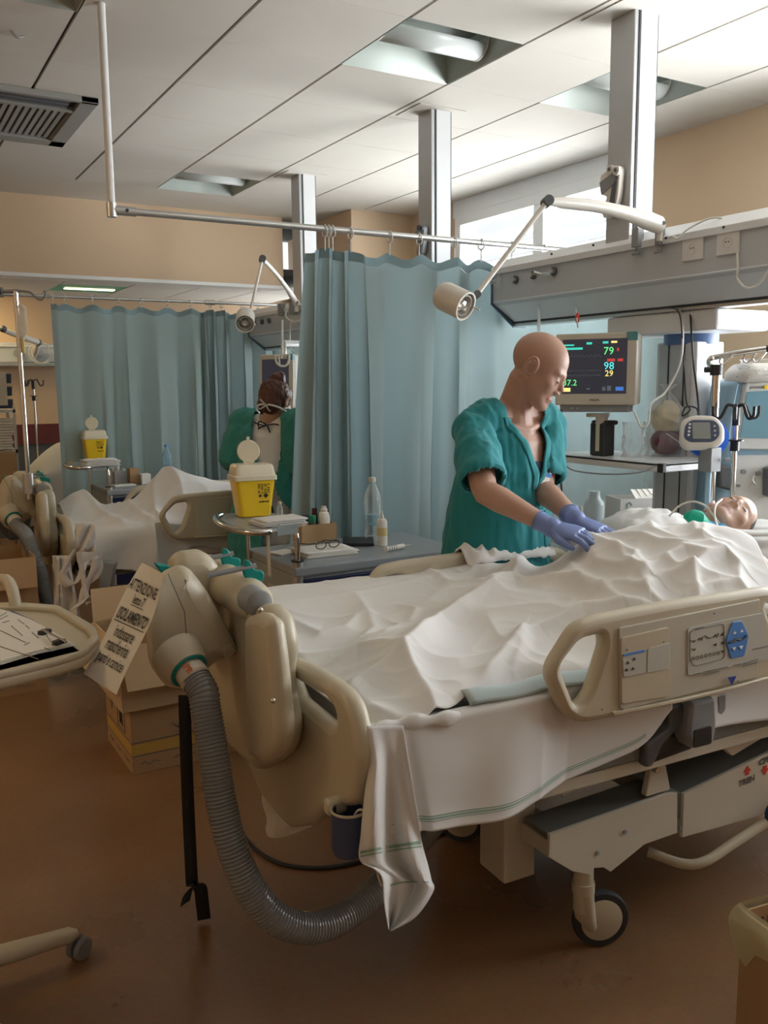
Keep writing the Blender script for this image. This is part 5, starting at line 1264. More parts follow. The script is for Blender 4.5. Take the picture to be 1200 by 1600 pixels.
# trousers and shoes
b = MB()
for s in (-1, 1):
    h = pel+LF*s*.085-UPV*.10; k_ = pel+LF*s*.10+FW*.02; k_[2] = .50; a = pel+LF*s*.11-FW*.02; a[2] = .08
    b.tube([h, h*.5+k_*.5, k_, k_*.5+a*.5, a], [.098, .090, .075, .068, .066], 18)
b.tube([pel-UPV*.16, pel-UPV*.04], [.150, .155], 22, sq=.66, up=LF)
A, Fc, Nn = remesh(b, .010, 6); A = cloth_relief(A, Nn, .006, 8, 1.2); from_arrays(A, Fc).build('trousers', 'scrubs', man)
for s in (-1, 1):
    a = pel+LF*s*.11; b = MB(); a[2] = .045
    b.tube([a-FW*.08, a-FW*.03+UPV*.02, a+FW*.06, a+FW*.15-UPV*.008], [.036, .045, .045, .03], 16, sq=[.9, .9, .7, .6], up=LF); b.build('clog', 'white_paint', man)
# ------------------------------------------------------------------ the patient
PHC = W(1.565, .03, 1.045)
pat = thing('person', 'patient lying on the near bed, bare shoulder and head above the white sheet', 'person', W(1.2, 0, .79))
PF = head_frame(PHC, -cc*.62+V(0, 0, .80)-ca*.10, ca*.97+V(0, 0, .12)+cc*.12)
b = MB(); head_mb(b, PF, .90)
S1 = W(1.47, -.15, .915); S2 = W(1.44, .19, .925); pm = (S1+S2)/2; pp = W(.98, .02, .88)
b.tube([PHC-PF.R@V(0, .02, .03), pm+V(0, 0, .0)], [.055, .06], 18)
b.tube([pp-ca*.12, pp, pp*.5+pm*.5, pm-ca*.06, pm+ca*.02], [.12, .15, .155, .15, .08], 24, sq=[.6, .6, .62, .6, .6], up=cc)
for s, sg in ((S1, -1), (S2, 1)):
    b.ell(s, (.06, .06, .058)); e = s-ca*.27+cc*sg*.07-V(0, 0, .04); w = e-ca*.22-cc*sg*.06+V(0, 0, .02)
    b.tube([s, s*.5+e*.5, e, e*.5+w*.5, w], [.052, .046, .038, .034, .024], 16)
    h = pp-ca*.15+cc*sg*.08; k_ = W(.62, sg*.10, .89); a = W(.22, sg*.09, .83)
    b.tube([h, h*.5+k_*.5, k_, k_*.5+a*.5, a], [.078, .066, .05, .045, .034], 16); b.tube([a+ca*.03, a-ca*.04+V(0, 0, .02), a-ca*.05+V(0, 0, .05)], [.03, .03, .018], 12)
A, Fc, Nn = remesh(b, .0055, 3, .4)
A = np.array([p if loc(p)[0] > 1.36 else np.array([p[0], p[1], min(p[2], BO[2]+float(h0(loc(p)[0], loc(p)[1]))-.03)]) for p in A])
fm = []
for f in Fc:
    c = PF.R.T@((sum(A[i] for i in f)/len(f))-PHC)/.90; m = 0
    if c[1] > .080 and abs(c[0]) < .025 and -.083 < c[2] < -.061: m = 1
    if abs(c[2]+.006) < .003 and c[1] > .076 and .02 < abs(c[0]) < .043: m = 2
    if c[1] < .035-.25*max(0, .06-c[2]) and c[2] > -.02 and abs(c[0]) < .2 and (c[2] > .03 or c[1] < -.03): m = 3
    fm.append(m)
from_arrays(A, Fc, fm).build('body', ['skin_pale', 'lip', 'eye', 'hair_dark'], pat)
# breathing circuit: green mask part, blue connector, ribbed white tube
q = lambda x, y, z=None: W(*by(x, y, z if z is not None else -.02))
t = thing('breathing_tube', 'green and blue breathing connector with white ribbed tube running past the patient cheek', 'breathing tube', q(1120, 828))
b = MB(); b.tube([q(1070, 806, .02), q(1081, 807, .0), q(1092, 811), q(1104, 817)], [.014, .034, .036, .018], 16, sq=.7); b.build('green_mask', mat('green_soft_plastic', (.01, .50, .32), .35, trans=.2), t)
b = MB(); b.tube([q(1102, 818), q(1118, 822), q(1130, 825, -.06)], [.013, .012, .014], 14); b.build('blue_connector', mat('sky_blue_plastic', (.10, .42, .75), .35), t)
hose_mesh([q(1130, 828, -.07), q(1150, 832, -.09), q(1175, 833, -.08), q(1215, 832, -.05)], .012, .005, 12).build('ribbed_tube', 'cable_white', t)
cable('tube', 'thin clear drip tube arching over the head of the patient', [q(1046, 806, .15), q(1062, 790, .15), q(1085, 784, .12), q(1105, 792, .05), q(1112, 802, .0), q(1124, 818, -.04)], .0035, 'cable_white', 'tube')
cable('tube', 'thin tube looped from the patient forehead down to the shoulder', [q(1128, 780, .0), q(1118, 790, -.05), q(1117, 808, -.07), q(1124, 826, -.08), q(1140, 841, -.12), q(1180, 852, -.18), q(1196, 885, -.22)], .003, 'cable_white', 'tube')
# plastic film at the patient's shoulder
G = [[W(1.40+.26*u, -.30-.0*v-.10*v, .945+.03*math.sin(u*5)-.14*v+.012*noise.noise((u*9, v*9, 2))) for u in np.linspace(0, 1, 24)] for v in np.linspace(0, 1, 18)]
b = MB(); b.grid(G); tag(b.build('plastic_film', film_mat('blue_white_film', (.70, .76, .86), .35)), 'crinkled bluish plastic film by the shoulder of the patient, above the rail', 'plastic film')
# ------------------------------------------------------------------ the nurse seen from behind
NP = att(425, 760, 4.72); NP[2] = .95
nf = norm(V(.55, .83, 0)); nl = norm(V(-.83, .55, 0))
nsl = att(385, 664, 4.78); nsr = att(462, 668, 4.62); nm = (nsl+nsr)/2; NH = att(432, 629, 4.66)
nel = att(367, 715, 4.72); nwl = att(392, 752, 4.95); ner = att(470, 722, 4.60); nwr = att(482, 735, 4.85)
nurse = thing('person', 'person seen from behind in a green gown over white, auburn hair in a bun', 'person', (NP[0], NP[1], 0))
NF = head_frame(NH, nf*.8+rv*.35-UPV*.35, UPV+nf*.25+rv*.1)
def nbody(b, g=0):
    b.tube([NP-UPV*.12, NP, NP*.5+nm*.5-nf*.01, NP*.15+nm*.85, nm+UPV*.01], [.165+g, .165+g, .15+g, .155+g, .08+g], 24, sq=[.7, .7, .7, .62, .6], up=nl)
    for s in (nsl, nsr): b.ell(s, (.058+g,)*3); b.tube([nm+UPV*.01, s], [.055+g*.6, .05+g], 12)
b = MB(); nbody(b); b.tube([nm, NH-NF.R@V(0, .02, .05)], [.05, .048], 16); head_mb(b, NF, .93)
for sh, el, wr in ((nsl, nel, nwl), (nsr, ner, nwr)): b.tube([sh, el, wr], [.048, .04, .026], 14)
A, Fc, Nn = remesh(b, .007, 3); from_arrays(A, Fc).build('body', 'skin_pale', nurse)
for w, e, ts in ((nwl, nel, 1), (nwr, ner, -1)):
    A, Fc, Nn = hand_mesh(w, w-e, UPV, ts, cu, .92, .001, vox=.004); from_arrays(A, Fc).build('glove', 'glove', nurse)
b = MB(); nbody(b, .010); b.tube([NP-UPV*.28, NP-UPV*.1, NP*.6+nm*.4], [.19, .18, .165], 24, sq=.75, up=nl)
A, Fc, Nn = remesh(b, .010, 5); A, Fc = torso_clear(A, Fc, lambda c: (c-nm)@UPV > .028 and np.linalg.norm((c-nm)[:2]) < .06)
from_arrays(A, Fc).build('tunic', 'gown_white', nurse)
b = MB(); nbody(b, .026); b.tube([NP-UPV*.42, NP-UPV*.1, NP*.6+nm*.4], [.25, .21, .185], 24, sq=.85, up=nl)
for sh, el, wr in ((nsl, nel, nwl), (nsr, ner, nwr)): b.tube([sh, sh*.5+el*.5, el, el*.4+wr*.6, wr], [.078, .082, .075, .06, .034], 16)
A, Fc, Nn = remesh(b, .009, 6); A = cloth_relief(A, Nn, .014, 10, 7.7, anis=(1, 1, .6)); A = cloth_relief(A, Nn, .006, 24, 2.7, anis=(1, 1, .5))
def back_open(c):
    q = c-nm; u = q@(-nl); bk = -(q@nf); z = q@UPV
    if bk < -.02 and not (z > .03): return False
    if z > .035 and np.linalg.norm(q[:2]) < .075: return True
    pz = [.08, .0, -.12, -.30, -.34, -.45, -.75]; lft = [-.085, -.085, -.070, .01, .02, .0, -.03]; rgt = [.075, .075, .075, .05, .06, .14, .16]
    return bk > .0 and np.interp(-z, [-a for a in pz], lft) < u < np.interp(-z, [-a for a in pz], rgt)
A, Fc = torso_clear(A, Fc, back_open); from_arrays(A, Fc).build('gown', 'gown_green', nurse, solid=.002)
b = MB()
for s in (-1, 1):
    h = NP+nl*s*.08-UPV*.1; a = NP+nl*s*.10; a = V(a[0], a[1], .08); b.tube([h, h*.5+a*.5, a], [.09, .07, .055], 16)
A, Fc, Nn = remesh(b, .012, 5); from_arrays(A, Fc).build('trousers', 'gown_white', nurse)
for s in (-1, 1):
    a = NP+nl*s*.10; a = V(a[0], a[1], .04); b = MB(); b.tube([a-nf*.07, a, a+nf*.13], [.033, .04, .03], 14, sq=.8, up=nl); b.build('clog', 'white_paint', nurse)
b = MB(); b.ell(NF(V(0, -.022, .030)), (.080, .100, .092), R=NF.R); b.ell(NF(V(0, -.06, -.02)), (.066, .055, .06), R=NF.R)
bun = NF(V(.01, -.045, .112)); b.ell(bun, (.042, .042, .035)); b.ell(bun+rv*.02+UPV*.02, (.022, .022, .02))
A, Fc, Nn = remesh(b, .005, 2)
A = np.array([p+n*(.006*noise.noise((p[0]*40, p[1]*40, p[2]*25))+.004*noise.noise((p[0]*110, p[1]*110, p[2]*40))) for p, n in zip(A, Nn)])
A, Fc = torso_clear(A, Fc, lambda c: (NF.R.T@(c-NH))[1] > .045)
from_arrays(A, Fc).build('hair', 'hair', nurse, solid=.003)
b = MB(); P = [NF(V(.088*math.sin(a), -.018-.092*math.cos(a)*1.0, -.060+.01*math.cos(a))) for a in np.linspace(-1.7, 1.7, 20)]
wdir = NF.R[:, 2]; b.grid([[p-wdir*.005 for p in P], [p+wdir*.005 for p in P]]); b.build('mask_tie', 'cable_white', nurse, solid=.001)
kn = NF(V(.015, -.108, -.055)); 
for dx, dz in ((-.03, .03), (-.035, -.02), (.02, -.03)):
    b = MB(); b.tube(spline([kn, kn+nl*(-dx)*.6+UPV*dz*.7-nf*.01, kn+nl*(-dx)+UPV*dz], 5), .0035, 6); b.build('mask_tie', 'cable_white', nurse)
kn = nm-nf*.085+UPV*.01
for P in ([(-.07, .015), (-.03, .0), (0, 0)], [(.09, -.01), (.04, .005), (0, 0)], [(0, 0), (-.04, .02), (-.045, -.01), (0, 0)], [(0, 0), (.01, -.03), (.02, -.06)], [(0, 0), (-.03, -.01), (-.05, -.02)]):
    b = MB(); b.tube(spline([kn-nl*u+UPV*z-nf*.008 for u, z in P], 6), .004, 6); b.build('neck_tie', 'black', nurse)
b = MB(); b.tube(spline([NP+UPV*.12-nf*.145-nl*.02, NP+UPV*.0-nf*.155+nl*.0, NP-UPV*.10-nf*.16-nl*.03, NP-UPV*.2-nf*.17-nl*.01], 6), .005, 6); b.build('waist_tie', 'black', nurse)
# ================================================================== EQUIPMENT AND SMALL THINGS
def R_face(n, upv=(0, 0, 1)):
    # columns (u right, v up, n out) for something facing direction n
    n = norm(n); u = norm(np.cross(upv, n)); return np.stack([u, np.cross(n, u), n], 1)
def monitor(label, c, n, w, h, d, full):
    t = thing('patient_monitor', label, 'monitor', c-V(0, 0, h/2+.02)); R = R_face(n); T = lambda u, v, k: c+R@V(u, v, k)
    def bx_(name, m, u0, u1, v0, v1, k0, k1, bev=.004, par=t):
        b = MB(); b.box(T((u0+u1)/2, (v0+v1)/2, (k0+k1)/2), (u1-u0, v1-v0, k1-k0), R); return b.build(name, m, par, smooth=False, bevel=bev)
    bx_('housing', 'mon', -w/2, w/2, -h/2, h/2, -d, -.012, .012); bx_('bezel', 'mon', -w/2, w/2, -h/2, h/2, -.02, 0, .006)
    sw, sh = w*.80, h*.76
    s = bx_('screen', mat('monitor_screen', (.012, .014, .02), .18, emit=(.05, .055, .075, .35)), -w/2+w*.085, -w/2+w*.085+sw, -h/2+h*.16, -h/2+h*.16+sh, -.002, .002, .001)
    bx_('base_bar', 'mgrey', -w/2+.02, w/2-.03, -h/2-.03, -h/2+.002, -d*.9, -.01, .004)
    bx_('corner_mark', 'teal_grey', w/2-.045, w/2+.0005, h/2-.035, h/2+.001, -.022, .0008, .001)
    if full:
        em = lambda nme, c_, s_=1.0: mat(nme, c_, .4, emit=(*c_, s_))
        G_, C_, Y_, Rd, Bl, Dm = em('green_digits', (.12, .75, .22)), em('cyan_digits', (.10, .65, .70)), em('yellow_digits', (.85, .70, .22)), em('red_block', (.50, .05, .04), .7), em('blue_icon', (.05, .16, .50), .8), em('dim_trace', (.10, .12, .14), .5)
        Tt = em('turquoise_bar', (.05, .60, .48), .8)
        P = lambda u, v: T(-w/2+w*.085+sw*u, -h/2+h*.16+sh*v, .003)
        text('79', 'heart_rate', .045, G_, R, P(.72, .77), s); text('98', 'saturation', .045, C_, R, P(.73, .50), s); text('29', 'respiration', .036, Y_, R, P(.735, .365), s); text('37.2', 'temperature', .036, G_, R, P(.13, .20), s)
        def blk(name, m, u, v, a, b_): q = P(u, v); bb = MB(); bb.box(q, (a*sw, b_*sh, .001), R); bb.build(name, m, s, smooth=False)
        blk('status_bar', Tt, .10, .895, .17, .028); blk('status_bar', Tt, .17, .83, .30, .04); blk('status_bar', Tt, .42, .92, .085, .04); blk('status_bar', Tt, .67, .93, .085, .04)
        blk('alarm_tag', Y_, .80, .935, .09, .036); blk('heart_tag', Rd, .86, .80, .03, .06); blk('alarm_tag', Rd, .76, .61, .12, .05); blk('alarm_tag', Rd, .90, .61, .08, .05)
        blk('soft_key', Y_, .09, .075, .10, .07); blk('soft_key', Bl, .90, .09, .12, .07); blk('soft_key', Dm, .66, .09, .05, .07); blk('soft_key', Dm, .74, .10, .06, .09); blk('soft_key', Dm, .42, .09, .05, .03)
        for v, a, f in ((.68, .05, 9), (.42, .025, 14), (.33, .03, 12)):
            bb = MB(); bb.tube([P(.06+.55*k/70, v+a*(abs(math.sin(k/70*f*PI))**14)+.006*math.sin(k)) for k in range(71)], .0006, 4); bb.build('trace', Dm, s)
        text('PHILIPS', 'maker_print', .013, 'ink_grey', R, T(.0, -h/2+h*.07, .001), t, bold=.0003)
        for u in (-.10, -.075): b = MB(); b.cyl(T(u, -h/2-.013, -.01), T(u, -h/2-.013, -.007), .003, 8); b.build('indicator', 'lamp', t)
        b = MB(); b.box(T(-w/2-.012, -h*.34, -.03), (.03, .02, .02), R); b.build('side_knob', 'mgrey', t, bevel=.003)
    return t, T, R
MT['teal_grey'] = mat('teal_grey_corner', (.10, .30, .30), .4)
mc = att(930, 577, 3.78); mn = -fv*.9-rv*.42; mn[2] = .0
mt_, T_, R_ = monitor('large patient monitor with colour digits on the shelf behind the bald man', mc, mn, .345, .305, .13, True)
b = MB(); b.cyl(T_(.0, -.19, -.08), T_(.0, -.205, -.08), .05, 18); b.cyl(T_(.02, -.20, -.07), V(T_(.02, 0, -.07)[0], T_(.02, 0, -.07)[1], 1.20), .027, 20); b.build('stand', 'mon', mt_)
t_m2, T_m2, R_m2 = monitor('smaller dark-screened monitor beyond the head of the gowned nurse', att(431, 600, 5.45), -fv*.9-rv*.6+V(0, 0, -.1), .27, .36, .14, False)
q = T_m2(0, .17, -.08); b = MB(); b.tube([q, q+V(0, 0, .08), V(2.90, 5.3, 1.76), V(2.90, 5.3, 1.82)], .022, 10); b.build('mount_arm', 'column_white', t_m2)
# pendant column with shelves under the beam
t = thing('equipment_column', 'pale grey floor-to-beam equipment column with two shelves, right of the monitor', 'equipment column', (3.15, 2.71, 0))
X0 = 3.06
b = MB(); b.b2((X0, 2.60, .0), (X0+.17, 2.82, 1.665)); b.build('shaft', 'column_white', t, smooth=False, bevel=.006)
b = MB(); b.b2((X0-.006, 2.625, .0), (X0, 2.80, 1.66)); b.build('side_cover', 'alu_matte', t, smooth=False, bevel=.002)
for y in (2.66, 2.745): b = MB(); b.b2((X0-.009, y-.003, .0), (X0-.005, y+.003, 1.655)); b.build('groove', 'dark', t, smooth=False)
b = MB(); b.cyl((X0+.09, 2.71, 1.655), (X0+.09, 2.71, 1.70), .115, 28); b.build('blue_collar', mat('blue_grey_collar', (.07, .13, .28), .4), t)
b = MB(); b.b2((2.93, 2.40, 1.70), (3.25, 3.0, 1.783)); b.build('head_box', 'column_white', t, smooth=False, bevel=.01)
for z, y0, y1, x0 in ((1.165, 2.44, 3.12, 2.70), (.80, 2.42, 3.20, 2.66)):
    b = MB(); b.b2((x0, y0, z), (X0, y1, z+.012)); b.b2((x0, y0, z-.022), (x0+.012, y1, z+.012)); b.b2((x0, y0, z-.022), (X0+.2, y0+.012, z+.012)); b.build('shelf', 'column_white', t, smooth=False, bevel=.003)
b = MB(); b.b2((2.692, 2.43, 1.142), (2.712, 2.46, 1.178)); b.build('shelf_corner', 'black', t, smooth=False, bevel=.003)
SH = 1.178
def film_bag(name, label, c, r, h, seed, m='film', knot=True, cat='plastic bag'):
    b = MB(); G = []
    for i in range(26):
        k = i/25; R0 = r*(1-.08*k)*(1 if k < .62 else max(.16, 1-((k-.62)/.3)**1.2)) if knot else r*(1-.1*k)
        if k > .92 and knot: R0 = r*(.16+.3*(k-.92)/.08)
        row = []
        for j in range(36):
            a = 2*PI*j/36; n = noise.noise((math.cos(a)*2.2, math.sin(a)*2.2, k*4+seed)); n2 = abs(noise.noise((math.cos(a)*5, math.sin(a)*5, k*3+seed)))
            q = R0*(1+.22*n-.18*n2); row.append(V(c[0]+q*math.cos(a), c[1]+q*math.sin(a), c[2]+h*k))
        G.append(row)
    b.grid(G, wrap=True); b.add(G[0], [tuple(range(36))]); o = b.build(name, m); tag(o, label, cat); return o
def onz(px, py, z): return atz(px, py, z)
c = onz(937, 712, SH); b = MB(); b.b2(c+V(-.02, -.04, 0), c+V(.05, .045, .145)); b.b2(c+V(-.01, -.05, .135), c+V(.06, .05, .155)); tag(b.build('black_pouch', 'black', bevel=.008), 'black pouch standing on the shelf left of the monitor stand', 'pouch')
film_bag('plastic_bag', 'small clear plastic bag on the shelf right of the monitor stand', onz(990, 714, SH), .052, .15, 3, knot=False)
t = thing('bagged_kit', 'clear bag knotted at the top holding yellow gauze over a dark red pouch', 'plastic bag', onz(1040, 712, SH))
c = onz(1040, 712, SH); o = film_bag('x', 'x', c, .085, .31, 8)
for k in list(o.keys()): del o[k]
o.name = 'bag'; lw_ = o.location.copy(); o.parent = t; o.location = lw_-t.location
b = MB(); b.ell(c+V(0, 0, .062), (.075, .062, .058)); b.build('red_pouch', mat('maroon_fabric', (.11, .02, .03), .6, var=.4), t)
b = MB(); b.ell(c+V(.0, 0, .165), (.064, .055, .065)); A, Fc, Nn = remesh(b, .006, 1); A = cloth_relief(A, Nn, .012, 18, 2., anis=(1, 1, 1)); from_arrays(A, Fc).build('gauze', mat('yellowish_gauze', (.62, .54, .36), .9, var=.15), t)
b = MB(); b.tube(spline([c+V(-.055, -.05, .10), c+V(-.0, -.075, .06), c+V(.03, -.065, .03)], 6), .002, 6); b.build('tube_loop', 'cable_white', t)
# cables around the monitor and column
cable('cable', 'black cable hanging from the beam in front of the equipment column', [atx(1078, 478, 2.95), att(1083, 560, 3.5), att(1090, 620, 3.48), att(1094, 668, 3.45)], .004, 'black')
cable('cable', 'dark thin cable curving from the beam to the knot beside the hand controller', [atx(1045, 480, 2.95), att(1062, 492, 3.5), att(1068, 560, 3.5), att(1072, 625, 3.48), att(1078, 640, 3.45), att(1066, 650, 3.45), att(1072, 636, 3.44), att(1088, 638, 3.44), att(1092, 652, 3.44)], .003, 'black')
cable('cable', 'white cable hanging from the beam, curving left over the bagged kit to the monitor', [atx(1062, 480, 2.95), att(1067, 520, 3.5), att(1062, 570, 3.5), att(1040, 612, 3.48), att(1018, 630, 3.46), att(1013, 660, 3.45), att(1003, 668, 3.46), att(996, 655, 3.5), att(990, 642, 3.6)], .004)
cable('cable', 'pair of black cables hanging left of the monitor, behind the man', [att(877, 640, 3.8), att(880, 680, 3.8), att(876, 730, 3.8), att(878, 775, 3.8), att(880, 815, 3.8)], .004, 'black')
cable('cable', 'thin grey cable drooping below the upper shelf edge', [att(884, 728, 3.62), att(900, 736, 3.58), att(950, 741, 3.45), att(1000, 738, 3.38), att(1025, 728, 3.36)], .003, 'mgrey')
cable('cable', 'dark red cable slanting under the upper shelf, left one', [att(945, 728, 3.55), att(955, 745, 3.55), att(963, 775, 3.55)], .0025, 'red_dark')if False else None
cable('drip_tube', 'clear hanging tube with a red tip above the monitor', [atx(900, 478, 2.95), att(901, 495, 3.7), att(903, 512, 3.7)], .003, 'cable_white', 'tube')
b = MB(); b.lathe([(.001, 0), (.008, .008), (.009, .03), (.004, .045)], att(902, 506, 3.69), 12); tag(b.build('red_clip', 'red'), 'small red clip hanging just above the monitor top edge', 'clip')
b = MB(); b.tube([on(842, 478, 2.85), att(842, 515, 3.6), att(842, 600, 3.65)], .007, 8); tag(b.build('hanging_tube', 'bottle'), 'clear tube hanging from the beam end behind the man head', 'tube')
# hand controller with blue pad
c = att(1096, 676, 3.30); n = -fv*.92-rv*.12+UPV*.25; R = R_face(n)
t = thing('pump_controller', 'white rounded controller with a grey display and blue back, right of the shelf', 'controller', c-V(0, 0, .09))
pts = [(-.082, -.045), (-.06, -.068), (.04, -.066), (.078, -.04), (.082, .02), (.05, .062), (-.03, .066), (-.075, .045)]
plate('body', [fillet(pts, .03, 6)], .045, .016, 'lamp', R, c, t)
plate('face', [fillet([(-.070, -.028), (-.05, -.045), (.035, -.045), (.060, -.02), (.058, .022), (.04, .040), (-.04, .042), (-.064, .02)], .018, 5)], .004, .0015, mat('navy_face', (.05, .07, .14), .4), R, c+R[:, 2]*.0235, t)
plate('display', [[(-.038, -.034), (.026, -.034), (.026, .030), (-.038, .030)]], .003, .0006, mat('lcd_grey', (.27, .29, .27), .3), R, c+R[:, 2]*.0265, t)
for k in range(4): b = MB(); b.cyl(c+R@V(-.052+.002*k, -.018+.014*k, .024), c+R@V(-.052+.002*k, -.018+.014*k, .0275), .0045, 12); b.build('button', 'white_ink', t)
for k in range(3): b = MB(); b.cyl(c+R@V(.042, -.02+.018*k, .024), c+R@V(.042, -.02+.018*k, .0275), .0045, 12); b.build('button', 'lgrey_label', t)
b = MB(); b.lathe([(.001, -.02), (.075, -.02), (.08, -.01), (.08, .008), (.06, .015)], c+R@V(.025, -.005, -.035), 32, ax=tuple(R[:, 2])); b.build('blue_back', mat('bright_blue_plastic', (.01, .12, .65), .35), t)
q = c+R@V(.03, -.09, -.03); b = MB(); b.b2(q+V(-.025, -.03, -.05), q+V(.03, .03, .04)); b.cyl(q+V(.03, -.04, -.005), q+V(.05, -.05, -.005), .008, 10); b.build('clamp', 'mgrey', t, bevel=.004)
b = MB(); b.cyl(q+V(0, 0, -.02), V(q[0], q[1], .55), .011, 14); b.build('post', 'dialysis_blue', t)
# chrome drip stand that bends to the right
p0 = att(1110, 790, 3.52); top = att(1108, 575, 3.52); x_, y_ = p0[0], p0[1]
t = thing('drip_stand', 'chrome drip stand bending right at the top, with curled hooks, right of the column', 'drip stand', (x_, y_, 0))
zt = top[2]
b = MB(); b.cyl((x_, y_, .05), (x_, y_, zt), .0155, 16); b.build('pole', 'chrome', t)
c1 = att(1118, 558, 3.52); c2 = att(1197, 545, 3.45)
b = MB(); b.tube(spline([V(x_, y_, zt-.02), att(1108, 568, 3.52), att(1111, 560, 3.52), c1, att(1150, 552, 3.49), c2], 8), .011, 14); b.build('arm', 'chrome', t)
b = MB(); b.cyl(c2-norm(c2-c1)*.0, c2+norm(c2-c1)*.012, .014, 12); b.build('end_cap', 'black', t)
b = MB(); b.cyl(V(x_, y_, zt-.03), V(x_, y_, zt+.012), .024, 16); b.cyl(V(x_, y_, zt-.008), V(x_, y_, zt-.008)-rv*.045, .011, 12); b.build('knob', 'black', t)
for px in (1128, 1165, 1180):
    q = att(px, 553-(px-1128)*.08, 3.48); b = MB(); b.tube(spline([q+V(0, 0, -.005), q-rv*.008+V(0, 0, -.03), q+rv*.006+V(0, 0, -.042), q+rv*.022+V(0, 0, -.03), q+rv*.045+V(0, 0, .0)], 6), .0035, 8); b.build('hook', 'chrome', t)
for a in range(5):
    b = MB(); e = V(x_+.26*math.cos(a*1.257+.4), y_+.26*math.sin(a*1.257+.4), .06); b.tube([V(x_, y_, .09), e], .013, 10); b.lathe([(.001, -.012), (.028, -.012), (.028, .012), (.001, .012)], e-V(0, 0, .03), 18, ax=(math.sin(a), math.cos(a), 0)); b.build('foot', 'chrome', t)
def four_hook(label, base, top, s=1, name='drip_stand'):
    t = thing(name, label, 'drip stand', (base[0], base[1], 0))
    b = MB(); b.cyl((base[0], base[1], .05), top, .0085*s, 12); b.build('pole', 'chrome', t)
    b = MB(); b.cyl(top-V(0, 0, .02*s), top+V(0, 0, .055*s), .013*s, 12); b.build('hub', 'black', t); b = MB(); b.cyl(top-V(0, 0, .11*s), top-V(0, 0, .075*s), .016*s, 12); b.cyl(top-V(0, 0, .075*s), top-V(0, 0, .07*s), .03*s, 16); b.build('collar', 'black', t)
    for d in (rv, -rv, rv*.35-fv*.8, -rv*.35-fv*.8):
        d = norm(V(d[0], d[1], 0)); o = top+V(0, 0, .045*s)
        b = MB(); b.tube(spline([o, o+d*.03*s+V(0, 0, .008*s), o+d*.045*s-V(0, 0, .02*s), o+d*.058*s-V(0, 0, .038*s), o+d*.078*s-V(0, 0, .03*s), o+d*.082*s+V(0, 0, .004*s)], 6), .0058*s, 8); b.build('hook', 'black', t)
    for a in range(4):
        e = V(base[0]+.25*math.cos(a*1.57+.5), base[1]+.25*math.sin(a*1.57+.5), .06); b = MB(); b.tube([V(base[0], base[1], .09), e], .012, 8); b.lathe([(.001, -.012), (.025, -.012), (.025, .012), (.001, .012)], e-V(0, 0, .034), 16, ax=(math.sin(a), math.cos(a), 0)); b.build('foot', 'chrome', t)
q = att(1150, 652, 3.38); four_hook('slim steel drip stand with four black hooks, before the blue-edged treatment machine', q, q-V(0, 0, .01), 1.08)
# treatment machine at the right edge
t = thing('treatment_machine', 'tall white treatment machine with light blue edge and slate display at the right edge', 'medical machine', (3.30, 2.17, 0))
n = -fv*.97+rv*.10; n[2] = 0; R = R_face(n); mc2 = att(1190, 690, 3.62); mc2 = V(mc2[0], mc2[1], 0)
T2 = lambda u, v, k=0: mc2+R@V(u, 0, k)+V(0, 0, v)
def zz(py, tt=3.6): return att(1170, py, tt)[2]
uu = lambda px, tt=3.6: (att(px, 690, tt)-att(1190, 690, tt))@R[:, 0]
pl = lambda name, P, m, k, th, bev, fil=.01: plate(name, [fillet([(uu(a), zz(c)) for a, c in P], fil)], th, bev, m, R, mc2+R[:, 2]*k, t)
pl('blue_edge', [(1142, 598), (1165, 590), (1260, 590), (1260, 900), (1132, 900), (1122, 790), (1132, 690)], 'dialysis_blue', -.12, .22, .03, .02)
pl('front_panel', [(1156, 598), (1260, 594), (1260, 705), (1144, 702), (1146, 670)], 'dialysis', .0, .03, .006)
pl('display', [(1158, 612), (1250, 608), (1250, 686), (1150, 684)], 'screen_teal', .017, .006, .002, .004)
pl('lower_panel', [(1146, 712), (1260, 712), (1260, 1000), (1146, 1000)], 'dialysis', -.02, .04, .006)
pl('cap', [(1150, 582), (1163, 568), (1260, 566), (1260, 596), (1150, 598)], 'lamp', -.06, .20, .03, .015)
pl('side_module', [(1119, 726), (1141, 728), (1142, 768), (1120, 762)], 'dgrey', -.02, .08, .01)
pl('yellow_tag', [(1186, 602), (1191, 602), (1191, 608), (1186, 608)], 'yellow', .017, .004, .001, .001)
text('prismax', 'maker_print', .020, 'ink_grey', R, T2(uu(1175), zz(605), .0165), t)
for px, py, r in ((1161, 738, .010), (1186, 741, .010), (1175, 700, .006), (1194, 700, .006), (1154, 760, .006)):
    b = MB(); b.cyl(T2(uu(px), zz(py), .0), T2(uu(px), zz(py), .012), r, 14); b.build('knob', 'mgrey', t)
b = MB(); b.tube(spline([T2(uu(1178), zz(745), .01), T2(uu(1172), zz(752), .03), T2(uu(1178), zz(758), .02), T2(uu(1172), zz(764), .01)], 5), .004, 8); b.build('fitting', 'alu', t)
pl('side_clamp', [(1193, 732), (1206, 728), (1206, 780), (1195, 776)], 'dgrey', .02, .04, .008, .005)
film_bag('plastic_cover', 'clear crinkled plastic cover draped over the cap of the treatment machine', T2(uu(1190), zz(592), -.02), .10, .08, 12, 'film', knot=False)
cable('tube', 'light blue tube curving down the machine edge', [T2(uu(1139), zz(600), .03), T2(uu(1133), zz(640), .03), T2(uu(1130), zz(690), .03), T2(uu(1138), zz(725), .04)], .005, 'dialysis_blue', 'tube')
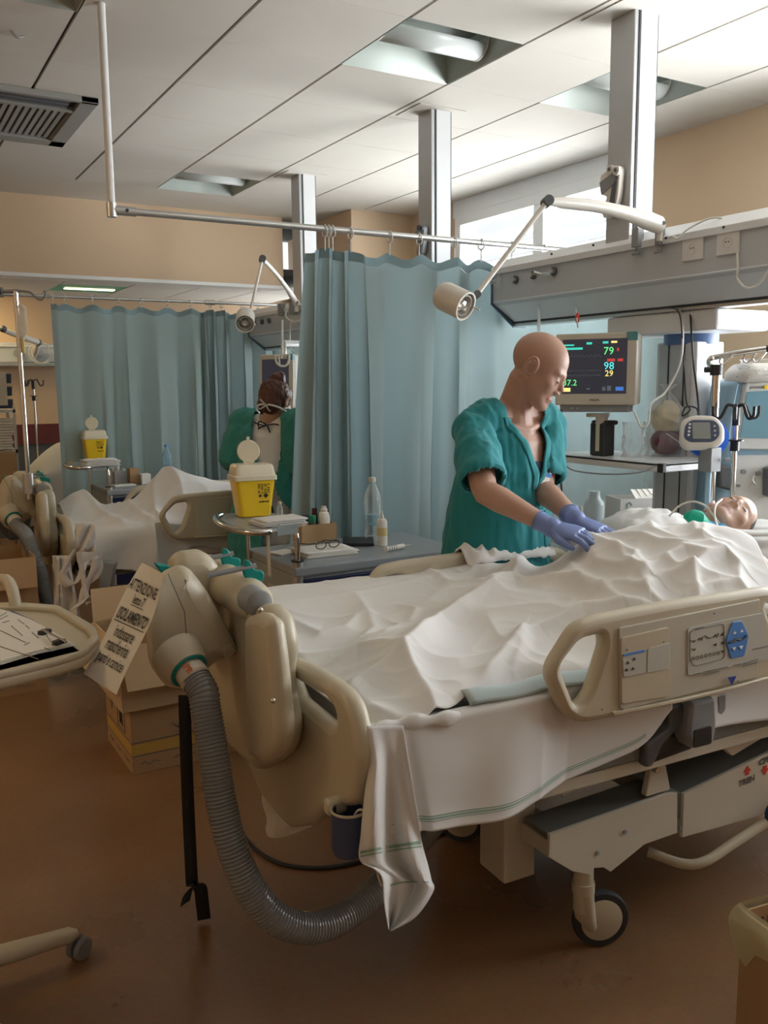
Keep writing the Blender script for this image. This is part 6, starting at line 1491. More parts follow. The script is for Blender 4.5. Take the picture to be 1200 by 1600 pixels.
# papers on the beige wall
for (a, c_, d, e, lb) in ((1097, 1127, 592, 660, 'white printed sheet taped on the beige wall behind the chrome stand'), (1108, 1128, 567, 592, 'smaller folded paper on the beige wall above the printed sheet')):
    P0, P1 = atx(a, d, XW-.006), atx(c_, e, XW-.006); y0, y1 = sorted((P0[1], P1[1])); z0, z1 = sorted((P0[2], P1[2]))
    t = thing('wall_paper_sheet', lb, 'paper', (XW-.004, (y0+y1)/2, z0)); b = MB(); b.b2((XW-.007, y0, z0), (XW-.003, y1, z1)); b.build('sheet', 'paper', t, smooth=False)
    b = MB(); z = z1-.04
    while z > z0+.02: b.b2((XW-.0078, y0+.02, z), (XW-.0068, y1-.02-.03*random.random(), z+.004)); z -= .022
    b.build('print_lines', mat('faded_print', (.45, .42, .40), .7), t, smooth=False)
# things on the lower shelf behind the patient
SL = .812
c = onz(998, 818, SL)
t = thing('carton', 'open white cardboard carton with a green scroll print, behind the patient', 'cardboard box', c)
def frame_box(t, c, L, Wd, Hh, th, Rz, name='walls', m='carton_w', flaps=()):
    b = MB()
    for s in (-1, 1):
        b.box(c+Rz@V(0, s*(Wd/2-th/2), Hh/2), (L, th, Hh), Rz); b.box(c+Rz@V(s*(L/2-th/2), 0, Hh/2), (th, Wd-2*th, Hh), Rz)
    b.box(c+V(0, 0, th/2), (L-2*th, Wd-2*th, th), Rz); b.build(name, m, t, smooth=False)
    for (ax, s, ang, ln) in flaps:
        if ax == 'y': p = c+Rz@V(0, s*Wd/2, Hh); e = Rz@V(0, s*math.cos(ang), math.sin(ang)); wv = Rz@V(L/2, 0, 0)
        else: p = c+Rz@V(s*L/2, 0, Hh); e = Rz@V(s*math.cos(ang), 0, math.sin(ang)); wv = Rz@V(0, Wd/2, 0)
        b = MB(); b.add([p-wv, p+wv, p+wv*.96+e*ln, p-wv*.96+e*ln], [(0, 1, 2, 3)]); b.build('flap', m, t, smooth=False, solid=th)
MT['carton_w'] = mat('white_carton', (.62, .60, .57), .7)
Rz = rotz(-.35); frame_box(t, c+V(.05, .06, 0), .26, .17, .125, .004, Rz)
b = MB(); q0 = c+V(.05, .06, 0)+Rz@V(-.085, -.0865, .06)
for k in range(3): b.tube([q0+Rz@V(.02*math.cos(a)*(1-.2*k), 0, .018*math.sin(a)+.03*(k-1)) for a in np.linspace(0, 5, 14)], .0018, 5)
b.build('green_print', mat('green_print', (.12, .33, .27), .6), t)
b = MB(); A = c+V(.05, .06, 0)
for k in range(4): b.add([A+Rz@V(-.03+.04*k, -.07+.01*k, .10), A+Rz@V(.03+.04*k, -.05, .11), A+Rz@V(.04+.03*k, .05, .15), A+Rz@V(-.02+.03*k, .04, .155)], [(0, 1, 2, 3)])
b.build('tissue', 'paper', t, smooth=False, solid=.002)
c = onz(930, 822, SL); b = MB(); b.lathe([(.001, 0), (.045, 0), (.048, .02), (.046, .045), (.048, .05), (.048, .10), (.044, .115), (.030, .13), (.026, .15), (.026, .165), (.001, .166)], c+V(.02, .03, 0), 28); tag(b.build('plastic_jar', film_mat('grey_jar', (.55, .62, .62), .55)), 'translucent grey plastic jar left of the white carton', 'jar')
b = MB()
for k in range(5): b.tube([onz(896+k*6, 818, SL)+V(0, .05, .0), onz(892+k*7, 818, SL)+V(0, .06, .07+.01*(k % 3))], .008, 8)
tag(b.build('swab_bundle', 'sheet'), 'little bundle of pale swabs beside the grey jar, behind the gloved hands', 'swabs')
# ------------------------------------------------------------------ bedside cabinets with tray
def cabinet(dy, label):
    c = atz(464, 887, .78); x0, y0 = c[0], c[1]+dy; t = thing('bedside_cabinet', label, 'bedside cabinet', (x0+.39, y0+.25, 0), 'bedside cabinets with a swing tray')
    L, D_ = .80, .50
    b = MB(); b.b2((x0, y0+.015, .08), (x0+L, y0+D_, .74)); b.build('body', 'cab_grey', t, smooth=False, bevel=.008)
    b = MB(); b.b2((x0-.01, y0-.005, .74), (x0+L+.01, y0+D_+.01, .78)); b.build('top', 'cab_top', t, smooth=False, bevel=.008)
    for z0, z1 in ((.56, .725), (.38, .55), (.10, .37)):
        b = MB(); b.b2((x0+.03, y0-.0, z0), (x0+L-.03, y0+.02, z1)); o = b.build('drawer', 'navy', t, smooth=False, bevel=.005)
        b = MB(); b.tube([(x0+.32, y0, z1-.05), (x0+.32, y0-.025, z1-.05), (x0+.48, y0-.025, z1-.05), (x0+.48, y0, z1-.05)], .006, 8); b.build('handle', 'chrome', o)
    b = MB(); b.cyl((x0+L-.01, y0+.03, .775), (x0+L-.01, y0+.03, .80), .026, 16); b.build('corner_cap', 'black', t)
    b = MB(); b.cyl((x0+.012, y0+.02, .10), (x0+.012, y0+.02, .80), .022, 16); b.build('corner_post', 'alu', t)
    b = MB(); b.cyl((x0+.012, y0+.02, .80), (x0+.012, y0+.02, .806), .026, 16); b.build('post_collar', 'black', t)
    tr = lambda px, py, z=.955: (lambda q: V(q[0], q[1]+dy, q[2]))(atz(px, py, z))
    lft = tr(337, 811)
    a = V(x0+.012, y0+.02, .80)
    P = [a, a+V(0, 0, .09), V(a[0]-.012, a[1]+.01, .935), V(a[0]-.05, a[1]+.03, .955)]+[tr(*q) for q in ((425, 830), (390, 832), (360, 826), (342, 817), (337, 809), (345, 804))]
    b = MB(); b.tube(spline(P, 6), .0115, 12); b.build('tray_frame', 'chrome', t)
    q = tr(372, 862, .80); b = MB(); p2 = V(x0-.02, y0+.46, 0)
    b.cyl((p2[0], p2[1], .70), (p2[0], p2[1], .95), .009, 10); b.build('rear_post', 'chrome', t)
    pts = [tr(345, 812), tr(362, 823), tr(400, 829), tr(440, 826), tr(470, 822), tr(468, 806), tr(400, 800), tr(352, 803)]
    b = MB(); b.prism([V(p[0], p[1], .950) for p in pts], (0, 0, .006)); b.build('tray', 'cab_top', t, smooth=False)
    b = MB(); p, p3 = tr(438, 829), tr(471, 824); b.prism([V(p[0], p[1], .935), V(p3[0], p3[1], .935), V(p3[0], p3[1], .972), V(p[0], p[1], .972)], (0, .01, 0)); b.v = [(v[0], v[1]+.03, v[2]-.006) for v in b.v]; b.build('tray_lip', 'cab_grey', t, smooth=False)
    for k in range(4): b = MB(); xx, yy = (x0+.05 if k % 2 else x0+L-.05), (y0+.06 if k < 2 else y0+D_-.06); b.lathe([(.001, -.012), (.035, -.012), (.04, 0), (.035, .012), (.001, .012)], (xx, yy, .04), 20, ax=(1, 0, 0)); b.cyl((xx, yy, .05), (xx, yy, .085), .015, 10); b.build('caster', 'rubber', t)
    b = MB(); b.b2((x0-.003, y0+.20, .60), (x0+.0, y0+.30, .66)); b.build('side_label', 'lgrey_label', t, smooth=False)
    return t, x0, y0
cab1, cx0, cy0 = cabinet(0, 'grey and navy bedside cabinet with eyeglasses on top, beside the near bed')
cab2, dx0, dy0 = cabinet(3.13, 'grey and navy bedside cabinet of the second bay, before the left curtain')
def sharps(label, base, s, rz, open_lid=True):
    t = thing('sharps_bin', label, 'sharps bin', base, 'yellow sharps bins on the swing trays'); R = rotz(rz)
    def fr(z, w, d, n=6): return [base+R@V(p[0], p[1], 0)+V(0, 0, z) for p in fillet([(-w, -d), (w, -d), (w, d), (-w, d)], .02*s, n)]
    G = [fr(z*s, w*s, d*s) for z, w, d in ((0, .066, .050), (.004, .072, .056), (.09, .082, .064), (.172, .092, .072))]
    b = MB(); b.grid(G, wrap=True); n = len(G[0]); b.add(G[0], [tuple(range(n))]); b.build('body', 'yellow', t)
    G = [fr(z*s, w*s, d*s) for z, w, d in ((.168, .092, .072), (.17, .101, .080), (.188, .101, .080), (.192, .095, .074), (.232, .088, .066), (.240, .080, .058))]
    b = MB(); b.grid(G, wrap=True); b.add(G[-1], [tuple(range(n))]); b.build('lid', 'lid', t)
    if open_lid:
        n_ = norm(-fv*.9+UPV*.2+V(0, 0, 0)); n_ = norm(R@V(-.15, -1, .15)); c = base+R@V(-.01, .01, 0)*s+V(0, 0, .245*s+.052*s)
        b = MB(); b.lathe([(.001, -.003), (.049*s, -.003), (.052*s, 0), (.049*s, .003), (.001, .003)], c, 36, ax=tuple(n_)); b.box(c+V(0, 0, .056*s), (.014*s, .005, .02*s), R); b.box(c-V(0, 0, .05*s), (.05*s, .01, .02*s), R); b.build('round_flap', 'lid', t)
    f = lambda u, z, o=.002: base+V(0, 0, z*s)+R@V(u*s, -(.057+.0945*max(0, z-.004))*s-o, 0)
    def bar(u, z, w, h, m='ink', par=t):
        b = MB(); b.add([f(u-w/2, z-h/2), f(u+w/2, z-h/2), f(u+w/2, z+h/2), f(u-w/2, z+h/2)], [(0, 1, 2, 3)]); return b
    b = MB(); rn = random.Random(3)
    for k in range(6):
        for j in range(4):
            if rn.random() < .8: q = bar(.012+.015*j, .150-.0075*k, .011, .0035); b.add(q.v, q.f)
    for u, z, r in ((.018, .098, .010),): b.add([f(u+r*math.cos(a)*(1 if i % 2 else .45), z+r*math.sin(a)*(1 if i % 2 else .45)) for i, a in enumerate(np.linspace(0, 2*PI, 12, endpoint=False))], [tuple(range(12))])
    u, z, r = .045, .098, .012; b.add([f(u-r, z), f(u, z-r), f(u+r, z), f(u, z+r)], [(0, 1, 2, 3)])
    for k in range(4): q = bar(.018+.012*k, .070, .009, .005+.002*(k % 2)); b.add(q.v, q.f)
    b.build('printed_label', 'ink', t, smooth=False)
    return t
TZ = .957
q = atz(399, 808, TZ); sharps('yellow sharps bin with open round flap on the near cabinet tray, below the nurse', V(q[0]+.01, q[1]+.05, TZ), .91, -.12)
q = atz(146, 716, TZ); q2 = atz(146, 716, TZ); sharps('small-looking yellow sharps bin on the left cabinet tray, before the faded curtain', V(q2[0]-.01, q2[1]-.10, TZ), .91, -.05)
def stack(name, label, c, L, Wd, n, th, rz, m, cat, wob=.006):
    t = thing(name, label, cat, c); R = rotz(rz)
    for k in range(n):
        G = []
        for i in range(14):
            row = []
            for j in range(10):
                u, v = i/13-.5, j/9-.5; nn = noise.noise((u*6, v*6, k*3.1)); row.append(c+R@V(u*L*(1-.02*k)+.004*k*(-1)**k, v*Wd, th*(k+.55)+wob*nn))
            G.append(row)
        b = MB(); b.grid(G); b.build('layer', m, t, solid=th*.85)
    return t
q = atz(425, 820, TZ); stack('folded_cloth', 'folded cream cloth lying on the tray beside the near sharps bin', V(q[0]+.03, q[1]+.01, TZ), .19, .13, 3, .008, .05, 'sheet', 'cloth', .002)
q = atz(155, 727, TZ); stack('folded_cloth', 'small pile of folded white cloths at the edge of the left cabinet tray', V(q[0], q[1]-.04, TZ), .24, .13, 4, .012, .0, 'sheet', 'cloth', .004)
b = MB(); q = atz(415, 832, .95); P = [q+V(0, -.0, .012), q+V(0, -.018, .0), q+V(.001, -.02, -.08), q+V(.003, -.02, -.17)]
o = ribbon(P, .012).build('cloth_tape', 'lid', solid=.001); tag(o, 'thin cream tape tied to the near tray rim and hanging down', 'tape')
CT = .781
# open carton of bottles
q = atz(500, 848, CT); t = thing('carton', 'small brown cardboard carton holding bottles on the near cabinet', 'cardboard box', q); Rz = rotz(.02)
frame_box(t, q+V(0, .055, 0), .18, .10, .085, .003, Rz, 'walls', 'cardboard')
def bottle(name, label, c, prof, m, capm=None, cap=None, extra=None, cat='bottle', gr=None):
    t = thing(name, label, cat, c, gr); b = MB(); b.lathe(prof, c, 24); b.build('bottle_body', m, t)
    if cap: b = MB(); b.lathe(cap, c, 20); b.build('cap', capm, t)
    if extra: extra(t, c)
    return t
bq = q+V(0, .055, .004)
bottle('spray_bottle', 'white spray bottle with ribbed neck standing in the brown carton', bq+V(.05, 0, 0), [(.001, 0), (.027, 0), (.028, .01), (.028, .10), (.022, .125), (.016, .13), (.001, .131)], 'paper', 'lamp', [(.015, .128), (.017, .132), (.017, .142), (.012, .146), (.012, .155), (.001, .156)])
bottle('bottle', 'bottle with a green cap in the brown carton', bq+V(-.005, .01, 0), [(.001, 0), (.018, 0), (.018, .085), (.001, .086)], 'dgrey', mat('green_cap', (.02, .28, .16), .4), [(.017, .082), (.018, .084), (.018, .115), (.001, .117)])
bottle('bottle', 'brown bottle behind the green cap in the brown carton', bq+V(.012, .035, 0), [(.001, 0), (.014, 0), (.014, .12), (.001, .121)], 'maroon_g', 'maroon_g', [(.013, .12), (.013, .145), (.001, .146)]) if False else None
MT['maroon_g'] = mat('dark_brown_glass', (.08, .02, .015), .2)
bottle('bottle', 'brown bottle behind the green cap in the brown carton', bq+V(.018, .033, 0), [(.001, 0), (.014, 0), (.014, .12), (.001, .121)], 'maroon_g', 'maroon_g', [(.012, .12), (.013, .145), (.001, .146)])
bottle('bottle', 'bottle with a navy cap in the brown carton', bq+V(-.03, .03, 0), [(.001, 0), (.015, 0), (.015, .09), (.001, .091)], 'paper', 'navy', [(.014, .088), (.016, .09), (.016, .115), (.001, .116)])
bottle('bottle', 'tiny pale bottle in the left corner of the brown carton', bq+V(-.062, .0, 0), [(.001, 0), (.013, 0), (.013, .075), (.001, .076)], 'paper', 'lid', [(.009, .075), (.009, .10), (.001, .101)])
q = atz(460, 808, TZ); bottle('bottle', 'tiny glass vial behind the folded cream cloth', V(q[0]-.03, q[1]+.08, TZ), [(.001, 0), (.012, 0), (.012, .035), (.007, .042), (.007, .05), (.001, .051)], 'bottle', 'lamp', [(.008, .048), (.008, .058), (.001, .059)])
# note stack, glasses, black folder
q = atz(512, 866, CT); t = stack('note_sheets', 'stack of white sheets under the glasses on the near cabinet', q+V(0, .03, 0), .24, .17, 4, .006, -.05, 'paper', 'papers', .0015)
gz = CT+.028; q = atz(512, 857, gz); t = thing('eyeglasses', 'black-rimmed eyeglasses lying open on the white sheets', 'eyeglasses', q)
Rg = rotz(.15)
for s in (-1, 1):
    c = q+Rg@V(s*.034, 0, .018); b = MB(); b.tube([c+Rg@V(.026*math.cos(a), .0, .016*math.sin(a)) for a in np.linspace(0, 2*PI, 22, endpoint=False)], .0022, 6, closed=True); b.build('rim', 'black', t)
    b = MB(); b.tube(spline([q+Rg@V(s*.062, 0, .028), q+Rg@V(s*.066, .05, .020), q+Rg@V(s*.064, .11, .014), q+Rg@V(s*.06, .135, .003)], 5), .0020, 6); b.build('temple', 'black', t)
    b = MB(); b.lathe([(.001, -.0005), (.024, -.0005), (.024, .0005), (.001, .0005)], c, 20, ax=tuple(Rg@V(0, 1, 0)), sx=1, sy=.62); b.build('lens', 'glass', t)
b = MB(); b.tube(spline([q+Rg@V(-.009, 0, .022), q+Rg@V(0, -.002, .026), q+Rg@V(.009, 0, .022)], 4), .0022, 6); b.build('bridge', 'black', t)
q = atz(568, 851, CT); b = MB(); b.box(q+V(0, .05, .008), (.14, .17, .014), rotz(-.5)); tag(b.build('folder', 'black', bevel=.003), 'black folder lying on the near cabinet behind the glasses', 'folder')
def water(name, label, c, s, m='bottle', capm='lamp'):
    t = thing(name, label, 'water bottle', c, 'clear water bottles'); prof = [(.001, 0), (.030, .0), (.036, .008), (.037, .03), (.034, .045), (.037, .06), (.034, .078), (.037, .095), (.034, .11), (.037, .125), (.037, .165), (.040, .18), (.036, .21), (.020, .245), (.013, .262), (.013, .272)]
    b = MB(); b.lathe([(r*s, z*s) for r, z in prof], c, 28); b.build('bottle_body', m, t)
    b = MB(); b.lathe([(.0155*s, .268*s), (.016*s, .27*s), (.016*s, .288*s), (.001, .289*s)], c, 20); b.build('cap', capm, t)
    b = MB(); b.lathe([(.0375*s, .075*s), (.0375*s, .120*s)], c, 28); b.build('label_band', film_mat('blue_band_'+name, (.30, .55, .70), .25), t)
q = atz(587, 848, CT); water('water_bottle', 'tall clear water bottle on the near cabinet against the curtain', V(q[0]+.02, q[1]+.06, CT), 1.02)
q = atz(601, 853, CT); bottle('dropper_bottle', 'white nozzle bottle with a yellow label beside the tall water bottle', q+V(.0, .02, 0), [(.001, 0), (.022, 0), (.023, .005), (.023, .105), (.018, .118), (.010, .122), (.001, .123)], 'paper', 'lamp', [(.009, .12), (.010, .128), (.004, .145), (.003, .155), (.001, .156)],
       lambda t, c: MB().lathe([(.0234, .045), (.0234, .082)], c, 24).build('yellow_label', mat('yellow_label', (.72, .58, .25), .6), t))
q1, q2 = atz(603, 858, CT+.012), atz(630, 853, CT+.012); d = norm(q2-q1)
t = thing('syringe', 'capped white syringe lying at the front of the near cabinet top', 'syringe', q1-V(0, 0, .01)); b = MB(); b.cyl(q1, q2, .011, 16); b.build('barrel', 'paper', t); b = MB(); b.cyl(q2, q2+d*.05, .0025, 8, r1=.001); b.build('needle', 'lamp', t)
for k in range(4): b = MB(); p = q1+d*(.012+.014*k); b.cyl(p, p+d*.004, .0114, 16); b.build('graduation', 'ink_grey', t)
q = atz(430, 868, CT); b = MB(); b.box(q+V(.05, .03, .004), (.10, .09, .006), rotz(.3)); tag(b.build('note_card', 'paper'), 'small white card at the left end of the near cabinet top', 'paper')
# second cabinet: bottles and boxes
for px, r, h, lb in ((182, .022, .115, 'white pill bottle, leftmost on the left cabinet'), (190, .017, .13, 'white pill bottle with tall cap, right of the leftmost one'), (199, .018, .11, 'white pill bottle with dark neck beside the brown box')):
    q = atz(px, 757, CT); bottle('pill_bottle', lb, q+V(0, .10, .0), [(.001, 0), (r, 0), (r, h*.75), (r*.8, h*.8), (.001, h*.81)], 'paper', 'lamp', [(r*.85, h*.8), (r*.9, h*.82), (r*.9, h), (.001, h*1.01)])
for (a, c_, yt, m, lb, dd) in ((180, 203, 737, 'cab_light', 'pale grey printed box on the left cabinet', .04), (204, 221, 732, 'cardboard', 'orange-brown box on the left cabinet between two pale boxes', .03), (222, 239, 741, 'paper', 'low white box at the right of the three boxes on the left cabinet', .02)):
    if m == 'cab_light': MT[m] = mat('pale_grey_carton', (.48, .49, .50), .6)
    p0, p1 = atz(a, 757, CT), atz(c_, 757, CT); hh = .0; tz = att(a, yt, np.dot(p0-CP, fv))[2]-CT
    b = MB(); b.b2((p0[0], p0[1]-.0, CT), (p1[0]+.0, p0[1]+.08, CT+abs(tz))); tag(b.build('medicine_box', m, smooth=False, bevel=.002), lb, 'box')
q = atz(188, 760, CT); b = MB(); b.box(q+V(.03, .03, .005), (.16, .10, .008), rotz(.1)); tag(b.build('note_card', 'paper'), 'white paper lying in front of the pill bottles on the left cabinet', 'paper')
q = atz(262, 750, CT); water('water_bottle', 'small-looking half-full water bottle at the right end of the left cabinet', V(q[0], q[1]+.0, CT), .95, film_mat('blue_water', (.25, .45, .55), .3), mat('blue_cap', (.1, .3, .6), .4))
# ------------------------------------------------------------------ cardboard boxes on the floor
def carton(label, x, y, z, L, D_, Hh, flaps, band=True, m='cardboard'):
    c = V(x+L/2, y+D_/2, z); t = thing('cardboard_box', label, 'cardboard box', c, 'brown cartons stacked on the floor'); frame_box(t, c, L, D_, Hh, .005, np.eye(3), 'walls', m, flaps)
    f = lambda u, v: V(x+u, y-.0008, z+v); g = lambda u, v: V(x-.0008, y+D_-u, z+v)
    if band:
        for S, Ln in ((f, L), (g, D_)):
            b = MB(); b.add([S(0, .075), S(Ln, .075), S(Ln, .12), S(0, .12)], [(0, 1, 2, 3)]); b.build('band', 'box_band', t, smooth=False)
            b = MB()
            for v in (.070, .124): b.add([S(0, v), S(Ln, v), S(Ln, v+.004), S(0, v+.004)], [(0, 1, 2, 3)])
            for k in range(3):
                u0 = .03+k*Ln/3.2; b.tube(spline([S(u0, .035), S(u0+.02, .042), S(u0+.035, .030), S(u0+.055, .040), S(u0+.08, .034)], 5), .0016, 5)
            b.build('printed_lines', 'ink_grey', t)
        b = MB(); cc_ = f(L*.48, .185); b.tube([cc_+V(.045*math.cos(a), 0, .028*math.sin(a)) for a in np.linspace(PI+.1, 2*PI-.1, 14)], [.001+.004*math.sin(k/13*PI) for k in range(14)], 6); b.tube([cc_+V(0, 0, -.005), cc_+V(.002, 0, .024)], .0022, 6)
        for k in range(2): b.tube([cc_+V(-.035, 0, -.045-.01*k), cc_+V(.035, 0, -.045-.01*k)], .001, 5)
        b.build('smile_print', 'ink_grey', t)
        b = MB(); b.tube([g(.20, .14), g(.20, .24), g(.31, .24), g(.31, .14)], .002, 5, closed=True); b.build('square_print', 'ink_grey', t)
        text('R', 'letter_print', .085, 'ink', np.stack([V(0, -1, 0), V(0, 0, 1), V(-1, 0, 0)], 1), g(.255, .19)+V(-.001, 0, 0), t, bold=.004)
        b = MB(); b.add([g(.10, .17), g(.055, .23), g(.145, .23)], [(0, 1, 2)]); b.build('triangle_print', 'ink_grey', t, smooth=False)
    return t
bx0, by0 = .795, 3.314
carton('lower brown carton with a yellow band, on the floor behind the ribbed hose', bx0, by0, 0, .44, .40, .262, [])
carton('upper open carton with folded-out flaps, stacked behind the near pump', bx0-.035, by0-.03, .267, .46, .43, .26, [('y', -1, -1.2, .17), ('x', -1, -.9, .15), ('y', 1, 1.1, .14)], band=False, m='cardboard_light')
q = att(85, 935, 4.3)
carton('brown carton beside the second bed, behind the tray corner', q[0]-.50, q[1]+.1, 0, .46, .40, .40, [], band=True)
carton('brown carton on top of the one by the second bed', q[0]-.52, q[1]+.08, .402, .46, .42, .28, [('y', -1, -1.2, .15)], band=False)
film_bag('plastic_bag', 'yellowish clear bag on the carton at the left edge behind the pump', V(q[0]-.42, q[1]+.25, .69), .11, .17, 21, 'film_milky')
# ------------------------------------------------------------------ overbed table at the left edge
t = thing('overbed_table', 'cream overbed table with raised rim at the left photo edge', 'overbed table', (.05, 2.05, 0))
zT = .90
OT = [atz(px, py, zT)[:2] for px, py in [(-260, 1110), (0, 1058), (95, 1036), (135, 1022), (157, 1000), (148, 982), (92, 950), (25, 945), (-30, 948), (-260, 955)]]
IN = [atz(px, py, zT)[:2] for px, py in [(-250, 1090), (0, 1040), (98, 1020), (128, 1010), (143, 1000), (134, 988), (86, 957), (28, 953), (-30, 956), (-250, 965)]]
I3 = np.eye(3)
plate('top', [fillet(OT, .02, 4)], .028, .010, 'bed', I3, (0, 0, zT-.016), t)
plate('rim', [fillet(OT, .02, 4), fillet(IN, .02, 4)], .016, .006, 'bed', I3, (0, 0, zT+.002), t)
h = [att(x, y, tt) for x, y, tt in ((-30, 912, 2.5), (0, 906, 2.48), (12, 908, 2.46), (20, 925, 2.44), (25, 950, 2.42))]
b = MB(); b.tube(spline(h, 6), .016, 12); b.build('handle', 'bed', t)
q = atz(92, 1052, .86); b = MB(); b.lathe([(.001, -.01), (.022, -.01), (.022, .01), (.001, .01)], q+V(0, .02, .0), 20, ax=(.4, -.9, 0)); b.build('latch', 'mgrey2b', t) if 'mgrey2b' in MT else b.build('latch', 'cab_grey', t)
foot = atz(118, 1500, .0); root = atz(-60, 1560, .0)
fz = V(foot[0]-.01, foot[1]-.0, .075); rz_ = V(root[0]-.1, root[1], .085)
b = MB(); b.tube([rz_, rz_*.4+fz*.6, fz, fz+norm(fz-rz_)*.02], [.034, .03, .024, .012], 14, sq=.8); b.build('foot_bar', 'bed', t)
r2 = V(rz_[0]-.0, rz_[1], .085); f2 = atz(40, 1640, .07)
b = MB(); b.tube([r2, f2+V(0, -.05, 0), f2+V(.05, -.35, 0)], [.034, .032, .022], 14, sq=.8); b.build('foot_bar', 'bed', t)
b = MB(); b.b2((rz_[0]-.06, rz_[1]-.04, .08), (rz_[0]+.03, rz_[1]+.04, zT-.03)); b.build('post', 'bed', t, bevel=.01)
c = V(foot[0]+.012, foot[1]+.005, .030); ax = norm(V(.5, -.8, 0))
for s in (-1, 1): b = MB(); b.lathe([(.001, -.008), (.024, -.008), (.03, -.003), (.03, .003), (.024, .008), (.001, .008)], c+ax*s*.014, 22, ax=tuple(ax)); b.build('caster_wheel', 'mgrey', t)
# clipboard
zc = zT+.004; cb = [atz(x, y, zc) for x, y in ((-140, 1085), (0, 1052), (124, 1021), (100, 1003), (52, 972), (20, 958), (-140, 985))]
t = thing('clipboard', 'blue clipboard with white forms lying on the overbed table', 'clipboard', atz(40, 1010, zc)); b = MB(); b.prism(cb, (0, 0, .006)); b.build('board', mat('blue_clipboard', (.03, .04, .22), .4), t, smooth=False)
pp_ = [atz(x, y, zc) for x, y in ((-140, 1076), (0, 1044), (60, 1026), (118, 1013), (84, 992), (52, 974), (20, 962), (-8, 955), (-140, 975))]
for k in range(3): b = MB(); b.prism([p+V(-.004*k, .003*k, .0065+.0022*k) for p in pp_], (0, 0, .0012)); b.build('form', 'paper', t, smooth=False)
zp = zc+.0125; b = MB(); rn = random.Random(5)
def seg(x0, y0, x1, y1, w=.0012): b.tube([atz(x0, y0, zp), atz(x1, y1, zp)], w, 4)
for x0, y0, x1, y1 in ((18, 978, 35, 993), (28, 968, 38, 975), (0, 968, 12, 962), (4, 973, 14, 970), (0, 963, 10, 957), (50, 988, 60, 997), (40, 977, 46, 982), (70, 1012, 82, 1018), (38, 1008, 46, 1004), (0, 1010, 60, 1030), (0, 985, 40, 1004)): seg(x0, y0, x1, y1)
b.build('form_print', 'ink_grey', t)
for x, y in ((70, 990), (92, 1006)): q = atz(x, y, zp); b = MB(); b.box(q+V(0, 0, .004), (.030, .018, .012), rotz(.6)); b.build('clip_jaw', 'black', t, bevel=.003)
b = MB(); b.tube([atz(66, 984, zp+.012), atz(104, 1003, zp+.012)], .003, 8); b.tube([atz(73, 993, zp+.008), atz(82, 1006, zp+.008)], .0015, 6); b.build('clip_bar', 'chrome', t)
# ------------------------------------------------------------------ carton bin with liner at the lower right corner
t = thing('waste_carton', 'cardboard waste carton with a yellowish liner folded over, at the lower right corner', 'waste bin', V(1.80, 1.08, 0))
c = V(1.83, 1.12, 0); q = atz(1152, 1600, 0)
p1 = vt = None
base = atz(1143, 1590, .05); hz = .36
tl = atz(1160, 1435, hz); Rz = rotz(-.15); L, D_ = .36, .30; cb_ = V(tl[0]+.02, tl[1]-.0, 0)+Rz@V(L/2, -D_/2+.02, 0); cb_[2] = 0
frame_box(t, cb_, L, D_, hz, .005, Rz, 'walls', 'cardboard')
G = []
for k in np.linspace(0, 1, 10):
    row = []
    for j in range(49):
        a = j/48*4; s = int(a) % 4; f = a-int(a); P4 = [V(-L/2, -D_/2, 0), V(L/2, -D_/2, 0), V(L/2, D_/2, 0), V(-L/2, D_/2, 0)]
        p = P4[s]*(1-f)+P4[(s+1) % 4]*f; o = norm(p)*(.004+.02*math.sin(k*PI)*(1+.6*noise.noise((j*.5, k*2, 1)))); drop = (.02-.10*k)*(1+.35*math.sin(j*.9)+.2*math.sin(j*2.1))
        row.append(cb_+Rz@(p+o)+V(0, 0, hz+(.008 if k == 0 else 0)+min(0.01, drop)))
    G.append(row)
b = MB(); b.grid(G); b.build('liner', film_mat('yellowish_liner', (.70, .68, .45), .45), t)
b = MB()
for k in range(2): 
    for j in range(9): b.box(cb_+Rz@V(-.13+j*.026, D_/2-.007, hz-.035-.05*k), (.014, .001, .022), Rz)
b.build('printed_letters', 'ink', t, smooth=False)
# ------------------------------------------------------------------ far left background
p = att(44, 745, 4.78); t = thing('bed_drip_pole', 'thin steel drip pole rising from the second bed pump at the left photo edge', 'drip pole', (p[0], p[1], p[2]))
b = MB(); b.cyl((p[0], p[1], p[2]-.12), (p[0], p[1], 2.0), .0125, 14); b.build('pole', 'chrome', t)
tp = V(p[0], p[1], 2.0); b = MB(); b.tube([tp-rv*.12+V(0, 0, -.005), tp+rv*.02], .010, 10); b.tube(spline([tp, tp+rv*.07+V(0, 0, -.005), tp+rv*.10-V(0, 0, .03), tp+rv*.13-V(0, 0, .045), tp+rv*.155-V(0, 0, .02), tp+rv*.15+V(0, 0, .002)], 5), .006, 8); b.build('hook', 'mgrey', t)
b = MB(); b.cyl(tp-rv*.13, tp-rv*.07, .02, 14); b.build('end_knob', 'dgrey', t)
b = MB(); b.cyl((p[0], p[1], p[2]-.09), (p[0], p[1], p[2]+.02), .028, 14); b.build('socket_collar', 'alu', t)
q = tp-V(0, 0, .07)+rv*.02; t = thing('drip_bag', 'narrow clear drip bag with a yellow tip hanging on the left steel pole', 'drip bag', q-V(0, 0, .25))
b = MB(); b.tube([q, q-V(0, 0, .02), q-V(0, 0, .14), q-V(0, 0, .17)], [.012, .03, .03, .008], 14, sq=.5, up=rv); b.build('bag', 'film_milky', t)
b = MB(); b.cyl(q-V(0, 0, .17), q-V(0, 0, .25), .009, 10); b.build('drip_chamber', mat('yellow_drip', (.75, .62, .25), .4), t)
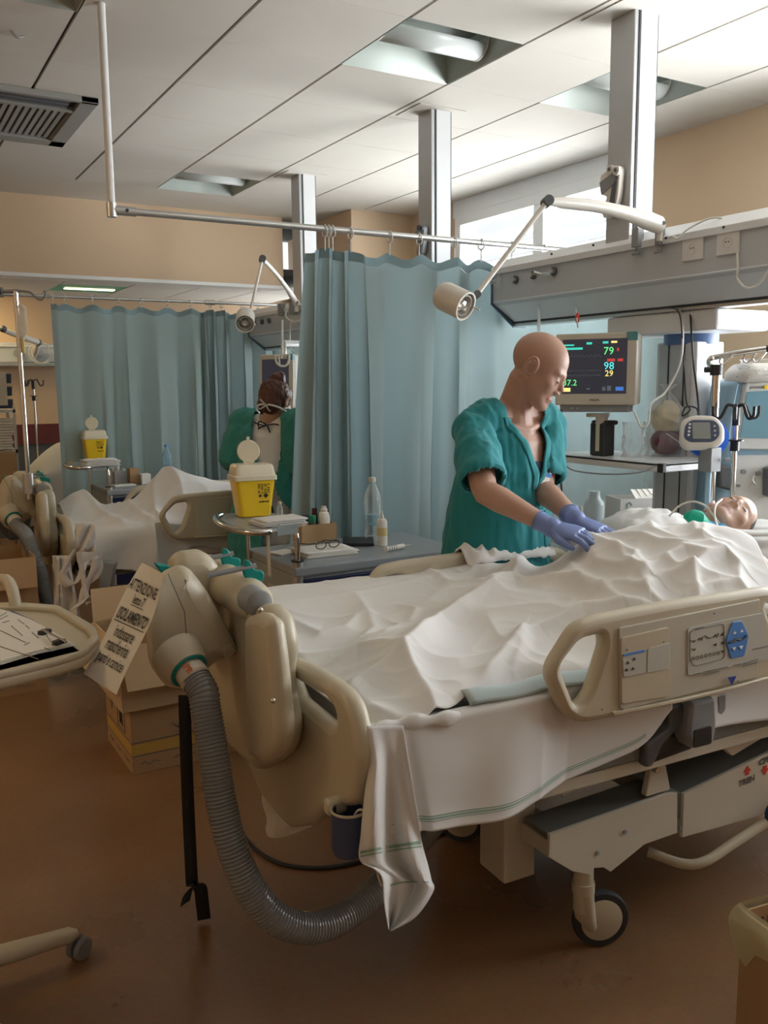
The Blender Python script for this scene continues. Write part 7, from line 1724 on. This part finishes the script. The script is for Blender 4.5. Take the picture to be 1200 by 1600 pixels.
t = thing('wall_rail_unit', 'grey horizontal wall supply unit on the far beige wall, left of the faded curtain', 'wall supply unit', (1.3, 9.42, 1.70))
b = MB(); b.b2((.2, 9.38, 1.74), (2.6, 9.5, 1.93)); b.build('housing', 'trunk_grey', t, smooth=False, bevel=.01)
b = MB(); b.b2((.2, 9.34, 1.705), (2.6, 9.40, 1.735)); b.build('rail', 'alu', t, smooth=False, bevel=.004)
b = MB(); b.b2((.2, 9.37, 1.89), (2.6, 9.385, 1.91)); b.build('top_strip', 'column_white', t, smooth=False)
for x in (1.0, 1.35, 1.55): b = MB(); b.cyl((x, 9.38, 1.83), (x, 9.34, 1.83), .04, 16); b.build('outlet', 'cab_grey', t)
q0, q1, q2 = aty(-10, 510, 8.9), aty(30, 525, 8.95), aty(60, 535, 9.1)
t = thing('wall_lamp_arm', 'white jointed lamp arm above the far wall supply unit', 'lamp arm', q2-V(0, 0, .1)); b = MB(); b.tube([q0, q1, q2], [.02, .028, .03], 12); b.cyl(q2, V(q2[0], 9.38, q2[2]-.12), .025, 12); b.build('arm', 'lamp', t)
for jq in (aty(5, 514, 8.9), q2): b = MB(); b.ell(jq, (.033, .033, .033)); b.build('joint', 'dgrey', t)
c = aty(59, 552, 9.25); cable('cable', 'coiled white cable hanging from the far lamp arm', [c+V(.09*math.cos(a), 0, .10*math.sin(a))+V(.004*a, 0, 0) for a in np.linspace(1.5, 13, 26)], .006, n=2)
q = aty(52, 604, 8.9); four_hook('brown-looking steel drip stand with black hooks against the far wall', q, q, 1.2)
# third bed beyond the curtain
t = thing('hospital_bed', 'farthest bed, mostly hidden: white humped sheet left of the faded curtain', 'hospital bed', (1.75, 8.1, 0))
b = MB(); b.b2((.95, 7.75, .25), (2.9, 8.6, .60)); b.build('base', 'dgrey', t, smooth=False, bevel=.02)
G = []
for i in range(40):
    row = []
    for j in range(30):
        u, v = i/39, j/29; x = 1.12+1.6*u; y = 7.70+.95*v; z = .70+.32*math.exp(-((x-1.5)/.28)**2-((y-8.15)/.35)**2)+.02*noise.noise((x*6, y*6, 1)); e = min(v, 1-v, u*1.2); z -= .35*max(0, .08-e)/.08
        row.append(V(x, y, z))
    G.append(row)
b = MB(); b.grid(G); b.build('sheet', 'sheet', t, solid=.004)
# chart trolley at the far left edge
c = aty(8, 640, 7.6); t = thing('chart_trolley', 'metal trolley stacked with papers and files at the far left photo edge', 'trolley', (c[0], c[1], 0))
x0, x1, y0 = c[0]-.5, aty(24, 640, 7.6)[0], 7.6
for z in (.55, .98, 1.30):
    b = MB(); b.b2((x0, y0, z), (x1, y0+.4, z+.025)); b.build('shelf', 'alu', t, smooth=False)
for x in (x0, x1-.02):
    for y in (y0, y0+.38): b = MB(); b.b2((x, y, .05), (x+.02, y+.02, 1.35)); b.build('upright', 'alu', t, smooth=False)
rn = random.Random(4)
for k in range(11): b = MB(); w = rn.uniform(-.02, .02); b.b2((x1-.34+w, y0+.02, 1.01+.022*k), (x1-.02+w, y0+.32, 1.028+.022*k)); tag(b.build('file', 'paper', smooth=False), ['lowest', 'second lowest', 'third lowest', 'fourth', 'fifth', 'middle', 'seventh', 'eighth', 'third highest', 'second highest', 'topmost'][k]+' white file from the bottom, in the pile on the far chart trolley', 'file', 'files piled on the chart trolley')
for k in range(3):
    b = MB(); z = 1.33+.10*k; b.box(V(x1-.08, y0+.05, z+.04), (.14, .02, .075), rotx(.4)); tag(b.build('blue_binder', mat('slate_blue_binder', (.08, .10, .16), .5), smooth=False), ('lowest', 'middle', 'topmost')[k]+' dark tilted binder of the rack on the far trolley', 'binder')
b = MB(); b.b2((x1-.16, y0-.06, 1.36), (x1-.06, y0-.02, 1.62)); tag(b.build('infusion_bag', 'lid2'), 'cream hanging bag beside the far trolley, left edge', 'bag')
b = MB(); b.b2((x0, y0-.25, .60), (x1-.05, y0-.02, 1.0)); tag(b.build('cardboard_box', 'cardboard', smooth=False), 'brown box in front of the far chart trolley, cut by the left edge', 'cardboard box')
# ------------------------------------------------------------------ tidy
for o in list(bpy.data.objects):
    if '_w' in o.keys(): del o['_w']
